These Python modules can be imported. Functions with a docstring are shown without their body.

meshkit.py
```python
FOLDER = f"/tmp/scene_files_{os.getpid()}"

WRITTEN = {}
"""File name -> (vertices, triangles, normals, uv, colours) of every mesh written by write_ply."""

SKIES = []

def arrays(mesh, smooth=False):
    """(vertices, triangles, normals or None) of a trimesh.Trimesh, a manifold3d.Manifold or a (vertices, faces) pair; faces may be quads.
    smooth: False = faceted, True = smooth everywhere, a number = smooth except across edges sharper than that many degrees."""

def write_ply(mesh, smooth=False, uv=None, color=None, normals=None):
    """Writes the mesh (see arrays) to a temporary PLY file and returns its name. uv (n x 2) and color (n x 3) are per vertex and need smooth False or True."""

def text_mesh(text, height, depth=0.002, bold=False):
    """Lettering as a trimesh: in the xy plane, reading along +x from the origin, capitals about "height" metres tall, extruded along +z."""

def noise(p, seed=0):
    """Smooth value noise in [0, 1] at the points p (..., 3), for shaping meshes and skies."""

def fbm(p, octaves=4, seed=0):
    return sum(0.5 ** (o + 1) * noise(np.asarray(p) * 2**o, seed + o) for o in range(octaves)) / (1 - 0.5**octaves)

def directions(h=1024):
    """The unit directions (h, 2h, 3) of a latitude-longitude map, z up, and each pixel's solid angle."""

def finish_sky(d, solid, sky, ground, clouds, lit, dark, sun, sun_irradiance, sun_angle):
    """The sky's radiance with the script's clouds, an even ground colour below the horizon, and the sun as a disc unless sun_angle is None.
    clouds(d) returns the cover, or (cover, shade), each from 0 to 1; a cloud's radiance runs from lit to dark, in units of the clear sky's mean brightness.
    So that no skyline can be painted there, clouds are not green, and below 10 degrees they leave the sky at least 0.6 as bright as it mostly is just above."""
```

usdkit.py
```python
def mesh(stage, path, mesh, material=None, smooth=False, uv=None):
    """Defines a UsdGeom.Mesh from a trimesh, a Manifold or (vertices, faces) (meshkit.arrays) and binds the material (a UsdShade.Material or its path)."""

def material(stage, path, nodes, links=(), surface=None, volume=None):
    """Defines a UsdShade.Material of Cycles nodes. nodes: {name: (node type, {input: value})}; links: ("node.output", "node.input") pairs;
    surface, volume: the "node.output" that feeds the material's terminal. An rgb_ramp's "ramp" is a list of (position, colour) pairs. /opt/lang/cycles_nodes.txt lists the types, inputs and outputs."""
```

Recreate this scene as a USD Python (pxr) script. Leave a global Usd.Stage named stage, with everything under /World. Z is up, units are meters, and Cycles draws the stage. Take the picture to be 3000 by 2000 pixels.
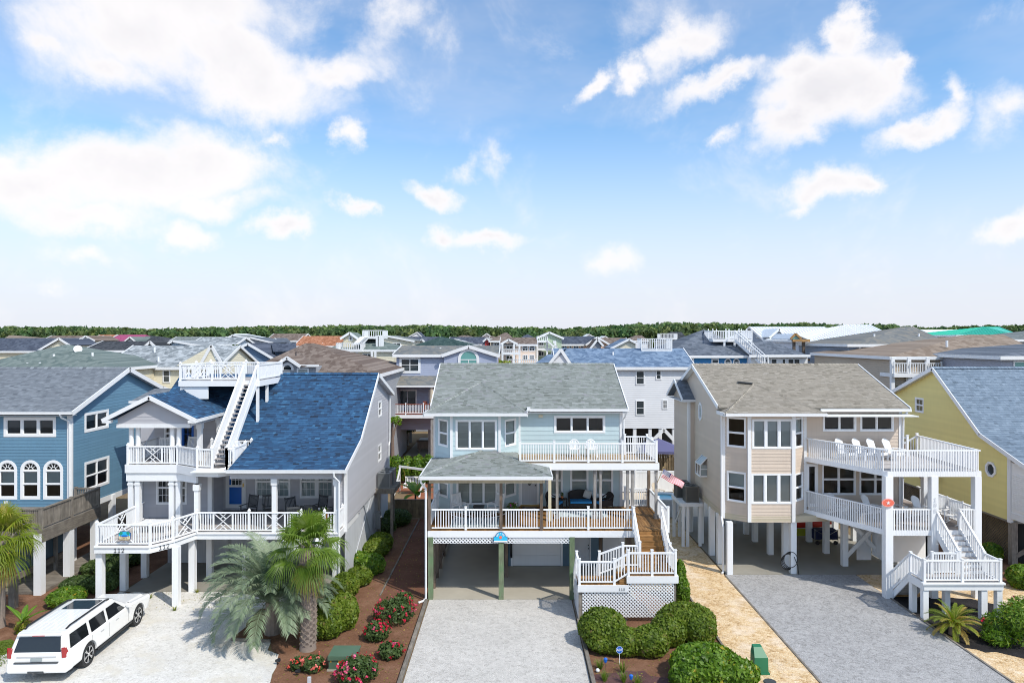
import math, random
import numpy as np
import trimesh, shapely
import manifold3d as m3
from shapely.geometry import Polygon, box as sbox, MultiPolygon, Point
from shapely import affinity
from shapely.prepared import prep
from pxr import Usd, UsdGeom, UsdLux, UsdShade, Gf, Sdf, Vt
import usdkit, meshkit

rnd = random.Random(7)
nr = np.random.default_rng(11)
stage = Usd.Stage.CreateInMemory()
UsdGeom.SetStageUpAxis(stage, UsdGeom.Tokens.z)
UsdGeom.SetStageMetersPerUnit(stage, 1.0)
stage.SetDefaultPrim(UsdGeom.Xform.Define(stage, '/World').GetPrim())
UsdGeom.Scope.Define(stage, '/World/Looks')

# ---- camera: level drone view, 24 mm, eye 12.6 m above the ground -------------------------------
H, K, U0, V0 = 12.6, 2000.0, 1500.0, 990.0
cam = UsdGeom.Camera.Define(stage, '/World/Camera')
cam.AddTranslateOp().Set(Gf.Vec3d(0, 0, H)); cam.AddRotateXOp().Set(90)
cam.CreateHorizontalApertureAttr(36.0); cam.CreateVerticalApertureAttr(24.0)
cam.CreateFocalLengthAttr(24.0); cam.CreateVerticalApertureOffsetAttr(-0.12)
cam.CreateClippingRangeAttr(Gf.Vec2f(0.1, 5000))
cam.CreateExposureAttr(0.88)

# ---- sun and sky --------------------------------------------------------------------------------
SUN_AZ, SUN_EL = math.atan2(0.73, -0.68), math.radians(50)
sx, sy, sz = math.sin(SUN_AZ)*math.cos(SUN_EL), math.cos(SUN_AZ)*math.cos(SUN_EL), math.sin(SUN_EL)
sun = UsdLux.DistantLight.Define(stage, '/World/Sun')
sun.CreateIntensityAttr(0.55); sun.CreateAngleAttr(0.6); sun.CreateNormalizeAttr(True)
sun.CreateColorAttr(Gf.Vec3f(1.0, 0.94, 0.84))
sun.AddTransformOp().Set(Gf.Matrix4d().SetRotate(Gf.Rotation(Gf.Vec3d(0, 0, 1), Gf.Vec3d(sx, sy, sz))))
SKY_STRENGTH = 0.15

def sky():
    N = {'tc': ('texture_coordinate', {}), 'sk': ('sky_texture', dict(sky_type='single_scattering', sun_disc=False, sun_elevation=SUN_EL, sun_rotation=SUN_AZ, altitude=10.0, air_density=1.0, aerosol_density=1.0, ozone_density=1.6)),
         'sp': ('separate_xyz', {}), 'az': ('math', dict(math_type='arctan2')), 'xx': ('math', dict(math_type='multiply')), 'yy': ('math', dict(math_type='multiply')),
         'sm': ('math', dict(math_type='add')), 'sq': ('math', dict(math_type='sqrt')), 'el': ('math', dict(math_type='arctan2')), 'cv': ('combine_xyz', {})}
    L = [('tc.generated', 'sp.vector'), ('sp.x', 'az.value1'), ('sp.y', 'az.value2'), ('sp.x', 'xx.value1'), ('sp.x', 'xx.value2'), ('sp.y', 'yy.value1'), ('sp.y', 'yy.value2'),
         ('xx.value', 'sm.value1'), ('yy.value', 'sm.value2'), ('sm.value', 'sq.value1'), ('sp.z', 'el.value1'), ('sq.value', 'el.value2'), ('az.value', 'cv.x'), ('el.value', 'cv.y')]
    # warp the cloud plane a little so that outlines are ragged
    N['wn'] = ('noise_texture', dict(scale=8.0, detail=8.0, roughness=0.62))
    N['ws'] = ('vector_math', dict(math_type='multiply_add', vector2=(0.16, 0.11, 0), vector3=(-0.08, -0.055, 0)))
    N['wa'] = ('vector_math', dict(math_type='add'))
    L += [('cv.vector', 'wn.vector'), ('wn.color', 'ws.vector1'), ('ws.vector', 'wa.vector1'), ('cv.vector', 'wa.vector2')]
    def ang(u, v):
        a, b = (u-U0)/K, (V0-v)/K
        return math.atan(a), math.atan2(b, math.hypot(1, a))
    C = [(420, 60, 330, 150, 8, 1.0), (700, 190, 330, 110, -12, 1.0), (330, 190, 170, 70, -15, .8), (950, 190, 190, 60, 10, .8), (820, 285, 110, 45, -15, .55), (130, 110, 110, 40, -20, .6),
         (1170, 40, 120, 60, 40, .5), (640, 250, 130, 70, 0, .7), (500, 0, 420, 110, 0, 1.0),
         (330, 500, 380, 110, 8, 1.0), (600, 470, 190, 100, -5, 1.0), (120, 540, 230, 90, 0, 1.0), (640, 585, 190, 50, 0, .85), (250, 630, 220, 55, 0, .8), (20, 470, 120, 60, 10, .8),
         (560, 680, 95, 48, 0, .8), (810, 668, 95, 40, 0, .9), (255, 745, 100, 28, 0, .5), (1000, 385, 48, 45, -30, .75), (820, 390, 55, 24, 0, .45), (1065, 617, 58, 26, 0, .75),
         (1250, 580, 85, 42, -10, .95), (1350, 505, 55, 34, 30, .5), (1450, 480, 60, 34, -40, .4), (1290, 710, 60, 36, 0, .8), (1420, 715, 120, 34, 0, .85), (170, 830, 80, 26, 0, .4), (830, 45, 60, 20, 0, .4),
         (1745, 235, 90, 30, 35, .9), (1865, 185, 60, 42, 30, .8), (2000, 135, 100, 65, 40, .75), (2120, 235, 170, 42, 14, .9), (2330, 195, 130, 55, 5, .9), (2420, 270, 190, 110, 10, 1.05), (2340, 370, 150, 80, 25, 1.0),
         (2490, 110, 90, 55, 45, .9), (2530, 40, 50, 40, 50, .7), (2600, 190, 80, 36, 25, .8), (2690, 350, 150, 45, 22, .85), (2790, 260, 70, 50, 45, .7), (2940, 290, 110, 60, 10, .55),
         (2410, 560, 130, 58, 10, 1.0), (2520, 540, 80, 36, -6, .9), (2350, 620, 80, 30, 20, .7), (2100, 405, 45, 26, 20, .5), (1800, 770, 90, 40, 0, .5), (2980, 660, 140, 45, 10, .8),
         (1270, 90, 55, 60, 30, .3), (2900, 80, 200, 60, 0, .3), (1850, 60, 120, 60, 0, .25)]
    prev = None
    for i, (u, v, ru, rv, rot, w) in enumerate(C):
        a, e = ang(u, v); ca = math.cos(a)
        N[f'm{i}'] = ('mapping', dict(mapping_type='texture', location=(a, e, 0), rotation=(0, 0, math.radians(rot)), scale=(ru/K*ca*ca*1.5, rv/K*ca*1.5, 1)))
        N[f'g{i}'] = ('gradient_texture', dict(gradient_type='spherical'))
        N[f'w{i}'] = ('math', dict(math_type='multiply', value2=w))
        L += [('wa.vector', f'm{i}.vector'), (f'm{i}.vector', f'g{i}.vector'), (f'g{i}.fac', f'w{i}.value1')]
        if prev is None: prev = f'w{i}.value'
        else:
            N[f'x{i}'] = ('math', dict(math_type='smoothmax', value3=0.12)); L += [(prev, f'x{i}.value1'), (f'w{i}.value', f'x{i}.value2')]; prev = f'x{i}.value'
    # clouds elsewhere in the sky follow the same kind of cover
    N['en'] = ('noise_texture', dict(scale=2.6, detail=3.0, roughness=0.5)); N['er'] = ('map_range', dict(from_min=0.52, from_max=0.75, to_min=0.0, to_max=0.8, clamp=True))
    N['ea'] = ('math', dict(math_type='absolute')); N['em'] = ('map_range', dict(from_min=0.78, from_max=1.0, to_min=0.0, to_max=1.0, clamp=True))
    N['ep'] = ('map_range', dict(from_min=0.52, from_max=0.75, to_min=0.0, to_max=1.0, clamp=True)); N['eo'] = ('math', dict(math_type='maximum')); N['ex'] = ('math', dict(math_type='multiply')); N['et'] = ('math', dict(math_type='maximum'))
    L += [('tc.generated', 'en.vector'), ('en.fac', 'er.value'), ('az.value', 'ea.value1'), ('ea.value', 'em.value'), ('el.value', 'ep.value'), ('em.result', 'eo.value1'), ('ep.result', 'eo.value2'),
          ('er.result', 'ex.value1'), ('eo.value', 'ex.value2'), (prev, 'et.value1'), ('ex.value', 'et.value2')]
    N['fn'] = ('noise_texture', dict(scale=7.0, detail=8.0, roughness=0.62, distortion=0.3)); N['fs'] = ('math', dict(math_type='multiply_add', value2=1.25, value3=-0.64)); N['fd'] = ('math', dict(math_type='add'))
    N['den'] = ('map_range', dict(range_type='smoothstep', from_min=0.06, from_max=0.66, to_min=0.0, to_max=1.0, clamp=True))
    L += [('cv.vector', 'fn.vector'), ('fn.fac', 'fs.value1'), ('et.value', 'fd.value1'), ('fs.value', 'fd.value2'), ('fd.value', 'den.value')]
    # thin high veil and the milky band above the horizon
    N['vm'] = ('mapping', dict(mapping_type='point', scale=(2.0, 5.0, 1), rotation=(0, 0, 0.35))); N['vn'] = ('noise_texture', dict(scale=1.6, detail=5.0, roughness=0.55))
    N['vr'] = ('map_range', dict(from_min=0.4, from_max=0.8, to_min=0.0, to_max=0.38, clamp=True))
    L += [('cv.vector', 'vm.vector'), ('vm.vector', 'vn.vector'), ('vn.fac', 'vr.value')]
    N['hz'] = ('map_range', dict(range_type='smoothstep', from_min=0.02, from_max=0.33, to_min=0.9, to_max=0.0, clamp=True)); L += [('el.value', 'hz.value')]
    N['hm'] = ('math', dict(math_type='maximum')); L += [('vr.result', 'hm.value1'), ('hz.result', 'hm.value2')]
    N['tint'] = ('mix_color', dict(blend_type='multiply', fac=1.0, b=SKY_TINT, use_clamp=False)); L += [('sk.color', 'tint.a')]
    N['mx1'] = ('mix_color', dict(blend_type='mix', b=VEIL, use_clamp=False)); L += [('hm.value', 'mx1.fac'), ('tint.result', 'mx1.a')]
    # cloud body: bright tops, faintly grey thick undersides
    N['gn'] = ('noise_texture', dict(scale=4.0, detail=5.0, roughness=0.5)); N['gm'] = ('mapping', dict(mapping_type='point', location=(0.0, 0.05, 0.3)))
    N['gr'] = ('map_range', dict(from_min=0.35, from_max=0.75, to_min=1.0, to_max=0.0, clamp=True)); N['ge'] = ('map_range', dict(from_min=0.42, from_max=0.95, to_min=0.0, to_max=1.0, clamp=True)); N['gx'] = ('math', dict(math_type='multiply'))
    L += [('cv.vector', 'gm.vector'), ('gm.vector', 'gn.vector'), ('gn.fac', 'gr.value'), ('fd.value', 'ge.value'), ('gr.result', 'gx.value1'), ('ge.result', 'gx.value2')]
    N['cc'] = ('mix_color', dict(blend_type='mix', a=CLOUD_LIT, b=CLOUD_DIM, use_clamp=False)); L += [('gx.value', 'cc.fac')]
    N['mx2'] = ('mix_color', dict(blend_type='mix', use_clamp=False)); L += [('den.result', 'mx2.fac'), ('mx1.result', 'mx2.a'), ('cc.result', 'mx2.b')]
    N['bg'] = ('background_shader', dict(strength=SKY_STRENGTH)); L += [('mx2.result', 'bg.color')]
    m = usdkit.material(stage, '/World/Looks/sky', N, L, surface='bg.background')
    d = UsdLux.DomeLight.Define(stage, '/World/sky')
    d.CreateIntensityAttr(1.0)
    UsdShade.MaterialBindingAPI.Apply(d.GetPrim()).Bind(m)
    d.GetPrim().SetCustomDataByKey('kind', 'structure')
SKY_TINT, VEIL, CLOUD_LIT, CLOUD_DIM = (0.58, 0.73, 0.80), (3.05, 3.1, 3.45), (3.8, 3.72, 3.75), (3.05, 3.02, 3.18)
sky()

# ---- helpers: pixels of the photograph's measured plan turned into places in the street ----------
def XU(u, Y): return (u-U0)/K*Y
def ZV(v, Y): return H-(v-V0)/K*Y
def G(u, v, z=0.0):
    Y = (H-z)*K/(v-V0); return (XU(u, Y), Y)

class B:
    'collects faces for one mesh'
    def __init__(s): s.V, s.F, s.T, s.n = [], [], [], 0
    def add(s, v, f, tone=0.5):
        v = np.asarray(v, float); f = np.asarray(f, int)
        s.V.append(v); s.F.append(f+s.n); s.n += len(v)
        s.T.append(np.full(len(v), tone) if np.ndim(tone) == 0 else np.asarray(tone, float)); return s
    def box(s, x0, x1, y0, y1, z0, z1, tone=0.5):
        v = np.array([[x, y, z] for x in (x0, x1) for y in (y0, y1) for z in (z0, z1)], float)
        return s.add(v, BOXF, tone)
    def beam(s, p, q, w, h, tone=0.5, up=(0, 0, 1), ext=0.0):
        p, q = np.array(p, float), np.array(q, float); d = q-p; L = np.linalg.norm(d)
        if L < 1e-6: return s
        d /= L; u = np.array(up, float)
        if abs(d @ u) > 0.999: u = np.array([0, 1.0, 0])
        r = np.cross(d, u); r /= np.linalg.norm(r); u = np.cross(r, d)
        p, q = p-d*ext, q+d*ext
        v = np.array([c+r*a*w/2+u*b*h/2 for c in (p, q) for a in (-1, 1) for b in (-1, 1)])
        return s.add(v, BOXF, tone)
    def tube(s, pts, r, n=8, tone=0.5, cap=True):
        pts = np.asarray(pts, float); rr = np.full(len(pts), r) if np.ndim(r) == 0 else np.asarray(r, float)
        V, prev = [], None
        for i, p in enumerate(pts):
            d = pts[min(i+1, len(pts)-1)]-pts[max(i-1, 0)]; d = d/(np.linalg.norm(d)+1e-12)
            a = np.cross(d, [0, 0, 1.0]) if prev is None else prev-d*(prev @ d)
            if np.linalg.norm(a) < 1e-6: a = np.cross(d, [1.0, 0, 0])
            a /= np.linalg.norm(a); prev = a; b = np.cross(d, a)
            t = np.arange(n)/n*2*np.pi
            V.append(p+rr[i]*(np.cos(t)[:, None]*a+np.sin(t)[:, None]*b))
        F = []
        for i in range(len(pts)-1):
            for j in range(n):
                a, b, c, d = i*n+j, i*n+(j+1) % n, (i+1)*n+(j+1) % n, (i+1)*n+j
                F += [(a, b, c), (a, c, d)]
        if cap:
            F += [(0, j+1, j) for j in range(1, n-1)]; o = (len(pts)-1)*n; F += [(o, o+j, o+j+1) for j in range(1, n-1)]
        return s.add(np.vstack(V), F, tone)
    def poly(s, pts, tone=0.5):
        return s.add(pts, [(0, i, i+1) for i in range(1, len(pts)-1)], tone)
    def tm(s, m, tone=0.5):
        if hasattr(m, 'to_mesh'):
            q = m.to_mesh(); return s.add(q.vert_properties[:, :3], q.tri_verts, tone)
        return s.add(m.vertices, m.faces, tone)
    def slab(s, fr, poly, front, back=0.0, tone=0.5):
        'a polygon (s, z) on a wall frame, from depth back to depth front (a number or a function of z)'
        for g in polys(poly):
            v2, f = trimesh.creation.triangulate_polygon(g, engine='earcut')
            n = len(v2); fd = np.array([front(z) if callable(front) else front for _, z in v2])
            va, vb = fr.pts(v2, fd), fr.pts(v2, np.full(n, back))
            E = []
            for ring in [g.exterior]+list(g.interiors):
                c = np.array(ring.coords)
                for a, b in zip(c[:-1], c[1:]): E.append((a, b))
            s.add(np.vstack([va, vb]), np.vstack([f, f[:, ::-1]+n]), tone)
            if E:
                A = np.array([e[0] for e in E]); Bq = np.array([e[1] for e in E]); m = len(A)
                fa = np.array([front(z) if callable(front) else front for z in A[:, 1]]); fb = np.array([front(z) if callable(front) else front for z in Bq[:, 1]])
                vv = np.vstack([fr.pts(A, fa), fr.pts(Bq, fb), fr.pts(Bq, np.full(m, back)), fr.pts(A, np.full(m, back))])
                i = np.arange(m); s.add(vv, np.vstack([np.stack([i, i+2*m, i+m], 1), np.stack([i, i+3*m, i+2*m], 1)]), tone)
        return s
    def join(s, o, M=None):
        if o.n:
            v = np.vstack(o.V)
            if M is not None: v = v @ M[:3, :3].T+M[:3, 3]
            s.add(v, np.vstack(o.F), np.concatenate(o.T))
        return s
BOXF = np.array([[0, 1, 3], [0, 3, 2], [4, 6, 7], [4, 7, 5], [0, 4, 5], [0, 5, 1], [2, 3, 7], [2, 7, 6], [0, 2, 6], [0, 6, 4], [1, 5, 7], [1, 7, 3]])

def polys(g):
    if g.is_empty: return []
    if g.geom_type == 'Polygon': return [g] if g.area > 1e-5 else []
    return [p for p in getattr(g, 'geoms', []) if p.geom_type == 'Polygon' and p.area > 1e-5]

class Fr:
    'a vertical wall frame: origin (x, y), direction along the wall, outward normal to its right hand side seen from above'
    def __init__(s, x, y, dx=1.0, dy=0.0):
        L = math.hypot(dx, dy); s.o = np.array([x, y]); s.d = np.array([dx, dy])/L; s.n = np.array([s.d[1], -s.d[0]])
    def pts(s, v2, dep):
        v2 = np.asarray(v2, float); dep = np.asarray(dep, float)
        xy = s.o+v2[:, :1]*s.d+dep[:, None]*s.n
        return np.column_stack([xy, v2[:, 1]])
    def p(s, a, z, dep=0.0): return s.pts([(a, z)], [dep])[0]
    def s_of(s, x, y): return float((np.array([x, y])-s.o) @ s.d)

def key(prim, **k):
    for a, b in k.items():
        if b: prim.SetCustomDataByKey(a, b)

USED = {}
def uniq(parent, name):
    k = (parent, name); n = USED.get(k, -1)+1; USED[k] = n
    return f'{parent}/{name}' + (f'_{n:03d}' if n else '')

def mesh_prim(path, b, mat, base=(0, 0, 0), smooth=False):
    v = np.vstack(b.V)-np.array(base); f = np.vstack(b.F); t = np.concatenate(b.T)
    if smooth:
        tm = trimesh.Trimesh(v, f, process=False)
        tm.merge_vertices()
        m = usdkit.mesh(stage, path, tm, MAT[mat], smooth=smooth if smooth is not True else 40)
        return m.GetPrim()
    m = UsdGeom.Mesh.Define(stage, path)
    m.CreatePointsAttr(Vt.Vec3fArray.FromNumpy(v.astype(np.float32)))
    m.CreateFaceVertexCountsAttr(Vt.IntArray.FromNumpy(np.full(len(f), 3, np.int32)))
    m.CreateFaceVertexIndicesAttr(Vt.IntArray.FromNumpy(f.astype(np.int32).ravel()))
    m.CreateSubdivisionSchemeAttr('none')
    if mat in TONED:
        UsdGeom.PrimvarsAPI(m).CreatePrimvar('tone', Sdf.ValueTypeNames.FloatArray, 'vertex').Set(Vt.FloatArray.FromNumpy(t.astype(np.float32)))
    UsdShade.MaterialBindingAPI.Apply(m.GetPrim()).Bind(MAT[mat])
    return m.GetPrim()

SPLIT = set('fascia brace porch_beam beam_band rail gable skirt_board leg return low_rail store_side shower_screen blue_screen timber_beam corner_post porch_beam small_label chimney_cap'.split())
THINGS = []
class Thing:
    def __init__(s, name, label, cat, base=(0, 0, 0), group=None, rz=0.0, local=False, kind=None):
        s.name, s.label, s.cat, s.group = name, label, cat, group
        s.path = uniq('/World', name); x = UsdGeom.Xform.Define(stage, s.path)
        x.AddTranslateOp().Set(Gf.Vec3d(*map(float, base))); x.AddRotateZOp().Set(math.degrees(rz))
        key(x.GetPrim(), label=label, category=cat, group=group, kind=kind)
        s.off = (0, 0, 0) if local else base; s.count, s.rest = {}, {}; s.prim = x.GetPrim(); THINGS.append(s)
    def part(s, name, b, mat, parent=None, smooth=False, label=None, kind=None):
        if b.n == 0: return None
        if name in SPLIT and len(b.V) > 1 and not smooth:
            for v, f, t in zip(b.V, b.F, b.T): p = s.part(name, B().add(v, f-f.min(), t), mat, parent, smooth, label, kind)
            return p
        p = uniq(parent or s.path, name); q = mesh_prim(p, b, mat, s.off, smooth); key(q, label=label, kind=kind); return p
    def node(s, name, label=None):
        p = uniq(s.path, name); q = UsdGeom.Xform.Define(stage, p).GetPrim(); key(q, label=label); return p
    def piece(s, parent, name, b, mat):
        if b.n == 0: return
        c = s.count.get(name, 0)
        if c < 300: s.count[name] = c+1; s.part(name, b, mat, parent)
        else: s.rest.setdefault((parent, name, mat), B()).join(b)
    def move(s, loc, rz): 
        x = UsdGeom.Xformable(s.prim); ops = x.GetOrderedXformOps(); ops[0].Set(Gf.Vec3d(*map(float, loc))); ops[1].Set(math.degrees(rz))
    def dup(s, loc, rz, label, group=None):
        p = uniq('/World', s.name); x = UsdGeom.Xform.Define(stage, p)
        x.AddTranslateOp().Set(Gf.Vec3d(*map(float, loc))); x.AddRotateZOp().Set(math.degrees(rz))
        q = x.GetPrim(); q.GetReferences().AddInternalReference(s.path); q.SetInstanceable(True)
        key(q, label=label, category=s.cat, group=group or s.group); return q
def flush():
    for t in THINGS:
        for (parent, name, mat), b in t.rest.items(): t.part(name+'s', b, mat, parent, kind='stuff')
        t.rest = {}
def solo(name, label, cat, b, mat, group=None, kind=None, smooth=False, base=(0, 0, 0)):
    p = uniq('/World', name); q = mesh_prim(p, b, mat, (0, 0, 0), smooth); key(q, label=label, category=cat, group=group, kind=kind); return q
def struct(name, b, mat, label=None, kind='structure', smooth=False):
    p = uniq('/World', name); q = mesh_prim(p, b, mat, (0, 0, 0), smooth); key(q, kind=kind, label=label); return q
# ---- materials ----------------------------------------------------------------------------------
MAT, TONED = {}, set()
def mk(name, N, L, surf, vol=None): MAT[name] = usdkit.material(stage, f'/World/Looks/{name}', N, L, surface=surf, volume=vol); return MAT[name]
def paint(name, col, rough=0.5, var=0.10, sc=1.3, rv=0.06, bump=0.0, bsc=40.0, metal=0.0, spec=0.5, streak=0.0):
    N = {'g': ('geometry', {}), 'n': ('noise_texture', dict(scale=sc, detail=5.0, roughness=0.6)), 'a': ('math', dict(math_type='multiply_add', value2=var*2, value3=1-var)),
         'o': ('object_info', {}), 'b': ('math', dict(math_type='multiply_add', value2=rv*2, value3=-rv)), 'c': ('math', dict(math_type='add')), 'h': ('hsv', dict(color=col)),
         'p': ('principled_bsdf', dict(roughness=rough, metallic=metal, specular_ior_level=spec))}
    L = [('g.position', 'n.vector'), ('n.fac', 'a.value1'), ('o.random', 'b.value1'), ('a.value', 'c.value1'), ('b.value', 'c.value2'), ('c.value', 'h.value'), ('h.color', 'p.base_color')]
    if streak:
        N['sm'] = ('mapping', dict(mapping_type='point', scale=(9.0, 9.0, 0.5))); N['sn'] = ('noise_texture', dict(scale=1.0, detail=4.0, roughness=0.65)); N['sr'] = ('map_range', dict(from_min=0.5, from_max=0.85, to_min=1.0, to_max=1.0-streak, clamp=True)); N['sx'] = ('math', dict(math_type='multiply'))
        L += [('g.position', 'sm.vector'), ('sm.vector', 'sn.vector'), ('sn.fac', 'sr.value'), ('c.value', 'sx.value1'), ('sr.result', 'sx.value2')]
        L[L.index(('c.value', 'h.value'))] = ('sx.value', 'h.value')
    if bump:
        N['bn'] = ('noise_texture', dict(scale=bsc, detail=3.0)); N['bu'] = ('bump', dict(strength=bump, distance=0.01)); L += [('g.position', 'bn.vector'), ('bn.fac', 'bu.height'), ('bu.normal', 'p.normal')]
    mk(name, N, L, 'p.BSDF')
def wood(name, dark, light, axis='y', sc=7.0, rough=0.75, rv=0.14, green=None):
    s = {'x': (0.6, 9, 9), 'y': (9, 0.6, 9), 'z': (9, 9, 0.6)}[axis]
    N = {'g': ('geometry', {}), 'm': ('mapping', dict(mapping_type='point', scale=s)), 'n': ('noise_texture', dict(scale=sc*0.45, detail=7.0, roughness=0.65)), 'r': ('rgb_ramp', dict(ramp=[(0.25, dark), (0.75, light)])),
         'o': ('object_info', {}), 'b': ('math', dict(math_type='multiply_add', value2=rv*2, value3=1-rv)), 'h': ('hsv', {}), 'bu': ('bump', dict(strength=0.5, distance=0.006)), 'p': ('principled_bsdf', dict(roughness=rough, specular_ior_level=0.3)),
         'k': ('noise_texture', dict(scale=2.2, detail=4.0)), 'kr': ('map_range', dict(from_min=0.35, from_max=0.7, to_min=0.72, to_max=1.12, clamp=True)), 'kk': ('math', dict(math_type='multiply'))}
    L = [('g.position', 'm.vector'), ('m.vector', 'n.vector'), ('n.fac', 'r.fac'), ('r.color', 'h.color'), ('o.random', 'b.value1'), ('g.position', 'k.vector'), ('k.fac', 'kr.value'), ('b.value', 'kk.value1'), ('kr.result', 'kk.value2'), ('kk.value', 'h.value'),
         ('h.color', 'p.base_color'), ('n.fac', 'bu.height'), ('bu.normal', 'p.normal')]
    if green:
        N['gn'] = ('noise_texture', dict(scale=1.7, detail=5.0)); N['gr'] = ('map_range', dict(from_min=0.45, from_max=0.65, to_min=0.0, to_max=0.6, clamp=True)); N['gm'] = ('mix_color', dict(blend_type='mix', b=green))
        L += [('g.position', 'gn.vector'), ('gn.fac', 'gr.value'), ('gr.result', 'gm.fac'), ('h.color', 'gm.a'), ('gm.result', 'p.base_color')]; L.remove(('h.color', 'p.base_color'))
    mk(name, N, L, 'p.BSDF')
def toned(name, ramp, rough=0.9, fine=35.0, fv=0.22, trans=0.0, rv=0.0, big=0.0, spec=0.3, tcol=None):
    'colour by the "tone" primvar: shingles, leaves, petals'
    TONED.add(name)
    N = {'t': ('attribute', dict(attribute='tone')), 'r': ('rgb_ramp', dict(ramp=ramp)), 'g': ('geometry', {}), 'n': ('noise_texture', dict(scale=fine, detail=3.0)), 'a': ('math', dict(math_type='multiply_add', value2=fv*2, value3=1-fv)),
         'h': ('hsv', {}), 'p': ('principled_bsdf', dict(roughness=rough, specular_ior_level=spec))}
    L = [('t.fac', 'r.fac'), ('r.color', 'h.color'), ('g.position', 'n.vector'), ('n.fac', 'a.value1'), ('a.value', 'h.value'), ('h.color', 'p.base_color')]
    if big:
        N['bn'] = ('noise_texture', dict(scale=0.55, detail=3.0)); N['ba'] = ('math', dict(math_type='multiply_add', value2=big*2, value3=1-big)); N['bm'] = ('math', dict(math_type='multiply'))
        L += [('g.position', 'bn.vector'), ('bn.fac', 'ba.value1'), ('ba.value', 'bm.value1'), ('a.value', 'bm.value2'), ('bm.value', 'h.value')]; L.remove(('a.value', 'h.value'))
    if rv:
        N['o'] = ('object_info', {}); N['oa'] = ('math', dict(math_type='multiply_add', value2=rv*2, value3=0.5-rv)); L += [('o.random', 'oa.value1'), ('oa.value', 'h.hue')]
    if trans:
        N['tr'] = ('translucent_bsdf', {}); N['hh'] = ('hsv', dict(value=1.5, saturation=1.1)); N['mx'] = ('mix_closure', dict(fac=trans))
        L += [('h.color', 'hh.color'), ('hh.color', 'tr.color'), ('p.BSDF', 'mx.closure1'), ('tr.BSDF', 'mx.closure2')]
        mk(name, N, L, 'mx.closure')
    else: mk(name, N, L, 'p.BSDF')
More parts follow.
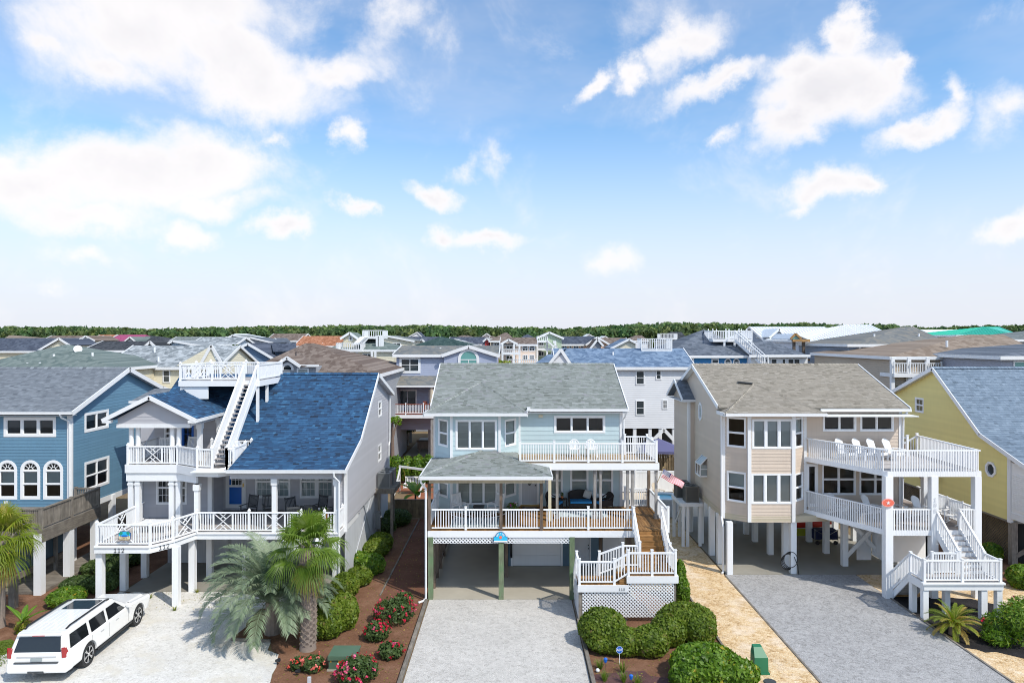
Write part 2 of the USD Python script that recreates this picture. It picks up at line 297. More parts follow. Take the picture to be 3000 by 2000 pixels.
def gravel(name, ramp, cell=28.0, bump=0.9, patch=None, dist=0.02):
    N = {'g': ('geometry', {}), 'v': ('voronoi_texture', dict(scale=cell)), 's': ('separate_color', {}), 'r': ('rgb_ramp', dict(ramp=ramp)), 'n': ('noise_texture', dict(scale=0.5, detail=5.0, roughness=0.6)), 'a': ('math', dict(math_type='multiply_add', value2=0.34, value3=0.83)),
         'v2': ('voronoi_texture', dict(scale=cell*0.31)), 's2': ('separate_color', {}), 'mx': ('math', dict(math_type='multiply_add', value2=0.62)), 'm2': ('math', dict(math_type='multiply', value2=0.38)),
         'h': ('hsv', {}), 'i': ('math', dict(math_type='subtract', value1=1.0)), 'bu': ('bump', dict(strength=bump, distance=dist)), 'p': ('principled_bsdf', dict(roughness=0.9, specular_ior_level=0.25))}
    L = [('g.position', 'v.vector'), ('v.color', 's.color'), ('g.position', 'v2.vector'), ('v2.color', 's2.color'), ('s2.r', 'm2.value1'), ('s.r', 'mx.value1'), ('m2.value', 'mx.value3'), ('mx.value', 'r.fac'), ('r.color', 'h.color'), ('g.position', 'n.vector'), ('n.fac', 'a.value1'), ('a.value', 'h.value'), ('h.color', 'p.base_color'), ('v.distance', 'i.value2'), ('i.value', 'bu.height'), ('bu.normal', 'p.normal')]
    if patch:
        N['pn'] = ('noise_texture', dict(scale=0.9, detail=5.0, roughness=0.6)); N['pr'] = ('map_range', dict(from_min=0.5, from_max=0.66, to_min=0.0, to_max=0.75, clamp=True)); N['pm'] = ('mix_color', dict(blend_type='mix', b=patch))
        L += [('g.position', 'pn.vector'), ('pn.fac', 'pr.value'), ('pr.result', 'pm.fac'), ('h.color', 'pm.a'), ('pm.result', 'p.base_color')]; L.remove(('h.color', 'p.base_color'))
    mk(name, N, L, 'p.BSDF')
def straw(name, ramp, sc=9.0, bump=0.8):
    N = {'g': ('geometry', {}), 'n': ('noise_texture', dict(scale=sc, detail=8.0, roughness=0.72, distortion=1.6)), 'n2': ('noise_texture', dict(scale=1.1, detail=5.0)), 'x': ('math', dict(math_type='multiply_add', value2=0.6, value3=0.0)), 'x2': ('math', dict(math_type='multiply_add', value2=0.4)),
         'r': ('rgb_ramp', dict(ramp=ramp)), 'bu': ('bump', dict(strength=bump, distance=0.03)), 'p': ('principled_bsdf', dict(roughness=0.95, specular_ior_level=0.15))}
    L = [('g.position', 'n.vector'), ('g.position', 'n2.vector'), ('n.fac', 'x.value1'), ('n2.fac', 'x2.value1'), ('x.value', 'x2.value3'), ('x2.value', 'r.fac'), ('r.color', 'p.base_color'), ('n.fac', 'bu.height'), ('bu.normal', 'p.normal')]
    mk(name, N, L, 'p.BSDF')
def lap(name, col, expo=0.2, rough=0.55, var=0.08, mark=0.55):
    'lap siding of far houses, whose boards are too small to tell apart'
    N = {'g': ('geometry', {}), 's': ('separate_xyz', {}), 'd': ('math', dict(math_type='divide', value2=expo)), 'f': ('math', dict(math_type='fraction')), 'e': ('map_range', dict(from_min=0.0, from_max=0.16, to_min=mark, to_max=1.0, clamp=True)),
         'n': ('noise_texture', dict(scale=0.8, detail=5.0)), 'a': ('math', dict(math_type='multiply_add', value2=var*2, value3=1-var)), 'x': ('math', dict(math_type='multiply')), 'h': ('hsv', dict(color=col)), 'i': ('math', dict(math_type='subtract', value1=1.0)), 'bu': ('bump', dict(strength=0.6, distance=0.02)), 'p': ('principled_bsdf', dict(roughness=rough, specular_ior_level=0.35))}
    L = [('g.position', 's.vector'), ('s.z', 'd.value1'), ('d.value', 'f.value1'), ('f.value', 'e.value'), ('g.position', 'n.vector'), ('n.fac', 'a.value1'), ('a.value', 'x.value1'), ('e.result', 'x.value2'), ('x.value', 'h.value'), ('h.color', 'p.base_color'), ('f.value', 'i.value2'), ('i.value', 'bu.height'), ('bu.normal', 'p.normal')]
    mk(name, N, L, 'p.BSDF')
def farroof(name, c1, c2, c3):
    'shingles of far roofs, too small to tell apart: tabs of slightly different tone'
    N = {'g': ('geometry', {}), 'm': ('mapping', dict(mapping_type='point', scale=(2.6, 0.02, 6.5))), 'v': ('voronoi_texture', dict(scale=1.0, metric='chebychev')), 's': ('separate_color', {}), 'r': ('rgb_ramp', dict(ramp=[(0.1, c1), (0.5, c2), (0.9, c3)])),
         'n': ('noise_texture', dict(scale=0.35, detail=5.0, roughness=0.65)), 'a': ('math', dict(math_type='multiply_add', value2=0.5, value3=0.75)), 'h': ('hsv', {}), 'p': ('principled_bsdf', dict(roughness=0.95, specular_ior_level=0.2))}
    L = [('g.position', 'm.vector'), ('m.vector', 'v.vector'), ('v.color', 's.color'), ('s.r', 'r.fac'), ('r.color', 'h.color'), ('g.position', 'n.vector'), ('n.fac', 'a.value1'), ('a.value', 'h.value'), ('h.color', 'p.base_color')]
    mk(name, N, L, 'p.BSDF')
def plain(name, col, rough=0.5, metal=0.0, spec=0.5, coat=0.0): mk(name, {'p': ('principled_bsdf', dict(base_color=col, roughness=rough, metallic=metal, specular_ior_level=spec, coat_weight=coat))}, [], 'p.BSDF')
def glass(name, tint=(0.75, 0.8, 0.8), ior=1.5, boost=1.0):
    mk(name, {'t': ('transparent_bsdf', dict(color=tint)), 'g': ('glossy_bsdf', dict(color=(0.95*boost,)*3, roughness=0.02)), 'f': ('fresnel', dict(IOR=ior)), 'm': ('mix_closure', {})}, [('f.fac', 'm.fac'), ('t.BSDF', 'm.closure1'), ('g.BSDF', 'm.closure2')], 'm.closure')
def lin(r, g, b): return tuple(((c/255)/12.92 if c < 10.3 else ((c/255+0.055)/1.055)**2.4) for c in (r, g, b))

paint('white_paint', (0.78, 0.79, 0.80), 0.42, var=0.035, rv=0.02, streak=0.05)
paint('white_vinyl', (0.80, 0.81, 0.82), 0.35, var=0.02, rv=0.015)
paint('trim_white', (0.74, 0.75, 0.76), 0.45, var=0.05, rv=0.02, streak=0.08)
paint('grey_white', (0.55, 0.57, 0.60), 0.6, var=0.12, rv=0.05, streak=0.18)
paint('cream', (0.66, 0.60, 0.44), 0.55, var=0.07)
paint('siding_aqua', (0.455, 0.57, 0.60), 0.6, var=0.05, rv=0.035, streak=0.08)
paint('siding_grey', (0.44, 0.44, 0.47), 0.6, var=0.05, rv=0.04, streak=0.06)
paint('siding_slate', (0.115, 0.235, 0.34), 0.6, var=0.08, rv=0.05, streak=0.10)
paint('siding_beige', (0.59, 0.49, 0.40), 0.6, var=0.05, rv=0.035, streak=0.08)
paint('siding_yellow', (0.76, 0.66, 0.26), 0.6, var=0.05, rv=0.035, streak=0.06)
paint('soffit', (0.50, 0.44, 0.32), 0.6)
paint('dark_room', (0.10, 0.095, 0.085), 0.9)
paint('room', (0.30, 0.29, 0.27), 0.9)
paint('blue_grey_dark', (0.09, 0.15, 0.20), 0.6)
paint('door_grey', (0.50, 0.52, 0.55), 0.4, var=0.04)
paint('blue_door', (0.012, 0.13, 0.50), 0.35, var=0.05)
paint('blind', (0.76, 0.75, 0.70), 0.6, var=0.04, rv=0.03)
paint('shade', (0.50, 0.55, 0.56), 0.7, var=0.06)
paint('concrete', (0.36, 0.33, 0.27), 0.9, var=0.16, sc=0.9, bump=0.3, bsc=30)
paint('concrete_grey', (0.27, 0.255, 0.22), 0.9, var=0.2, sc=0.9, bump=0.3, bsc=30)
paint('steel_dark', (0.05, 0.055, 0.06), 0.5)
paint('ac_grey', (0.17, 0.18, 0.185), 0.5, var=0.1)
paint('ac_taupe', (0.13, 0.125, 0.11), 0.5, var=0.1)
paint('black', (0.012, 0.013, 0.015), 0.5)
paint('rubber', (0.02, 0.02, 0.021), 0.8)
paint('wicker', (0.018, 0.014, 0.012), 0.7, bump=0.6, bsc=90)
paint('cushion_blue', (0.02, 0.19, 0.42), 0.9)
paint('grey_cloth', (0.40, 0.40, 0.38), 0.9, var=0.15, sc=14)
paint('charcoal', (0.055, 0.06, 0.065), 0.6, var=0.15)
paint('plastic_white', (0.80, 0.80, 0.80), 0.35, var=0.02)
paint('terracotta', (0.50, 0.14, 0.04), 0.8)
paint('green_box', (0.075, 0.135, 0.085), 0.5, var=0.12, sc=2)
paint('green_plastic', (0.02, 0.16, 0.075), 0.45)
paint('bin_blue', (0.015, 0.018, 0.20), 0.5)
paint('red_plastic', (0.52, 0.03, 0.02), 0.5); paint('lime', (0.35, 0.40, 0.03), 0.5); paint('navy_cloth', (0.01, 0.018, 0.07), 0.9)
paint('umbrella_navy', (0.10, 0.10, 0.20), 0.9)
paint('tan_canvas', (0.55, 0.47, 0.36), 0.9)
paint('pool_liner', (0.25, 0.62, 0.72), 0.3)
paint('sign_aqua', (0.02, 0.45, 0.72), 0.5); paint('sign_coral', (0.80, 0.16, 0.10), 0.5); paint('sign_blue', (0.01, 0.12, 0.50), 0.35); paint('sign_sand', (0.70, 0.62, 0.40), 0.6); paint('sign_green', (0.02, 0.25, 0.16), 0.6); paint('sign_navy', (0.02, 0.05, 0.18), 0.6); paint('brown_ink', (0.16, 0.07, 0.03), 0.7)
paint('flag_red', (0.60, 0.02, 0.04), 0.85); paint('flag_white', (0.80, 0.80, 0.80), 0.85); paint('flag_blue', (0.02, 0.03, 0.16), 0.85)
paint('yellow_label', (0.80, 0.42, 0.02), 0.6); paint('rug_pale', (0.50, 0.58, 0.60), 0.95, var=0.25, sc=5); paint('rug_grey', (0.16, 0.19, 0.21), 0.95)
wood('deck_new', (0.13, 0.060, 0.020), (0.36, 0.20, 0.075), 'y', rv=0.22)
wood('deck_newx', (0.15, 0.068, 0.022), (0.40, 0.22, 0.08), 'x', rv=0.2)
wood('deck_tan', (0.22, 0.15, 0.09), (0.44, 0.34, 0.22), 'x', rv=0.15)
wood('deck_pale', (0.36, 0.33, 0.31), (0.50, 0.47, 0.45), 'x', rv=0.08)
wood('deck_pinky', (0.24, 0.19, 0.16), (0.42, 0.36, 0.32), 'x', rv=0.1)
wood('weathered_x', (0.12, 0.10, 0.08), (0.30, 0.27, 0.23), 'x'); wood('weathered_y', (0.12, 0.10, 0.08), (0.30, 0.27, 0.23), 'y'); wood('weathered_z', (0.13, 0.11, 0.09), (0.32, 0.29, 0.25), 'z')
wood('post_green', (0.10, 0.13, 0.075), (0.26, 0.30, 0.19), 'z', green=(0.10, 0.20, 0.09))
wood('post_brown', (0.09, 0.065, 0.05), (0.22, 0.17, 0.13), 'z'); wood('post_grey', (0.20, 0.19, 0.175), (0.42, 0.40, 0.38), 'z')
wood('raw_pine', (0.33, 0.17, 0.06), (0.52, 0.32, 0.14), 'x')
wood('red_deck', (0.20, 0.05, 0.035), (0.36, 0.12, 0.08), 'x')
wood('fence_wood', (0.15, 0.11, 0.065), (0.33, 0.26, 0.16), 'z', rv=0.18)
toned('shingle_grey', [(0, (0.13, 0.145, 0.13)), (0.35, (0.20, 0.22, 0.205)), (0.7, (0.265, 0.285, 0.275)), (1, (0.24, 0.235, 0.255))], fine=26, fv=0.16, big=0.14)
toned('shingle_taupe', [(0, (0.19, 0.17, 0.135)), (0.35, (0.26, 0.235, 0.195)), (0.7, (0.31, 0.28, 0.235)), (1, (0.34, 0.31, 0.27))], fine=26, fv=0.14, big=0.12)
toned('shingle_blue', [(0, (0.018, 0.030, 0.052)), (0.3, (0.022, 0.055, 0.115)), (0.65, (0.030, 0.092, 0.19)), (1, (0.052, 0.15, 0.275))], fine=26, fv=0.2, big=0.12)
toned('shingle_slate', [(0, (0.10, 0.115, 0.135)), (0.4, (0.16, 0.18, 0.205)), (1, (0.235, 0.26, 0.29))], fine=26, fv=0.16, big=0.12)
toned('shingle_bluegrey', [(0, (0.10, 0.135, 0.175)), (0.4, (0.15, 0.20, 0.26)), (1, (0.22, 0.28, 0.35))], fine=26, fv=0.16, big=0.1)
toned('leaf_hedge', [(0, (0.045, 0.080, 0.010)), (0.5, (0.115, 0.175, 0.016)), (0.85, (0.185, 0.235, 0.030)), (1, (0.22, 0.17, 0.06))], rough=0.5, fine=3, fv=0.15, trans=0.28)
toned('leaf_dark', [(0, (0.025, 0.048, 0.014)), (0.5, (0.062, 0.105, 0.028)), (1, (0.12, 0.165, 0.05))], rough=0.5, fine=3, fv=0.15, trans=0.25)
toned('leaf_bright', [(0, (0.035, 0.078, 0.010)), (0.5, (0.105, 0.20, 0.018)), (0.85, (0.17, 0.27, 0.03)), (1, (0.45, 0.32, 0.03))], rough=0.42, fine=3, fv=0.12, trans=0.28)
toned('leaf_forest', [(0, (0.032, 0.060, 0.030)), (0.45, (0.075, 0.125, 0.045)), (0.8, (0.13, 0.195, 0.058)), (1, (0.18, 0.24, 0.08))], rough=0.7, fine=0.2, fv=0.2, trans=0.2, big=0.0, rv=0.035)
toned('frond_green', [(0, (0.05, 0.10, 0.012)), (0.5, (0.12, 0.20, 0.022)), (0.8, (0.20, 0.26, 0.04)), (1, (0.42, 0.30, 0.10))], rough=0.45, fine=4, fv=0.15, trans=0.3)
toned('frond_yellow', [(0, (0.08, 0.13, 0.012)), (0.5, (0.20, 0.26, 0.02)), (1, (0.50, 0.34, 0.09))], rough=0.45, fine=4, fv=0.15, trans=0.3)
toned('frond_silver', [(0, (0.085, 0.125, 0.07)), (0.5, (0.19, 0.25, 0.15)), (1, (0.32, 0.36, 0.25))], rough=0.5, fine=4, fv=0.15, trans=0.22)
toned('banana', [(0, (0.04, 0.10, 0.012)), (0.5, (0.10, 0.21, 0.022)), (1, (0.22, 0.32, 0.03))], rough=0.4, fine=4, fv=0.15, trans=0.3)
toned('petal', [(0, (0.42, 0.010, 0.03)), (0.6, (0.62, 0.022, 0.07)), (1, (0.74, 0.14, 0.28))], rough=0.6, trans=0.25, fine=3, fv=0.1)
toned('petal_coral', [(0, (0.70, 0.05, 0.03)), (1, (0.85, 0.30, 0.25))], rough=0.6, trans=0.25, fine=3, fv=0.1)
toned('petal_mix', [(0, (0.7, 0.7, 0.7)), (0.5, (0.75, 0.72, 0.75)), (1, (0.5, 0.02, 0.25))], rough=0.6, fine=3, fv=0.1)
paint('bark', (0.17, 0.125, 0.10), 0.95, var=0.3, sc=6, bump=0.8, bsc=20); paint('bark_palm', (0.235, 0.19, 0.16), 0.95, var=0.3, sc=8, bump=0.9, bsc=25); paint('stem', (0.10, 0.075, 0.05), 0.9)
gravel('gravel_white', [(0, (0.46, 0.44, 0.405)), (0.3, (0.60, 0.58, 0.54)), (1, (0.72, 0.70, 0.66))], 22, patch=(0.60, 0.56, 0.48))
gravel('gravel_drive', [(0, (0.33, 0.31, 0.285)), (0.3, (0.46, 0.44, 0.41)), (1, (0.58, 0.555, 0.52))], 20)
gravel('gravel_grey', [(0, (0.20, 0.195, 0.19)), (0.35, (0.31, 0.305, 0.30)), (1, (0.44, 0.43, 0.43))], 22)
gravel('gravel_tan', [(0, (0.32, 0.20, 0.09)), (0.35, (0.56, 0.38, 0.20)), (1, (0.74, 0.60, 0.40))], 16, patch=(0.74, 0.62, 0.48))
straw('pine_straw', [(0.28, (0.085, 0.040, 0.022)), (0.5, (0.18, 0.092, 0.055)), (0.72, (0.30, 0.175, 0.115))])
straw('path_straw', [(0.28, (0.095, 0.042, 0.026)), (0.5, (0.155, 0.072, 0.046)), (0.72, (0.22, 0.115, 0.078))], 12)
straw('mulch_black', [(0.3, (0.008, 0.008, 0.009)), (0.5, (0.024, 0.022, 0.023)), (0.72, (0.06, 0.055, 0.055))], 16)
straw('mulch_mauve', [(0.3, (0.05, 0.024, 0.024)), (0.5, (0.11, 0.058, 0.055)), (0.72, (0.18, 0.105, 0.10))], 13)
straw('yard_soil', [(0.3, (0.12, 0.075, 0.045)), (0.5, (0.20, 0.14, 0.085)), (0.7, (0.20, 0.19, 0.08))], 3)
straw('red_yard', [(0.28, (0.16, 0.055, 0.03)), (0.5, (0.27, 0.105, 0.055)), (0.72, (0.36, 0.17, 0.10))], 8)
straw('lawn', [(0.28, (0.045, 0.075, 0.012)), (0.5, (0.10, 0.14, 0.025)), (0.72, (0.16, 0.19, 0.05))], 12)
glass('pane'); glass('pane_bright', (0.82, 0.86, 0.86), 1.7)
plain('pane_far', (0.035, 0.045, 0.05), 0.06, spec=0.8); plain('pane_teal', (0.10, 0.30, 0.28), 0.12, spec=0.8); plain('pane_pale', (0.30, 0.34, 0.34), 0.15, spec=0.7)
plain('chrome', (0.72, 0.73, 0.75), 0.12, metal=1.0); plain('car_white', (0.80, 0.79, 0.765), 0.22, coat=0.8); plain('car_glass', (0.008, 0.009, 0.01), 0.04, spec=0.9); plain('tail_red', (0.32, 0.012, 0.012), 0.15, coat=0.8); plain('brass', (0.55, 0.40, 0.16), 0.35, metal=0.9)
# ---- builders: roofs, walls, windows, railings, decks ---------------------------------------------
ALLSH = []
def nrm(a): a = np.asarray(a, float); return a/np.linalg.norm(a)
def roof_plane(T, roof, pts, mat, expo=0.15, th=0.10, shingle=True, seed=1, tab=(0.14, 0.34)):
    pts = [np.array(p, float) for p in pts]
    n = np.zeros(3)
    for i in range(len(pts)): n += np.cross(pts[i], pts[(i+1) % len(pts)])
    n = nrm(n)
    if n[2] < 0: n = -n; pts = pts[::-1]
    e = nrm(np.cross([0, 0, 1.0], n)); s = np.cross(n, e)
    o = pts[0]; P2 = np.array([[(p-o) @ e, (p-o) @ s] for p in pts]); pg = Polygon(P2).buffer(0)
    b = B(); v2, f = trimesh.creation.triangulate_polygon(max(polys(pg), key=lambda g: g.area), engine='earcut')
    top = o+v2[:, :1]*e+v2[:, 1:]*s; k = len(top); bot = top-n*th
    b.add(np.vstack([top, bot]), np.vstack([f, f[:, ::-1]+k]), 0.3)
    m = len(pts)
    A = np.array(pts); b.add(np.vstack([A, A-n*th]), [x for i in range(m) for x in ((i, i+m, (i+1) % m), ((i+1) % m, i+m, (i+1) % m+m))], 0.3)
    T.part('roof_deck', b, mat, roof)
    if not shingle: return
    r = random.Random(seed); s0, s1 = P2[:, 1].min(), P2[:, 1].max(); e0, e1 = P2[:, 0].min(), P2[:, 0].max(); pp = prep(pg); nc = max(1, int(round((s1-s0)/expo))); ex = (s1-s0)/nc
    for c in range(nc):
        a = e0-r.random()*0.3; z0, z1 = s0+c*ex, s0+(c+1)*ex+0.02
        while a < e1:
            w = r.uniform(*tab); q = sbox(a+0.002, z0, a+w-0.002, z1)
            if pp.contains(q): ring = [(a+0.002, z0), (a+w-0.002, z0), (a+w-0.002, z1), (a+0.002, z1)]
            elif pp.intersects(q):
                g = polys(pg.intersection(q)); ring = list(g[0].exterior.coords)[:-1] if g else None
                if ring and Polygon(ring).exterior.is_ccw is False: ring = ring[::-1]
            else: ring = None
            if ring:
                R = np.array(ring); m = len(R); hi = 0.016+r.random()*0.009; lift = np.where(R[:, 1] < z0+ex*0.4, hi, 0.004)
                base = o+R[:, :1]*e+R[:, 1:]*s; V = np.vstack([base+n*lift[:, None], base-n*0.002])
                F = [(0, i, i+1) for i in range(1, m-1)]+[x for i in range(m) for x in ((i, i+m, (i+1) % m), ((i+1) % m, i+m, (i+1) % m+m))]
                tone = min(1, max(0, r.gauss(0.5, 0.18)))
                T.__dict__.setdefault('sh', []).append((base[0], V, F, tone, roof, mat))
            a += w
def finish_shingles(T):
    L = getattr(T, 'sh', [])
    if not L: return
    c = np.array([0, 0, H]); L.sort(key=lambda q: np.linalg.norm(q[0]-c)); rest = {}
    for i, (p, V, F, tone, roof, mat) in enumerate(L):
        if i < 300: T.part('shingle', B().add(V, F, tone), mat, roof)
        else: rest.setdefault((roof, mat), B()).add(V, F, tone)
    for (roof, mat), b in rest.items(): T.part('shingles', b, mat, roof, kind='stuff')
    T.sh = []
def caps(T, roof, p, q, mat, w=0.26, seed=3):
    'overlapping cap shingles along a hip or ridge'
    p, q = np.array(p, float), np.array(q, float); L = np.linalg.norm(q-p); d = (q-p)/L; r = nrm(np.cross(d, [0, 0, 1])); rr = random.Random(seed); b = B(); k = max(2, int(L/0.22))
    for i in range(k):
        a, c = p+d*(i*L/k-0.02), p+d*((i+1)*L/k+0.06); t = min(1, max(0, rr.gauss(0.5, 0.22))); h0, h1 = 0.075, 0.05
        V = [a+r*w/2-[0, 0, 0.045], a+[0, 0, h0], a-r*w/2-[0, 0, 0.045], c+r*w/2-[0, 0, 0.06], c+[0, 0, h1], c-r*w/2-[0, 0, 0.06]]
        b.add(V, [(0, 1, 4), (0, 4, 3), (1, 2, 5), (1, 5, 4), (0, 2, 1), (3, 4, 5)], t)
    T.part('ridge_cap', b, mat, roof)
def wall(T, fr, poly, mat, holes=(), expo=0.19, back=-0.12, name='wall', boards=True, core=None, grow=0.0, lip=0.024):
    w = T.node(name); P = shapely.set_precision(Polygon(poly).buffer(0) if not hasattr(poly, 'geom_type') else poly, 1e-4)
    hu = shapely.set_precision(shapely.union_all([q.buffer(0) for q in holes]), 1e-4) if holes else Polygon()
    T.part('sheathing', B().slab(fr, P.difference(hu), 0.0, back), core or mat, w)
    if not boards: return w
    Q = P.difference(hu.buffer(grow, join_style=2)) if holes else P; x0, z0, x1, z1 = Q.bounds; n = max(1, int(round((z1-z0)/expo))); ex = (z1-z0)/n
    for i in range(n):
        a = z0+i*ex; g = Q.intersection(sbox(x0-1, a+0.001, x1+1, a+ex+0.004))
        if g.is_empty: continue
        for q in polys(g): T.piece(w, 'board', B().slab(fr, q, lambda z, a=a: lip-(lip-0.006)*min(1, max(0, (z-a)/ex)), 0.0, 0.5), mat)
    return w
def rect(a0, a1, z0, z1): return sbox(a0, z0, a1, z1)
def archpoly(a0, a1, z0, z1, n=14):
    r = (a1-a0)/2; c = (a0+a1)/2
    return Polygon([(a0, z0), (a1, z0)]+[(c+r*math.cos(t), z1-r+r*math.sin(t)) for t in np.linspace(0, math.pi, n)])
def window(T, fr, a0, a1, z0, z1, cols=1, split=0.0, trim=0.10, grid=None, pane='pane', blind=None, frame='white_vinyl', proud=0.04, arch=False, sash=0.045, name='window', mull=0.07, label=None, shade_to=0.5, fan=False):
    'returns the hole to cut in the wall'
    w = T.node(name, label); O = archpoly(a0, a1, z0, z1) if arch else rect(a0, a1, z0, z1); cells, lows = [], []
    i0, i1, j0, j1 = a0+trim, a1-trim, z0+trim, z1-trim; zt = j1
    if arch:
        zt = z1-(a1-a0)/2-0.06; cells.append(archpoly(i0, i1, zt+0.055, j1)); zt -= 0.02
        ap = cells[0]
    cw = (i1-i0-mull*(cols-1))/cols
    for c in range(cols):
        x = i0+c*(cw+mull)
        if split: 
            zm = j0+(zt-j0)*split; cells += [rect(x, x+cw, j0, zm-0.025), rect(x, x+cw, zm+0.025, zt)]; lows.append(len(cells)-2)
        else: cells.append(rect(x, x+cw, j0, zt))
    inner = [c.buffer(-sash*0.6, join_style=2) for c in cells]
    T.part('frame', B().slab(fr, O.difference(shapely.union_all(cells)), proud, -0.02), frame, w)
    sb = B()
    for c, q in zip(cells, inner): sb.slab(fr, c.difference(q), 0.012, -0.05)
    if grid:
        for q in inner:
            x0, y0, x1, y1 = q.bounds
            for i in range(1, grid[0]): x = x0+(x1-x0)*i/grid[0]; sb.slab(fr, q.intersection(rect(x-0.01, x+0.01, y0, y1)), 0.002, -0.018)
            for i in range(1, grid[1]): y = y0+(y1-y0)*i/grid[1]; sb.slab(fr, q.intersection(rect(x0, x1, y-0.01, y+0.01)), 0.004, -0.016)
    if arch and fan:
        x0, y0, x1, y1 = inner[0].bounds; c = ((x0+x1)/2, y0)
        for t in np.linspace(0, math.pi, 6)[1:-1]:
            d = affinity.rotate(rect(c[0]+0.12, c[0]+1.2, c[1]-0.012, c[1]+0.012), math.degrees(t), origin=c); sb.slab(fr, inner[0].intersection(d), 0.004, -0.016)
        sb.slab(fr, inner[0].intersection(Point(c).buffer(0.15).difference(Point(c).buffer(0.12))), 0.005, -0.016)
    T.part('sash', sb, frame, w)
    for q in inner:
        pb = B()
        for g in polys(q):
            v2, f = trimesh.creation.triangulate_polygon(g, engine='earcut'); pb.add(fr.pts(v2, np.full(len(v2), -0.03)), f)
        T.part('pane', pb, pane, w)
    if blind:
        bb = B()
        if blind == 'slat':
            for q in inner:
                x0, y0, x1, y1 = q.bounds; y = y1-0.03
                while y > y0+0.01:
                    p, r_ = fr.p(x0, y, -0.085), fr.p(x1, y, -0.085); bb.add([p, r_, fr.p(x1, y-0.046, -0.055), fr.p(x0, y-0.046, -0.055), fr.p(x0, y-0.004, -0.087), fr.p(x1, y-0.004, -0.087)], [(0, 1, 2), (0, 2, 3), (4, 3, 2), (4, 2, 5)]); y -= 0.062
            T.part('blind', bb, 'blind', w)
        else:
            x0, y0, x1, y1 = O.buffer(-trim*0.5).bounds; m = j0+(zt-j0)*(1-shade_to)
            bb.slab(fr, rect(x0, x1, m, zt+0.02), -0.10, -0.112); T.part('shade', bb, blind, w)
    h = O.buffer(-trim*0.6, join_style=2)
    T.__dict__.setdefault('trims', []).append((fr, O))
    return h
def farwin(T, fr, a0, a1, z0, z1, cols=1, rows=2, trim=0.12, pane='pane_far', frame='trim_white', arch=False, parent=None):
    'window of a far house: frame, sash bars and panes standing in front of the wall'
    w = parent or T.node('window'); O = archpoly(a0, a1, z0, z1) if arch else rect(a0, a1, z0, z1); cells = []; t = z1-trim
    if arch: zt = z1-(a1-a0)/2; cells.append(archpoly(a0+trim, a1-trim, zt-0.005, z1-trim)); t = zt-0.09
    cw = (a1-a0-2*trim-0.07*(cols-1))/cols; hh = (t-z0-trim-0.05*(rows-1))/rows
    for c in range(cols):
        for r in range(rows): x = a0+trim+c*(cw+0.07); z = z0+trim+r*(hh+0.05); cells.append(rect(x, x+cw, z, z+hh))
    T.part('frame', B().slab(fr, O.difference(shapely.union_all(cells)), 0.06, -0.01), frame, w)
    for q in cells: T.part('pane', B().slab(fr, q, 0.02, -0.01), pane, w)
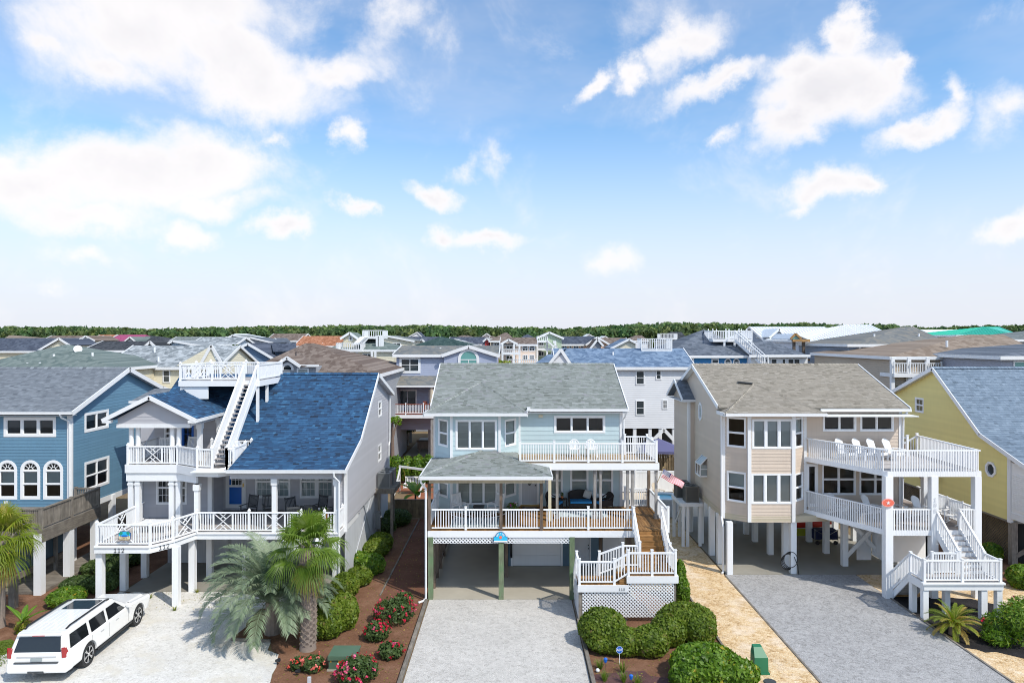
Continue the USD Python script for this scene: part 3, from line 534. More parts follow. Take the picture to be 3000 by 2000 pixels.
def railing(T, path, h=1.0, style='bal', mat='white_vinyl', gap=0.125, post=0.105, bw=0.042, bot=0.10, over=0.13, drop=0.0, posts=True, capball=False, name='railing', topw=0.09, toph=0.07, ends=(1, 1), maxpost=2.6, topmat=None, node=None, chipw=None):
    n = node or T.node(name); path = [np.array(p, float) for p in path]; topmat = topmat or mat
    for k in range(len(path)-1):
        p, q = path[k], path[k+1]; hv = (q-p)*[1, 1, 0]; L = np.linalg.norm(hv); d = hv/L; sl = (q[2]-p[2])/L; u = np.array([0, 0, 1.0])
        T.part('top_rail', B().beam(p+u*h, q+u*h, topw, toph), topmat, n)
        if bot is not None and style != 'over': T.part('bottom_rail', B().beam(p+u*bot, q+u*bot, 0.05, 0.06), mat, n)
        ns = max(1, int(math.ceil(L/maxpost))); at = [i*L/ns for i in range(ns+1)]
        if posts:
            for i, a in enumerate(at):
                if (k > 0 and i == 0) or (k == 0 and i == 0 and not ends[0]) or (k == len(path)-2 and i == ns and not ends[1]): continue
                c = p+d*a+u*sl*a; b = B().box(c[0]-post/2, c[0]+post/2, c[1]-post/2, c[1]+post/2, c[2]-0.12, c[2]+h+over)
                b.box(c[0]-post*0.62, c[0]+post*0.62, c[1]-post*0.62, c[1]+post*0.62, c[2]+h+over, c[2]+h+over+0.03)
                if capball:
                    z = c[2]+h+over+0.03; b.add([[c[0]-post*.6, c[1]-post*.6, z], [c[0]+post*.6, c[1]-post*.6, z], [c[0]+post*.6, c[1]+post*.6, z], [c[0]-post*.6, c[1]+post*.6, z], [c[0], c[1], z+0.12]], [(0, 1, 4), (1, 2, 4), (2, 3, 4), (3, 0, 4)])
                T.part('post', b, mat, n)
        fr = Fr(p[0], p[1], d[0], d[1])
        for i in range(ns):
            a0, a1 = at[i]+post*0.5, at[i+1]-post*0.5; W = a1-a0; zt0, zb0 = h-toph/2, (bot+0.03 if bot is not None else -drop)
            if style == 'over': zb0 = -drop
            skip = None
            if style == 'chip' and W > 0.9:
                s = min(chipw or (zt0-zb0)*1.15, W*0.7); m = (a0+a1)/2; skip = (m-s/2, m+s/2); zc = p[2]+(zt0+zb0)/2; hh = zt0-zb0
                F = rect(m-s/2, m+s/2, p[2]+zb0, p[2]+zt0); bars = []
                ang = math.degrees(math.atan2(hh, s)); Lb = math.hypot(hh, s)
                for sg in (1, -1):
                    for off in (0, 0.19, -0.19):
                        bar = affinity.rotate(rect(m-Lb, m+Lb, zc+off-0.017, zc+off+0.017), sg*ang, origin=(m, zc))
                        if off:
                            # short bars stop at the crossing diagonal, in the manner of a chinese fret
                            half = affinity.rotate(rect(m-3, m+3, zc, zc+3) if (off > 0) else rect(m-3, m+3, zc-3, zc), -sg*ang, origin=(m, zc)) if sg == 1 else affinity.rotate(rect(m-3, m+3, zc, zc+3) if off < 0 else rect(m-3, m+3, zc-3, zc), -sg*ang, origin=(m, zc))
                            bar = bar.intersection(half) if sg == 1 else bar.difference(half)
                        bars.append(bar.intersection(F))
                for bar in bars: T.piece(n, 'fret_bar', B().slab(fr, bar, 0.018, -0.018), mat)
                for x in (m-s/2, m+s/2): T.piece(n, 'baluster', B().slab(fr, rect(x-0.02, x+0.02, p[2]+zb0, p[2]+zt0), 0.02, -0.02), mat)
            nb = max(1, int(round(W/gap))); 
            for j in range(1, nb):
                a = a0+W*j/nb
                if skip and skip[0]-0.02 < a < skip[1]+0.02: continue
                c = p+d*a+u*sl*a; f = fr.n*(topw*0.35 if style == 'over' else 0); cx, cy = c[0]+f[0], c[1]+f[1]
                v = [[cx+d[0]*i_*bw/2+fr.n[0]*j_*bw/2, cy+d[1]*i_*bw/2+fr.n[1]*j_*bw/2, c[2]+z] for i_ in (-1, 1) for j_ in (-1, 1) for z in (zb0, zt0)]
                T.piece(n, 'baluster', B().add(v, BOXF), mat)
    return n
def deck(T, poly, z, along='y', mat='deck_new', bw=0.14, gapw=0.008, under='weathered_x', drop=0.2, name='deck', fascia=None, fz=(0.0, 0.30), fmat='white_paint', fth=0.05):
    n = T.node(name); P = Polygon(poly).buffer(0); x0, y0, x1, y1 = P.bounds; a, b_ = (x0, x1) if along == 'y' else (y0, y1); c = a
    while c < b_-0.01:
        q = (rect(c, min(c+bw-gapw, b_), y0, y1) if along == 'y' else rect(x0, x1, c, min(c+bw-gapw, b_))).intersection(P)
        for g in polys(q):
            v2, f = trimesh.creation.triangulate_polygon(g, engine='earcut'); k = len(v2); t = np.column_stack([v2, np.full(k, z)]); b = B().add(np.vstack([t, t-[0, 0, 0.035]]), np.vstack([f, f[:, ::-1]+k]))
            R = np.array(g.exterior.coords)[:-1]; m = len(R); R3 = np.column_stack([R, np.full(m, z)]); b.add(np.vstack([R3, R3-[0, 0, 0.035]]), [x for i in range(m) for x in ((i, i+m, (i+1) % m), ((i+1) % m, i+m, (i+1) % m+m))]); T.piece(n, 'deck_board', b, mat)
        c += bw
    v2, f = trimesh.creation.triangulate_polygon(P.buffer(-0.02), engine='earcut'); k = len(v2); t = np.column_stack([v2, np.full(k, z-0.05)])
    T.part('joists', B().add(np.vstack([t, t-[0, 0, drop]]), np.vstack([f, f[:, ::-1]+k])), under, n)
    for (p, q) in (fascia or []):
        p, q = np.array(p, float), np.array(q, float); d = (q-p)/np.linalg.norm(q-p); fr = Fr(p[0], p[1], *d)
        T.part('fascia', B().slab(fr, rect(-fth*0.3, np.linalg.norm(q-p)+fth*0.3, z-fz[1], z-fz[0]-0.002), fth, 0.001), fmat, n)
    return n
def flight(T, top, bot, width, side, n, mat='deck_newx', smat='white_paint', closed=True, name='stairs', tth=0.04, risers=None):
    'a straight flight: top, bot = middle of its head and foot; side = unit vector across'
    w = T.node(name); top, bot, sd = np.array(top, float), np.array(bot, float), np.array([*side, 0.0]); run = (bot-top)*[1, 1, 0]; R = np.linalg.norm(run); d = run/R; dz = (top[2]-bot[2])/n; tr = R/(n-1) if n > 1 else R
    for i in range(1, n):
        z = top[2]-i*dz; a = top+d*(tr*(i-1)-0.02); a[2] = z-tth/2; c = top+d*(tr*i+0.02); c[2] = z-tth/2
        T.piece(w, 'tread', B().beam(a, c, width, tth), mat)
    if closed:
        for i in range(n):
            c = top+d*(tr*i); zt = top[2]-i*dz-tth; p, q = c-sd*(width/2-0.01), c+sd*(width/2-0.01); p[2] = q[2] = zt-(dz-tth)/2; T.piece(w, 'riser', B().beam(p, q, 0.02, dz-tth), risers or mat)
    for s in (-1, 1):
        o = sd*s*(width/2+0.02); p, q = top+o, bot+o; T.part('stringer', B().beam(p-[0, 0, 0.14], q-[0, 0, 0.14], 0.045, 0.26), smat, w)
    return w
def lattice(T, fr, poly, mat='white_vinyl', step=0.105, w=0.038, parent=None, name='lattice', frame=0.0, dep=0.0):
    P = Polygon(poly); x0, z0, x1, z1 = P.bounds; b = B(); D = (x1-x0)+(z1-z0)
    for sg, dp in ((1, 0.0), (-1, 0.012)):
        c = -D
        while c < D:
            m = ((x0+x1)/2+c, (z0+z1)/2); q = affinity.rotate(rect(m[0]-D, m[0]+D, m[1]-w/2, m[1]+w/2), 45*sg, origin=m).intersection(P)
            if not q.is_empty: b.slab(fr, q, dep+dp+0.010, dep+dp)
            c += step*math.sqrt(2)
    return T.part(name, b, mat, parent, kind='stuff')
def post(T, x, y, z0, z1, w, mat, name='post', parent=None, base=None):
    T.part(name, B().box(x-w/2, x+w/2, y-w/2, y+w/2, z0, z1), mat, parent)
def gutter(T, p, q, mat='trim_white', h=0.13, w=0.12, parent=None):
    p, q = np.array(p, float), np.array(q, float); T.part('gutter', B().beam(p, q, w, h).beam(p+[0, 0, h*0.5], q+[0, 0, h*0.5], w*1.12, 0.02), mat, parent)
def pipe(T, pts, r=0.045, mat='trim_white', name='downspout', parent=None): T.part(name, B().tube(pts, r, 6), mat, parent)
def rake(T, pts, h=0.22, th=0.05, mat='trim_white', name='rake_board', drop=0.06):
    for p, q in zip(pts[:-1], pts[1:]):
        p, q = np.array(p, float), np.array(q, float); T.part(name, B().beam(p-[0, 0, h/2-drop], q-[0, 0, h/2-drop], th, h, ext=0.02), mat)
def text_b(txt, h, fr, a, z, dep=0.02, bold=False, center=True, th=0.006):
    m = meshkit.text_mesh(txt, h, th, bold); v = np.array(m.vertices)
    if center: v[:, 0] -= (v[:, 0].max()+v[:, 0].min())/2
    w = fr.pts(np.column_stack([v[:, 0]+a, v[:, 1]+z]), v[:, 2]+dep); return B().add(w, m.faces)

# ---- planting -------------------------------------------------------------------------------------
def leafquads(P, N, size, aspect=0.55, jit=0.7, r=nr):
    n = len(P); d = r.normal(size=(n, 3)); N = N+d*jit; N /= np.linalg.norm(N, axis=1, keepdims=True)
    a = np.cross(N, r.normal(size=(n, 3))); a /= np.linalg.norm(a, axis=1, keepdims=True)+1e-9; b = np.cross(N, a)
    s = (size*r.uniform(0.65, 1.3, n))[:, None]
    V = np.stack([P-a*s, P+b*s*aspect, P+a*s, P-b*s*aspect], 1).reshape(-1, 3); i = np.arange(n)*4
    return V, np.vstack([np.stack([i, i+1, i+2], 1), np.stack([i, i+2, i+3], 1)])
def crown_points(lobes, n, r, shell=0.16, low=-0.75):
    L = np.array(lobes, float); ar = np.array([(a*b+a*c+b*c) for a, b, c in L[:, 3:]]); k = r.choice(len(L), n, p=ar/ar.sum())
    d = r.normal(size=(n, 3)); d /= np.linalg.norm(d, axis=1, keepdims=True); keep = d[:, 2] > low; d, k = d[keep], k[keep]
    rad = 1-np.abs(r.normal(size=len(d)))*shell; wob = 1+0.16*(meshkit.fbm(d*2.2+k[:, None]*7.3, 3, 5)-0.5)
    P = L[k, :3]+d*L[k, 3:]*(rad*wob)[:, None]; N = d/L[k, 3:]; N /= np.linalg.norm(N, axis=1, keepdims=True)
    ins = np.zeros(len(P), bool)
    for j in range(len(L)): ins |= (np.sum(((P-L[j, :3])/L[j, 3:])**2, 1) < 0.70) & (k != j)
    return P[~ins], N[~ins]
def shrub(name, label, cat, lobes, n, mat, size=0.075, group=None, seed=1, flowers=None, stems=3, jit=0.6, core=0.86, aspect=0.55, shell=0.10, zmin=0.01, low=-0.75):
    r = np.random.default_rng(seed); L = np.array(lobes, float); base = (float(L[:, 0].mean()), float(L[:, 1].mean()), 0.0)
    T = Thing(name, label, cat, base, group); P, N = crown_points(lobes, n, r, shell, low); k = P[:, 2] > zmin; P, N = P[k], N[k]
    V, F = leafquads(P, N, size, aspect, jit, r); tone = np.clip(0.5+0.9*(meshkit.fbm(P*2.3, 3, seed)-0.5)+r.normal(0, 0.17, len(P)), 0, 1)
    b = B().add(V, F, np.repeat(tone, 4))
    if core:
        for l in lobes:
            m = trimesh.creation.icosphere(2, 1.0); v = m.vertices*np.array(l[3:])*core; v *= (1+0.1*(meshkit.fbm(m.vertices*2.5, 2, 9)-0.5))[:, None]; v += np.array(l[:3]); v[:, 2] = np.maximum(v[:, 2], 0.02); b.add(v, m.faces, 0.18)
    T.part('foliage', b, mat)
    s = B()
    for i in range(stems): 
        q = L[i % len(L)]; s.tube([(q[0]+r.normal()*0.1, q[1]+r.normal()*0.1, 0.0), (q[0]+r.normal()*0.25*q[3], q[1]+r.normal()*0.25*q[4], q[2])], [0.03, 0.012], 5)
    T.part('stem', s, 'stem')
    if flowers:
        fm, nf, fs = flowers; P2, N2 = crown_points(lobes, nf*2, r, 0.03, -0.2); P2, N2 = P2[:nf], N2[:nf]
        # petals gather in small heads
        fb = B()
        for p, q in zip(P2, N2):
            c = p+q*0.03; pp = c+r.normal(size=(7, 3))*fs*0.45; V, F = leafquads(pp, np.repeat(q[None], 7, 0), fs*0.6, 0.8, 0.8, r); fb.add(V, F, np.clip(r.uniform(0, 1)+r.normal(0, 0.1), 0, 1))
        T.part('flowers', fb, fm, kind='stuff')
    return T
def fan_leaf(r, base, az, el, pet, rad, mat_tone, droop=0.5, nl=34, spread=1.9):
    'a palmetto leaf: petiole, then a fan of folded segments that hang at their tips'
    b = B(); d = np.array([math.cos(az)*math.cos(el), math.sin(az)*math.cos(el), math.sin(el)]); up = np.array([-math.cos(az)*math.sin(el), -math.sin(az)*math.sin(el), math.cos(el)]); sd = np.cross(d, up)
    mid = base+d*pet*0.5+[0, 0, 0.06*pet]; hub = base+d*pet-[0, 0, 0.10*pet*max(0.2, math.cos(el))]; b.tube([base, mid, hub], [0.022, 0.016, 0.012], 4, 0.55)
    dd = nrm(hub-mid); up = nrm(up-dd*(up @ dd)); sd = np.cross(dd, up)
    for i in range(nl):
        t = (i/(nl-1)-0.5)*2*spread; L = rad*(0.62+0.38*math.cos(t*0.62))*r.uniform(0.9, 1.08); v = nrm(dd*math.cos(t)+sd*math.sin(t)+up*0.18*math.cos(t)); w = nrm(np.cross(v, up))*0.020; g = droop*L*r.uniform(0.7, 1.3)
        p0, p1, p2, p3 = hub, hub+v*L*0.45+up*0.012, hub+v*L*0.8-np.array([0, 0, g*0.28]), hub+v*L*0.98-np.array([0, 0, g*0.75]); tn = float(np.clip(mat_tone+r.normal()*0.07, 0, 1)); k = up*0.012
        b.add([p0-w*.3, p0+w*.3, p1-w-k, p1+w-k, p1+k, p2-w*.8, p2+w*.8, p3], [(0, 4, 2), (0, 1, 4), (1, 3, 4), (2, 4, 5), (4, 6, 5), (4, 3, 6), (5, 6, 7)], [tn]*7+[min(1, tn+0.25)])
    return b
def feather(r, base, az, el, L, tone, droop=1.0, nl=46, ll=0.42, vee=0.7, w=0.013):
    'a feather-palm frond: arching rachis with narrow leaflets along both sides'
    b = B(); m = 12; pts = []; h = np.array([math.cos(az), math.sin(az), 0.0]); p = np.array(base, float); e = el
    for i in range(m+1):
        pts.append(p.copy()); p = p+(h*math.cos(e)+np.array([0, 0, math.sin(e)]))*L/m; e -= droop*(0.35+1.5*i/m)*1.9/m
    pts = np.array(pts); b.tube(pts, np.linspace(0.022, 0.005, m+1), 4, min(1, tone+0.2)); sd = np.array([-h[1], h[0], 0.0])
    for i in range(nl):
        t = 0.10+0.90*i/(nl-1); x = t*m; k = min(m-1, int(x)); c = pts[k]+(pts[k+1]-pts[k])*(x-k); d = nrm(pts[k+1]-pts[k]); up = nrm(np.cross(sd, d)) if np.cross(sd, d)[2] > 0 else -nrm(np.cross(sd, d)); l = ll*(0.45+0.75*math.sin(math.pi*min(1, 0.12+t*0.86)))*r.uniform(0.85, 1.1)
        for s in (-1, 1):
            v = nrm(d*0.75+sd*s*0.8+up*vee*0.6); q = c+v*l*0.55; tip = c+v*l-np.array([0, 0, l*0.30*r.uniform(0.5, 1.4)]); ww = nrm(np.cross(v, up))*w; tn = float(np.clip(tone+r.normal()*0.1, 0, 1)); b.add([c-ww*.5, c+ww*.5, q-ww, q+ww, tip], [(0, 1, 3), (0, 3, 2), (2, 3, 4)], tn)
    return b
def big_leaf(r, base, az, el, L, W, tone, droop=0.8, torn=True):
    'a banana-like blade'
    b = B(); m = 9; h = np.array([math.cos(az), math.sin(az), 0.0]); sd = np.array([-h[1], h[0], 0.0]); p = np.array(base, float); e = el; C = []
    for i in range(m+1): C.append(p.copy()); p = p+(h*math.cos(e)+np.array([0, 0, math.sin(e)]))*L/m; e -= droop*(0.4+1.4*i/m)*1.3/m
    b.tube(C, np.linspace(0.03, 0.008, m+1), 4, min(1, tone+0.2))
    for s in (-1, 1):
        for i in range(1, m):
            w0, w1 = [W*math.sin(math.pi*min(1, (j-0.6)/(m-0.6)))**0.6 if j > 0.6 else 0.02 for j in (i, i+1)]; gp = 0.97 if torn and r.random() < 0.4 else 1.0
            a0, a1 = C[i], C[i]+(C[i+1]-C[i])*gp; o = np.array([0, 0, 0.10*W*3]); b.add([a0, a1, a1+sd*s*w1+o*.6, a0+sd*s*w0+o*.6], [(0, 1, 2), (0, 2, 3)], float(np.clip(tone+r.normal()*0.1, 0, 1)))
    return b
# ---- the ground -----------------------------------------------------------------------------------
def sheet(name, pts, z, mat, label=None, n=None):
    v2, f = trimesh.creation.triangulate_polygon(Polygon(pts).buffer(0), engine='earcut')
    struct(name, B().add(np.column_stack([v2, np.full(len(v2), z)]), f), mat, label)
def wob(pts, amp=0.12, step=0.5, seed=1):
    'an outline with an uneven edge'
    r = np.random.default_rng(seed); out = []
    for p, q in zip(pts, pts[1:]+pts[:1]):
        p, q = np.array(p, float), np.array(q, float); n = max(1, int(np.linalg.norm(q-p)/step))
        for i in range(n): out.append(tuple(p+(q-p)*i/n+(r.normal(0, amp, 2) if i else 0)))
    return out
b = B()
for x in range(-10, 10):
    for y in range(0, 10): b.add([(x*150, y*150-20, -0.02), (x*150+150, y*150-20, -0.02), (x*150+150, y*150+130, -0.02), (x*150, y*150+130, -0.02)], [(0, 1, 2), (0, 2, 3)])
struct('ground', b, 'yard_soil')
sheet('mulch_bed', wob([(-8.9, 14), (-8.85, 25), (-9.3, 27.2), (-10, 28.3), (-11.7, 28.5), (-11.9, 33.9), (-8.6, 33.9), (-8.6, 47.6), (-6.45, 47.6), (-6.45, 32.3), (-5.2, 33.2), (-4.1, 32.9), (-4.1, 14)], 0.10, 0.6, 2), 0.0, 'pine_straw')
sheet('side_path', wob([(-6.45, 32.3), (-5.2, 33.2), (-4.1, 32.9), (-4.1, 47.8), (-6.45, 47.8)], 0.05, 0.6, 3), 0.004, 'path_straw')
sheet('left_bed', wob([(-32, 14), (-21.5, 14), (-20.4, 28), (-19.2, 30), (-19.4, 33.9), (-19.4, 46), (-32, 46)], 0.12, 0.6, 4), 0.004, 'pine_straw')
sheet('grass_strip', wob([(-26, 24), (-20.6, 24), (-19.0, 26.6), (-19.3, 27.8), (-21, 28.6), (-26, 28.4)], 0.10, 0.4, 5), 0.008, 'lawn')
sheet('white_driveway', wob([(-21.4, 14), (-8.9, 14), (-8.85, 25), (-9.3, 27.2), (-10, 28.3), (-11.7, 28.5), (-11.9, 33.95), (-19.5, 33.95), (-19.4, 30.5), (-20.2, 27.2), (-20.8, 25.5)], 0.10, 0.45, 6), 0.012, 'gravel_white')
sheet('slab', [(-19.3, 33.9), (-8.62, 33.9), (-8.62, 46), (-19.4, 46)], 0.020, 'concrete_grey')
sheet('gravel_driveway', [(-3.98, 14), (2.86, 14), (2.86, 32.95), (-3.98, 32.95)], 0.012, 'gravel_drive')
sheet('slab', [(-4.05, 32.9), (6.0, 32.9), (6.0, 47.4), (-4.05, 47.4)], 0.020, 'concrete')
sheet('front_bed', wob([(2.98, 14), (8.6, 14), (8.6, 34), (2.98, 34)], 0.06, 0.7, 7), 0.0, 'pine_straw')
sheet('mauve_mulch', wob([(3.05, 20), (6.1, 20), (6.0, 25.2), (5.0, 25.9), (3.1, 25.6)], 0.12, 0.35, 8), 0.004, 'mulch_mauve')
sheet('tan_gravel', [(8.66, 14), (11.22, 14), (11.3, 36.4), (11.35, 47.8), (7.7, 47.8), (7.7, 36), (8.66, 33.4)], 0.006, 'gravel_tan')
sheet('grey_driveway', [(11.30, 14), (18.3, 14), (18.3, 36.45), (11.38, 36.45)], 0.012, 'gravel_grey')
sheet('slab', [(11.4, 36.35), (21.6, 36.35), (21.6, 48.2), (11.4, 48.2)], 0.020, 'concrete_grey')
sheet('tan_gravel', [(18.32, 14), (27.2, 14), (27.2, 36.2), (21.62, 36.2), (21.62, 48), (18.32, 36.2)], 0.004, 'gravel_tan')
sheet('black_mulch_bed', wob([(18.34, 33.2), (20, 33.3), (21.8, 33), (23, 32.2), (26.5, 31), (26.5, 26.2), (20.2, 26.8), (18.4, 27.8)], 0.12, 0.4, 9), 0.010, 'mulch_black')
sheet('red_bed', wob([(27.2, 14), (48, 14), (48, 46), (24.2, 46), (24.2, 38), (26, 34)], 0.1, 0.6, 10), 0.008, 'pine_straw')
sheet('patio', [(7.5, 48.2), (16, 48.2), (16, 55.6), (7.5, 55.6)], 0.016, 'tan_canvas')
sheet('red_yard', wob([(-26, 56), (2, 56), (2, 71), (-26, 71)], 0.3, 1.0, 11), 0.004, 'red_yard')
sheet('back_lawn', wob([(-8.4, 48), (7, 48), (7, 55.8), (-8.4, 55.8)], 0.1, 1.0, 12), 0.006, 'red_yard')
# the street between the second and third rows of houses, and the one beyond
for y in (97, 152): sheet('road', [(-300, y), (300, y), (300, y+6.5), (-300, y+6.5)], 0.01, 'concrete_grey')
# timber kerbs
def kerb(label, segs, mat='weathered_y', w=0.14, h=0.16):
    T = Thing('timber_edging', label, 'edging', (segs[0][0][0], segs[0][0][1], 0))
    for p, q in segs:
        p, q = np.array(p, float), np.array(q, float); L = np.linalg.norm(q-p); n = max(1, int(L/2.4))
        for i in range(n): a, c = p+(q-p)*i/n, p+(q-p)*(i+1)/n-(q-p)/L*0.012; T.part('timber', B().beam([*a, h/2-0.02], [*c, h/2-0.02+rnd.uniform(-.015, .015)], w, h), mat)
kerb('weathered grey timber edging along the left side of the pale middle driveway', [((-4.10, 14), (-4.10, 32.7))])
kerb('weathered timber edging along the right side of the pale middle driveway beside the clipped hedge', [((2.97, 14), (2.97, 32.6))])
kerb('thin sunken wooden edging board between the shrub row and the brown side path', [((-6.45, 33.4), (-6.45, 47.4))], w=0.07, h=0.07)
kerb('thin timber edging between the red front bed and the tan gravel strip', [((8.62, 14), (8.62, 33.3))], w=0.08, h=0.1)
kerb('low timber edging between the tan gravel strip and the grey gravel driveway', [((11.26, 14), (11.32, 36.3))], w=0.08, h=0.06)
kerb('low timber edging along the right side of the grey gravel driveway by the black mulch', [((18.32, 14), (18.32, 33.2))], w=0.09, h=0.07)
kerb('dark timber front edge of the palm bed on the white gravel', [((-11.7, 28.45), (-10.0, 28.3))], w=0.1, h=0.14)
kerb('timber edging behind the posts of the right hand stair landing', [((18.4, 33.3), (20.6, 33.35))], 'raw_pine', w=0.1, h=0.1)
# ---- house 110: light blue house in the middle ------------------------------------------------------
def house110():
    T = Thing('beach_house', 'light blue two-storey beach house with grey shingle roofs, open garage and white-railed decks, numbered 110', 'house', (1.0, 40.0, 0))
    YW, YB, YD = 37.7, 36.3, 35.0          # main wall, bay front, upper deck front
    Z1, Z2, ZE, ZR, YR = 3.33, 6.21, 8.66, 10.9, 42.6
    xl, xr = -4.28, 6.07
    bx = [(-4.26, YW), (-3.22, YB), (-0.66, YB), (0.40, YW)]
    # --- walls, windows cut in
    S = 'siding_aqua'
    frM = Fr(0, YW); frB = Fr(0, YB); frL = Fr(bx[0][0], bx[0][1], 1.04, -1.4); frR = Fr(bx[2][0], bx[2][1], 1.06, 1.4); Ld = math.hypot(1.05, 1.4)
    def XW(u, Y=YW): return XU(u, Y)
    h = [window(T, frM, XW(1623), XW(1773), ZV(1268, YW), ZV(1217, YW), cols=3, trim=0.11)]
    for u0, u1 in ((1601, 1649), (1670, 1724), (1743, 1796)): h.append(window(T, frM, XW(u0), XW(u1), ZV(1452, YW), 5.62, split=0.5, trim=0.09, blind='slat'))
    # front door with oval light
    d0, d1 = XW(1524), XW(1579); dz0 = Z1+0.10
    dn = T.node('front_door'); D = rect(d0, d1, dz0, 5.55); P = rect(d0+0.10, d1-0.10, dz0+0.02, 5.45); c = ((d0+d1)/2, dz0+1.45); ov = affinity.scale(Point(c).buffer(1.0, 12), 0.16, 0.42)
    T.part('frame', B().slab(frM, D.difference(P), 0.05, -0.05), 'white_vinyl', dn); T.part('door_leaf', B().slab(frM, P.difference(ov), -0.01, -0.05), 'door_grey', dn); T.part('oval_light', B().slab(frM, ov, -0.025, -0.03), 'pane_far', dn)
    mold = B().slab(frM, affinity.scale(ov, 1.18, 1.08).difference(ov), 0.002, -0.02)
    for k in (-1, 1): q = rect(c[0]+k*0.17-0.12, c[0]+k*0.17+0.12, dz0+0.15, dz0+0.85); mold.slab(frM, q.difference(q.buffer(-0.025)), 0.002, -0.02)
    T.part('moulding', mold, 'door_grey', dn)
    kb = B(); 
    for z in (1.05, 1.25): kb.tm(trimesh.creation.icosphere(1, 0.035).apply_translation(frM.p(d1-0.19, dz0+z, 0.03)))
    T.part('handle', kb, 'black', dn); T.part('sill', B().slab(frM, rect(d0-0.02, d1+0.02, dz0-0.09, dz0), 0.12, 0.0), 'brass', dn)
    h.append(D.buffer(-0.03))
    wall(T, frM, [(bx[3][0]-0.1, Z1-0.25), (xr, Z1-0.25), (xr, ZE+0.05), (bx[3][0]-0.1, ZE+0.05)], S, h, 0.25)
    hb = [window(T, frB, XW(1334.5, YB), XW(1456, YB), ZV(1317, YB), ZV(1229, YB), cols=3, trim=0.09, blind='slat'), window(T, frB, XW(1337, YB), XW(1458, YB), ZV(1478, YB), 5.75, cols=3, trim=0.09, blind='slat')]
    wall(T, frB, [(bx[1][0], Z1-0.25), (bx[2][0], Z1-0.25), (bx[2][0], ZE), (bx[1][0], ZE)], S, hb, 0.25)
    for fr in (frL, frR):
        hh = [window(T, fr, 0.42, Ld-0.32, 6.75, 8.22, split=0.48, trim=0.09, blind='slat'), window(T, fr, 0.42, Ld-0.32, 4.02, 5.62, split=0.48, trim=0.09, blind='slat')]
        wall(T, fr, [(0, Z1-0.25), (Ld, Z1-0.25), (Ld, ZE), (0, ZE)], S, hh, 0.25)
    for (x, y) in bx: T.part('corner_board', B().box(x-0.07, x+0.07, y-0.07, y+0.05, Z1-0.25, ZE-0.1), 'trim_white')
    for x in (xr-0.06,): T.part('corner_board', B().box(x-0.07, x+0.09, YW-0.05, YW+0.1, Z1-0.25, ZE-0.05), 'trim_white')
    frS = Fr(xr, YW, 0, 1); wall(T, frS, [(0, Z1-0.25), (9.8, Z1-0.25), (9.8, ZE), (4.9, ZR-0.1), (0, ZE)], S, [], 0.25)
    frW = Fr(xl, YW+9.8, 0, -1); wall(T, frW, [(0, Z1-0.25), (9.8, Z1-0.25), (9.8, ZE), (4.9, ZR-0.1), (0, ZE)], S, [], 0.25)
    T.part('rear_wall', B().box(xl, xr, YW+9.7, YW+9.8, Z1-0.25, ZE), S)
    T.part('floor_slab', B().add([(x, y, z) for z in (Z1-0.22, Z1-0.02) for x, y in ((xl+.1, YW+.13), (bx[1][0], YB+.13), (bx[2][0], YB+.13), (xr-.13, YW+.13), (xr-.13, YW+9.7), (xl+.13, YW+9.7))], [(0, i, i+1) for i in range(1, 5)]+[(6, 6+i+1, 6+i) for i in range(1, 5)]), 'room')
    T.part('upper_floor', B().box(xl+.13, xr-.13, YW+.15, YW+9.6, Z2-0.2, Z2), 'room'); T.part('ceiling', B().box(xl+.13, xr-.13, YW+.15, YW+9.6, ZE-0.2, ZE-0.1), 'room')
    T.part('porch_light', B().slab(frM, rect(XW(1578), XW(1590), ZV(1222, YW), ZV(1214, YW)), 0.10, 0.0), 'cream')
    # --- main roof
    R = T.node('roof'); o = 0.30
    G1 = lambda x, y: ZE+0.06+(ZR-ZE)/(YR-37.3)*(y-37.3)
    e = (-4.45, 6.32); ap = (-1.84, 40.0); zb = 8.62
    roof_plane(T, R, [(e[0], 37.3, G1(0, 37.3)), (e[1], 37.3, G1(0, 37.3)), (e[1], YR, ZR+.06), (e[0], YR, ZR+.06)], 'shingle_grey', seed=1)
    roof_plane(T, R, [(e[0], YR, ZR+.06), (e[1], YR, ZR+.06), (e[1], YW+9.9, ZE), (e[0], YW+9.9, ZE)], 'shingle_grey', shingle=False)
    A, C = (-4.62, 35.9, zb), (0.78, 35.9, zb); pk = (ap[0], ap[1]+0.25, G1(0, ap[1]+0.25)+0.02)
    roof_plane(T, R, [A, C, pk], 'shingle_grey', seed=2)
    roof_plane(T, R, [(A[0], 37.6, zb), A, pk], 'shingle_grey', seed=3); roof_plane(T, R, [C, (C[0], 37.6, zb), pk], 'shingle_grey', seed=4)
    caps(T, R, A, pk, 'shingle_grey', seed=1); caps(T, R, C, pk, 'shingle_grey', seed=2); caps(T, R, (e[0], YR, ZR+.08), (e[1], YR, ZR+.08), 'shingle_grey', 0.3)
    gutter(T, (A[0], 35.84, zb-.05), (C[0], 35.84, zb-.05)); gutter(T, (C[0]+.08, 37.24, ZE), (e[1]+.05, 37.24, ZE)); T.part('fascia', B().beam((C[0]+0.03, 35.9, zb-0.06), (C[0]+0.03, 37.3, zb-0.02), 0.05, 0.2).beam((A[0]-.03, 35.9, zb-.06), (A[0]-.03, 37.6, zb-.06), .05, .2), 'trim_white')
    rake(T, [(e[1]+.03, 37.25, G1(0, 37.25)), (e[1]+.03, YR, ZR+.06), (e[1]+.03, YW+9.9, ZE)]); rake(T, [(e[0]-.03, 37.6, G1(0, 37.6)), (e[0]-.03, YR, ZR+.06), (e[0]-.03, YW+9.9, ZE)])
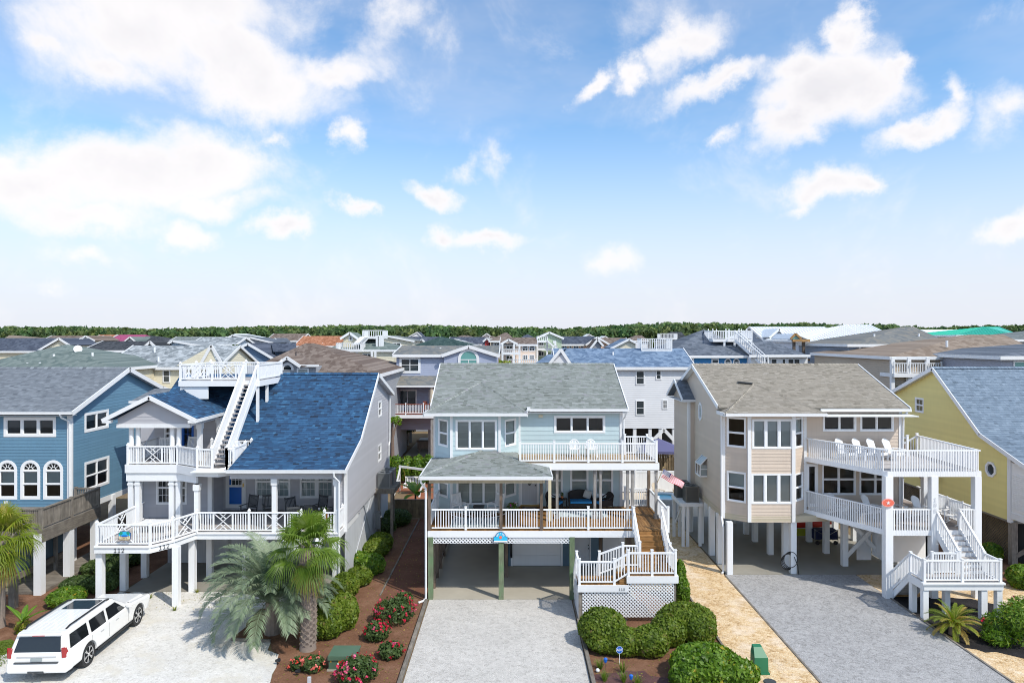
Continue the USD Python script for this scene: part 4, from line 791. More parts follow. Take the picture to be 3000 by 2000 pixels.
    T.part('soffit', B().box(C[0], e[1], 37.28, YW, ZE-0.16, ZE-0.12).add([(A[0], 35.95, zb-.14), (C[0], 35.95, zb-.14), (C[0], YW, zb-.14), (A[0], YW, zb-.14)], [(0, 2, 1), (0, 3, 2)]), 'trim_white')
    T.part('chimney_cap', B().box(0.82, 1.0, 37.15, 37.4, ZE, ZE+0.16), 'trim_white')
    pipe(T, [(6.22, 37.25, ZE-.1), (6.2, 37.4, ZE-0.35), (6.16, 37.62, ZE-0.5), (6.16, 37.62, Z2+.05)], 0.05)
    # --- lower porch roof
    PR = T.node('porch_roof'); ye, ze = 32.55, 5.98; a, c = (-4.38, ye, ze), (1.9, ye, ze); t0, t1 = (-1.62, YB, 6.60), (-0.96, YB, 6.60)
    roof_plane(T, PR, [a, c, t1, t0], 'shingle_grey', seed=5)
    roof_plane(T, PR, [(-4.38, YW, ze), a, t0, (-1.62, YW+0.2, 6.6)], 'shingle_grey', seed=6)
    sl = 0.62/2.86; yk = 34.93; tk = (yk-ye)/(YB-ye); xk = c[0]+(t1[0]-c[0])*tk
    roof_plane(T, PR, [c, (1.9, yk, ze), (xk, yk, ze+0.62*tk)], 'shingle_grey', seed=7)
    roof_plane(T, PR, [(0.33, yk, ze+sl*1.57), (0.33, YB+1, ze+sl*1.57), (-0.96, YB+1, 6.6), t1, (xk, yk, ze+0.62*tk)], 'shingle_grey', seed=8)
    caps(T, PR, a, t0, 'shingle_grey', seed=4); caps(T, PR, c, t1, 'shingle_grey', seed=5)
    gutter(T, (a[0]-.02, ye-.06, ze-.05), (c[0]+.02, ye-.06, ze-.05)); T.part('fascia', B().beam((c[0]+.03, ye, ze-.05), (c[0]+.03, yk, ze-.05), 0.05, 0.18).beam((a[0]-.03, ye, ze-.05), (a[0]-.03, YW, ze-.05), .05, .18), 'trim_white')
    bm = B(); x = -4.0
    while x < 1.55: bm.box(x+0.004, x+0.126, 32.86, 32.92, ze-0.36, ze-0.16); x += 0.13
    bm.box(-4.0, 1.56, 32.92, 33.1, ze-0.35, ze-0.15); T.part('porch_beam', bm, 'soffit'); T.part('porch_ceiling', B().box(-4.3, 1.85, 32.6, YW, ze-0.13, ze-0.09), 'soffit')
    for x in (-4.0, -0.53, 1.42): post(T, x, 33.0, Z1, ze-0.3, 0.14, 'post_brown', 'porch_post')
    T.part('porch_post', B().box(1.84, 1.99, 34.62, 34.77, Z1, ze-.05), 'cream')
    # --- decks
    deck(T, [(-4.02, 32.95), (5.88, 32.95), (7.6, 32.95), (7.6, YW), (0.4, YW), (-.66, YB), (-3.2, YB), (-4.02, YW)], Z1, 'y', 'deck_new', fascia=[((-4.05, 32.95), (5.92, 32.95))], fz=(0.02, 0.33))
    T.part('lattice_rail', B().box(-3.95, 2.8, 32.93, 32.97, 3.0, 3.03), 'post_brown'); lattice(T, Fr(0, 32.96), [(-3.86, 2.70), (2.8, 2.70), (2.8, 2.99), (-3.86, 2.99)], step=0.115, w=0.05)
    for x0, x1 in ((-4.0, -0.55), (-0.52, 1.42), (1.46, 5.9)): railing(T, [(x0+(.12 if x0 < -3 else 0.06), 33.02, Z1), (x1-0.04, 33.02, Z1)], 0.98, gap=0.125, ends=(0, x1 > 5), maxpost=2.2 if x0 < -3 or x1 > 5 else 9)
    railing(T, [(-4.0, 33.05, Z1), (-4.0, 35.6, Z1), (-4.0, 37.5, Z1+0.0)], 0.98, ends=(0, 1))
    railing(T, [(6.2, 37.5, Z1), (7.55, 37.5, Z1)], 0.98, ends=(1, 1)); railing(T, [(7.55, 37.5, Z1), (7.55, 33.0, Z1)], 0.98, ends=(0, 1))
    deck(T, [(0.36, YD), (7.5, YD), (7.5, YW+0.1), (xr+.1, YW+.1), (xr+.1, YW), (0.36, YW)], Z2, 'x', 'deck_tan', fascia=[((0.36, YD), (7.5, YD)), ((7.5, YD), (7.5, YW))], fz=(0.02, 0.36))
    railing(T, [(0.42, YD+.06, Z2), (7.42, YD+.06, Z2)], 0.98, maxpost=1.9); railing(T, [(7.42, YD+.06, Z2), (7.42, 36.2, Z2), (7.42, 37.5, Z2)], 0.98, ends=(0, 1)); railing(T, [(6.2, 37.5, Z2), (7.42, 37.5, Z2)], 0.98, ends=(1, 0))
    for x in (2.32, 4.26, 4.56, 5.95, 6.2, 7.42): 
        post(T, x, YD+0.15, Z1, Z2-0.6, 0.13, 'post_grey', 'deck_post'); post(T, x, YD+0.15, Z2-0.6, Z2-0.1, 0.15, 'post_grey', 'post_collar'); T.part('post_base', B().box(x-.12, x+.12, YD+.03, YD+.27, Z1, Z1+0.2), 'post_grey')
    post(T, 7.5, 37.45, Z1, Z2-.1, 0.15, 'post_brown', 'deck_post')
    # --- garage and store below
    for x, m in ((-3.93, 'post_green'), (-0.52, 'post_green'), (2.90, 'post_green')): post(T, x, 33.0, 0, 3.02, 0.24, m, 'garage_post')
    for i, y in enumerate((34.4, 35.9, 37.4, 39.5, 42, 45)): post(T, -3.95, y, 0, 3.1, 0.2, 'post_brown', 'garage_post')
    T.part('side_board', B().beam((-3.95, 33.1, 0.25), (-3.95, 45, 0.25), 0.06, 0.2), 'post_brown')
    post(T, -0.3, 36.0, 0, 3.1, 0.16, 'post_brown', 'garage_post'); post(T, 5.7, 33.3, 0, 3.1, 0.2, 'post_brown', 'garage_post'); post(T, 7.4, 33.2, 0, 3.1, 0.2, 'post_brown', 'garage_post'); post(T, 7.4, 37.4, 0, 3.1, 0.2, 'post_brown', 'garage_post')
    g = Fr(0, YW); gd = rect(-0.06, 2.80, 0.04, 2.45)
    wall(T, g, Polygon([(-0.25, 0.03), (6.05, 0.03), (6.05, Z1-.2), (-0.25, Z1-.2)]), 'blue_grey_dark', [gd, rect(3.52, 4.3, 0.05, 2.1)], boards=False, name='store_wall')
    n = T.node('garage_door'); T.part('frame', B().slab(g, gd.difference(rect(0.05, 2.69, 0.04, 2.36)), 0.04, -.05), 'white_vinyl', n)
    for i in range(4): T.part('panel', B().slab(g, rect(0.06, 2.68, 0.05+i*0.58, 0.05+i*0.58+0.572), 0.0, -0.05), 'white_paint', n)
    n = T.node('store_door'); T.part('frame', B().slab(g, rect(3.46, 4.36, 0.04, 2.16).difference(rect(3.52, 4.3, 0.04, 2.1)), 0.05, -.05), 'grey_white', n); T.part('door_leaf', B().slab(g, rect(3.52, 4.3, 0.05, 2.1), 0.0, -0.05), 'grey_white', n); T.part('handle', B().tm(trimesh.creation.icosphere(1, 0.035).apply_translation(g.p(4.22, 1.0, 0.04))).tm(trimesh.creation.icosphere(1, 0.03).apply_translation(g.p(4.22, 1.18, 0.03))), 'black', n)
    T.part('store_panel', B().box(5.0, 6.2, 37.55, 37.6, 0.05, 2.9), 'grey_white'); post(T, 4.75, 36.6, 0, 3.1, 0.18, 'post_brown', 'garage_post')
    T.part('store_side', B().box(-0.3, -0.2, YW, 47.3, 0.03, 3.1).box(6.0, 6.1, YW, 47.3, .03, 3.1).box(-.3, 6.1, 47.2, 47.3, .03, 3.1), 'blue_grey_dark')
    hb = B()
    for k in range(5): t = np.linspace(0, 2*np.pi, 20); hb.tube(np.column_stack([-0.08+0.02*k+0*t, 37.2+0.30*np.cos(t), 1.25+0.6*np.sin(t)]), 0.02, 5, cap=False)
    solo('garden_hose', 'black coiled hose hanging beside the white garage door under the blue house', 'hose', hb, 'black')
    # --- front stairs: from the lower deck down to two landings
    flight(T, (6.55, 32.9, Z1), (6.55, 31.4, 2.07), 1.26, (1, 0), 7)
    yf = 30.3
    deck(T, [(5.12, yf), (7.32, yf), (7.32, 31.42), (5.12, 31.42)], 2.07, 'y', 'deck_new', fascia=[((5.1, yf), (7.34, yf)), ((7.34, yf), (7.34, 31.42))], fz=(0.02, 0.33))
    deck(T, [(2.95, yf), (5.1, yf), (5.1, 31.42), (2.95, 31.42)], 1.68, 'y', 'deck_new', fascia=[((2.93, yf), (5.15, yf))], fz=(0.02, 0.33))
    T.part('step', B().box(4.78, 5.1, yf+0.05, 31.4, 1.69, 1.88), 'deck_newx')
    flight(T, (3.5, 31.42, 1.68), (3.5, 33.2, 0.02), 0.95, (1, 0), 9)
    rk = dict(h=0.98, maxpost=1.3)
    railing(T, [(3.0, yf+.05, 1.68), (4.55, yf+.05, 1.68)], 0.98, maxpost=1.6); railing(T, [(4.55, yf+.05, 1.68), (5.18, yf+.05, 2.07)], .98, ends=(0, 0)); railing(T, [(5.18, yf+.05, 2.07), (7.27, yf+.05, 2.07)], .98, maxpost=1.06)
    railing(T, [(7.27, yf+.05, 2.07), (7.27, 31.4, 2.07)], .98, ends=(0, 1)); railing(T, [(7.24, 31.4, 2.12), (7.24, 32.95, Z1)], .98, ends=(0, 1), bot=.12); railing(T, [(5.88, 31.4, 2.12), (5.88, 32.95, Z1)], .98, ends=(1, 1), bot=.12)
    railing(T, [(2.98, yf+.05, 1.68), (2.98, 31.42, 1.68)], .98, ends=(0, 1)); railing(T, [(2.98, 31.42, 1.68), (2.98, 33.1, 0.1)], .98, ends=(0, 1))
    railing(T, [(4.02, 33.0, 0.1), (4.02, 31.42, 1.68)], .98, ends=(1, 1)); railing(T, [(4.02, 31.42, 1.68), (5.1, 31.42, 2.07)], .98, ends=(0, 1)); railing(T, [(5.1, 31.42, 2.07), (5.85, 31.42, 2.07)], .98, ends=(0, 0))
    f = Fr(0, yf+0.03); lattice(T, f, [(3.12, 0.22), (7.2, 0.22), (7.2, 1.73), (5.16, 1.73), (5.16, 1.34), (3.12, 1.34)], step=0.108, w=0.047)
    for x in (3.03, 7.22): post(T, x, yf+.1, 0, 1.75 if x > 5 else 1.35, 0.14, 'weathered_z', 'landing_post')
    post(T, 5.1, yf+.2, 0, 1.5, 0.1, 'weathered_z', 'landing_post'); T.part('skirt_board', B().box(2.95, 2.99, yf+.05, 32.2, 0.0, 1.3), 'grey_white')
    T.part('house_number', text_b('110', 0.11, Fr(0, yf-0.05), 4.87, 1.42, 0.004), 'steel_dark')
    # --- downspout at the left front corner
    pipe(T, [(-4.35, 32.5, ze-.08), (-4.35, 32.55, ze-0.25), (-4.14, 32.8, ze-0.6), (-4.14, 32.8, 0.12), (-4.25, 32.6, 0.05), (-4.45, 32.45, 0.03)], 0.055)
    flushT = finish_shingles(T)
    return T
H110 = house110()
# ---- house 112: grey house with the blue roof and the roof deck -------------------------------------
def house112():
    T = Thing('beach_house', 'pale grey beach house with vivid blue shingle roof and white roof-top deck, numbered 112', 'house', (-14.0, 40.0, 0))
    S = 'siding_grey'; Z1, Z2 = 3.0, 6.12; xr = -8.5
    P_ = lambda Y: (6.1+0.294*(Y-33.6)) if Y < 37 else (7.1+0.673*(Y-37) if Y < 41.9 else 10.4-0.30*(Y-41.9))
    # right gable wall
    frR = Fr(xr, 35.0, 0, 1)
    hr = []
    for u0, u1, v0, v1 in ((1108, 1116, 1176, 1223), (1107, 1115, 1304, 1355)):
        y0, y1 = -xr*K/(U0-u0), -xr*K/(U0-u1); hr.append(window(T, frR, y0-35-.05, y1-35+.12, ZV(v1, y0), ZV(v0, y0), split=.5, trim=.09, blind='shade'))
    wall(T, frR, [(0, 3.05)]+[(y-35, 3.05) for y in (47.0,)]+[(y-35, P_(y)-.08) for y in (47.0, 41.9, 37.0, 35.0)], S, hr, 0.18)
    T.part('corner_board', B().box(xr-0.1, xr+0.06, 34.9, 35.06, 2.7, 6.45), 'trim_white'); T.part('corner_board', B().box(xr-.1, xr+.05, 46.95, 47.1, 3.0, 8.8), 'trim_white')
    frI = Fr(xr-.12, 35.0, 1, 0); wall(T, frI, [(-0.28, 3.0), (0.02, 3.0), (0.02, 6.4), (-0.28, 6.4)], S, [], .18)
    # lower front walls
    f1 = Fr(0, 38.2); X = lambda u: XU(u, 38.2); h = []
    dn = T.node('storm_door'); D = rect(X(662), X(721), Z1+.12, 5.35); q = rect(X(672), X(709), Z1+.32, 4.28); q2 = rect(X(680), X(709), 4.40, 5.22)
    T.part('frame', B().slab(f1, D.difference(q).difference(q2).difference(rect(X(672), X(678), 4.4, 5.22)), .05, -.03), 'trim_white', dn); T.part('door_leaf', B().slab(f1, q.union(rect(X(672), X(678), 4.4, 5.22)), .01, -.03), 'blue_door', dn); T.part('pane', B().slab(f1, q2, 0.0, -.03), 'pane_far', dn)
    gb = B(); x0, z0, x1, z1 = q2.bounds
    for i in (1, 2): gb.slab(f1, rect(x0+(x1-x0)*i/3-.012, x0+(x1-x0)*i/3+.012, z0, z1), .015, 0)
    for i in (1, 2): gb.slab(f1, rect(x0, x1, z0+(z1-z0)*i/3-.012, z0+(z1-z0)*i/3+.012), .017, 0)
    T.part('muntin', gb, 'trim_white', dn); T.part('handle', B().box(X(713), X(716), 38.08, 38.15, 4.3, 4.5), 'brass', dn); h.append(D.buffer(-.03))
    for u0, u1 in ((748, 851), (879, 978)): h.append(window(T, f1, X(u0), X(u1), 3.66, 5.5, cols=2, split=.5, trim=.09, mull=.18, grid=(3, 2), blind='shade', shade_to=1.0, pane='pane_bright'))
    wall(T, f1, [(-16.15, 2.85), (xr, 2.85), (xr, 6.6), (-16.15, 6.6)], S, h, .18)
    f2 = Fr(0, 36.5); X2 = lambda u: XU(u, 36.5); h2 = [window(T, f2, X2(458), X2(548), 3.72, 5.5, cols=2, split=.5, trim=.09, mull=.14, grid=(3, 2), pane='pane_bright')]
    wall(T, f2, [(-19.8, 2.85), (-16.15, 2.85), (-16.15, 5.9), (-19.8, 5.9)], S, h2, .18)
    wall(T, Fr(-16.15, 36.5, 0, 1), [(0, 2.85), (1.7, 2.85), (1.7, 5.9), (0, 5.9)], S, [], .18)
    T.part('corner_board', B().box(-19.88, -19.72, 36.42, 36.6, 2.85, 5.9), 'trim_white')
    # upper room behind the gazebo
    f3 = Fr(0, 38.2); h3 = [window(T, f3, X(482), X(516), 6.35, 8.2, split=.5, trim=.08, grid=(3, 2)), window(T, f3, X(533), X(568), 6.2, 8.25, trim=.1, grid=(2, 4), frame='blue_door', name='glazed_door')]
    wall(T, f3, [(-20.0, 5.95), (-16.15, 5.95), (-16.15, 8.45), (-20.0, 8.45)], S, h3, .18)
    wall(T, Fr(-16.15, 38.2, 0, 1), [(0, 5.95), (3.8, 5.95), (3.8, 8.5), (0, 8.5)], S, [], .18); wall(T, Fr(-20.0, 47, 0, -1), [(0, 3.0), (8.8, 3.0), (8.8, 8.45), (0, 8.45)], S, [], .18)
    T.part('rear_wall', B().box(-20, xr, 46.9, 47, 3, 8.8), S); T.part('floor_slab', B().box(-20, xr-.15, 38.4, 46.9, 2.8, 2.98).box(-20, -16.2, 36.7, 38.4, 2.8, 2.98), 'room'); T.part('ceiling', B().box(-20, xr-.15, 38.4, 46.9, 5.85, 6.0), 'room')
    # roofs
    R = T.node('roof'); xe = -8.2
    roof_plane(T, R, [(-14.0, 33.6, 6.1), (xe, 33.6, 6.1), (xe, 37.02, 7.11), (-14.0, 37.02, 7.11)], 'shingle_blue', seed=1)
    roof_plane(T, R, [(-16.1, 37.0, 7.1), (xe, 37.0, 7.1), (xe, 41.9, 10.4), (-16.1, 41.9, 10.4)], 'shingle_blue', seed=2)
    roof_plane(T, R, [(-20.3, 38.4, 8.04), (-16.1, 38.4, 8.04), (-16.1, 41.9, 10.4), (-20.3, 41.9, 10.4)], 'shingle_blue', seed=3)
    roof_plane(T, R, [(-20.3, 41.9, 10.4), (xe, 41.9, 10.4), (xe, 47.3, 8.78), (-20.3, 47.3, 8.78)], 'shingle_blue', shingle=False)
    caps(T, R, (-14, 41.9, 10.42), (xe, 41.9, 10.42), 'shingle_blue', .3)
    rake(T, [(xe+.03, 33.55, 6.1), (xe+.03, 37, 7.1), (xe+.03, 41.9, 10.4), (xe+.03, 47.3, 8.78)]); T.part('soffit', B().add([(xe, 41.9, 10.25), (xe, 47.3, 8.63), (xr, 47.3, 8.63), (xr, 41.9, 10.25)], [(0, 1, 2), (0, 2, 3)]), 'grey_white')
    gutter(T, (-14.05, 33.54, 6.04), (xe+.05, 33.54, 6.04)); T.part('porch_beam', B().box(-14.0, xr, 33.85, 34.05, 5.62, 5.95), S); T.part('porch_ceiling', B().box(-15.9, xr, 33.7, 38.2, 5.95, 5.99), 'trim_white')
    # porch gable over the gazebo
    PR = T.node('porch_roof'); ax, aw = -18.36, 2.32; yf, zl, za = 34.55, 8.46, 9.64
    for sgn, sd in ((1, 5), (-1, 6)): roof_plane(T, PR, [(ax+sgn*aw, yf, zl), (ax+sgn*aw, 41.0, zl), (ax, 42.2, za), (ax, yf, za)] if sgn > 0 else [(ax, yf, za), (ax, 42.2, za), (ax-aw, 41, zl), (ax-aw, yf, zl)], 'shingle_blue', seed=sd)
    caps(T, PR, (ax, yf, za+.02), (ax, 42.2, za+.02), 'shingle_blue', .26)
    rake(T, [(ax-aw-.04, yf-.03, zl), (ax, yf-.03, za), (ax+aw+.04, yf-.03, zl)], .2, .06); gutter(T, (ax+aw+.05, yf, zl-.06), (ax+aw+.05, 40.6, zl-.06)); T.part('return', B().box(ax-aw-.05, ax-aw+.35, yf-.05, yf+.25, zl-.16, zl-.02).box(ax+aw-.35, ax+aw+.05, yf-.05, yf+.25, zl-.16, zl-.02), 'trim_white')
    fg = Fr(0, yf+.35); wall(T, fg, [(-20.15, 8.22), (-16.5, 8.22), (-16.5, 8.5), (ax, za-.16), (-20.15, 8.5)], S, [], .183, name='gable')
    T.part('porch_beam', B().box(-20.2, -16.45, yf+.3, yf+.5, 8.02, 8.22), 'trim_white'); T.part('porch_beam', B().box(-16.6, -16.4, yf+.5, 38.2, 8.1, 8.4), 'trim_white'); T.part('porch_ceiling', B().box(-20.1, -16.4, yf+.4, 38.2, 8.36, 8.42), 'trim_white')
    SR = T.node('side_roof'); roof_plane(T, SR, [(-22.7, 40.6, 8.85), (-20.2, 40.6, 8.85), (-20.2, 42.6, 9.45), (-22.3, 42.6, 9.45)], 'shingle_slate', seed=9); gutter(T, (-22.75, 40.55, 8.8), (-20.2, 40.55, 8.8)); T.part('side_wall', B().box(-22.4, -20.0, 41, 44, 3, 8.75), S)
    # columns of the gazebo, in pairs, two storeys high
    for x in (-19.62, -19.27, -17.52, -17.17):
        b = B().tube([(x, 35.2, 6.1), (x, 35.2, 8.1)], [.13, .115], 12).tube([(x, 35.2, 8.0), (x, 35.2, 8.1)], .15, 12); T.part('column', b, 'white_paint', smooth=35)
        T.part('column', B().box(x-.12, x+.12, 35.08, 35.32, Z1, 5.35).box(x-.15, x+.15, 35.05, 35.35, 5.05, 5.15), 'white_paint')
    for x, y, z0, z1 in ((-16.55, 36.2, 6.1, 8.1), (-16.3, 38.0, 6.1, 8.2), (-15.75, 34.15, Z1, 5.3), (-16.08, 36.42, Z1, 5.7), (-11.8, 33.95, Z1, 5.62), (-8.72, 33.95, Z1, 5.62)):
        T.part('column', B().box(x-.11, x+.11, y-.11, y+.11, z0, z1).box(x-.15, x+.15, y-.15, y+.15, z1-.3, z1), 'white_paint')
    # decks and their fret railings
    UD = [(-19.8, 35.0), (-17.15, 35.0), (-15.75, 34.1), (-14.6, 33.95), (-14.02, 34.5), (-14.02, 36.9), (-16.15, 36.9), (-16.15, 38.15), (-20, 38.15)]
    deck(T, UD, Z2, 'x', 'deck_pale', fascia=[(UD[i], UD[i+1]) for i in range(4)]+[((-19.8, 36.4), (-19.8, 35.0))], fz=(0.0, .42))
    T.part('beam_band', B().beam((-19.8, 35.08, 5.48), (-17.15, 35.08, 5.48), .12, .42).beam((-17.15, 35.08, 5.48), (-15.78, 34.2, 5.52), .12, .36).beam((-19.75, 35.1, 5.48), (-19.75, 38, 5.48), .12, .42), 'white_paint')
    rk = dict(h=.92, bot=.08, over=.06, capball=True, maxpost=9)
    railing(T, [(-19.72, 35.06, Z2), (-17.17, 35.06, Z2)], style='chip', **{**rk, 'maxpost': 9}); railing(T, [(-17.17, 35.06, Z2), (-15.75, 34.18, Z2), (-14.95, 34.05, Z2)], **rk, ends=(0, 1)); railing(T, [(-14.3, 34.2, Z2), (-14.06, 34.52, Z2), (-14.06, 36, Z2)], **rk); railing(T, [(-19.72, 38, Z2), (-19.72, 35.06, Z2)], style='chip', **rk, ends=(0, 0)); railing(T, [(-16.2, 36.85, Z2), (-14.06, 36.85, Z2)], **rk)
    DD = [(-19.3, 31.6), (-16.75, 31.6), (-16.1, 32.5), (-15.65, 33.8), (-8.6, 33.8), (-8.6, 38.15), (-16.15, 38.15), (-16.15, 36.45), (-19.5, 36.45)]
    deck(T, DD, Z1, 'x', 'deck_pale', fascia=[(DD[i], DD[i+1]) for i in range(4)]+[((-19.45, 36.4), (-19.3, 31.6)), ((-8.6, 33.8), (-8.6, 38))], fz=(0.0, .34))
    for i in range(4):
        p, q = DD[i], DD[i+1]; d = nrm(np.array([*q, 0])-np.array([*p, 0])); T.part('nosing', B().beam((*p, Z1-.05), (*q, Z1-.05), .22, .05), 'white_paint')
    r1 = dict(h=.95, bot=.09, over=.08, capball=True, style='chip')
    railing(T, [(-19.42, 36.0, Z1), (-19.24, 31.66, Z1)], **r1, maxpost=9, ends=(0, 0)); railing(T, [(-19.24, 31.66, Z1), (-16.78, 31.66, Z1)], **r1, maxpost=9); railing(T, [(-16.78, 31.66, Z1), (-16.15, 32.52, Z1)], **{**r1, 'style': 'bal'}, maxpost=9, ends=(0, 1)); railing(T, [(-16.15, 32.52, Z1), (-15.62, 33.86, Z1)], **r1, ends=(0, 1), maxpost=9); railing(T, [(-15.62, 33.86, Z1), (-10.45, 33.86, Z1)], **r1, ends=(0, 1), maxpost=2.6); railing(T, [(-9.3, 33.86, Z1), (-8.66, 33.86, Z1), (-8.66, 34.9, Z1)], **{**r1, 'style': 'bal'})
    flight(T, (-9.9, 33.8, Z1), (-9.9, 30.9, .02), 1.0, (1, 0), 16, 'deck_pale')
    for x in (-10.42, -9.38): railing(T, [(x, 33.8, Z1), (x, 30.9, .1)], .9, capball=True, ends=(0, 1), maxpost=9)
    T.part('house_number', text_b('112', .2, Fr(0, 31.54), -18.15, Z1-.30, .012), 'steel_dark'); fn = Fr(-16.75, 31.6, .65, .9); T.part('house_number', text_b('112', .2, fn, .62, Z1-.30, .066), 'steel_dark')
    for (x, y) in ((-15.8, 32.15), (-15.9, 34.0), (-15.9, 35.95), (-19.2, 31.85), (-19.4, 34.15), (-19.35, 36.0), (-12.3, 33.95), (-8.75, 33.95)): post(T, x, y, 0, Z1-.2, .29, 'white_paint', 'pile')
    T.part('brace', B().beam((-19.35, 36, 1.2), (-17.6, 38, 2.8), .08, .2).beam((-19.35, 38, 2.8), (-17.6, 38.1, 1.2), .08, .2), 'white_paint')
    # store walls under the house
    g = Fr(0, 38.2)
    for i, (a, c) in enumerate(((-18.7, -15.9), (-15.7, -13.4), (-13.2, -11.0), (-10.8, -8.65))): T.part('store_panel', B().slab(g, rect(a, c, .05, 2.75), 0, -.06), 'grey_white')
    T.part('store_wall', B().slab(g, rect(-19.3, -8.62, .02, 2.8), -.07, -.12), 'siding_grey')
    ss = T.node('side_skirt'); y = 35.2
    while y < 46.8: T.part('skirt_board', B().box(xr-.12, xr-.08, y+.004, y+1.19, .02, 3.02), 'grey_white', ss); y += 1.2
    T.part('brace', B().beam((xr-.04, 37.4, .8), (xr-.04, 41.4, 3.0), .03, .12).beam((xr-.03, 41.4, .8), (xr-.03, 39.4, 3.0), .03, .1), 'grey_white')
    pipe(T, [(-8.75, 33.5, 6.0), (-8.75, 33.55, 5.8), (-8.55, 33.75, 5.5), (-8.55, 33.75, .1)], .055); pipe(T, [(xr+.12, 46.9, 8.7), (xr+.1, 46.9, 5.5), (xr+.1, 46.6, 5.3), (xr+.1, 46.6, 2.2)], .05); pipe(T, [(-15.95, 40.2, 8.35), (-16.05, 38.6, 8.0), (-16.05, 38.4, 7.6)], .05)
    # roof deck and the long open stair up to it
    RD = [(-18.6, 38.15), (-14.15, 38.15), (-14.15, 42.1), (-18.6, 42.1)]; ZD = 10.22
    deck(T, RD, ZD, 'x', 'deck_pale', fascia=[(RD[0], RD[1]), (RD[1], RD[2]), (RD[3], RD[0])], fz=(0.0, .32))
    T.part('skirt_panel', B().box(-18.58, -17.0, 38.2, 38.26, 9.2, 9.92), 'white_paint')
    rr = dict(h=.88, bot=.1, over=.06, capball=True, style='chip')
    railing(T, [(-18.55, 38.2, ZD), (-15.0, 38.2, ZD)], **rr, maxpost=1.85); railing(T, [(-14.2, 38.2, ZD), (-14.2, 42.05, ZD)], **{**rr, 'style': 'bal'}, maxpost=4); railing(T, [(-14.2, 42.05, ZD), (-18.55, 42.05, ZD), (-18.55, 38.2, ZD)], **rr, maxpost=2.3, ends=(0, 0))
    for x, y in ((-14.25, 38.25), (-14.25, 39.7), (-18.5, 38.25), (-18.5, 41.8)): post(T, x, y, P_(y)-.05, ZD-.05, .14, 'white_paint', 'deck_post')
    flight(T, (-14.6, 38.15, ZD), (-14.66, 34.15, Z2), .62, (1, 0), 20, 'deck_pale', closed=False)
    for x in (-14.98, -14.25): railing(T, [(x, 38.15, ZD), (x-.05, 34.2, Z2)], .86, ends=(0, 1), bot=.06, maxpost=9, capball=True)
    post(T, -14.1, 35.0, 6.4, 7.3, .12, 'white_paint', 'deck_post'); T.part('brace', B().beam((-14.1, 35.9, 6.75), (-14.1, 35.0, 7.3), .1, .12), 'white_paint')
    finish_shingles(T); return T
H112 = house112()
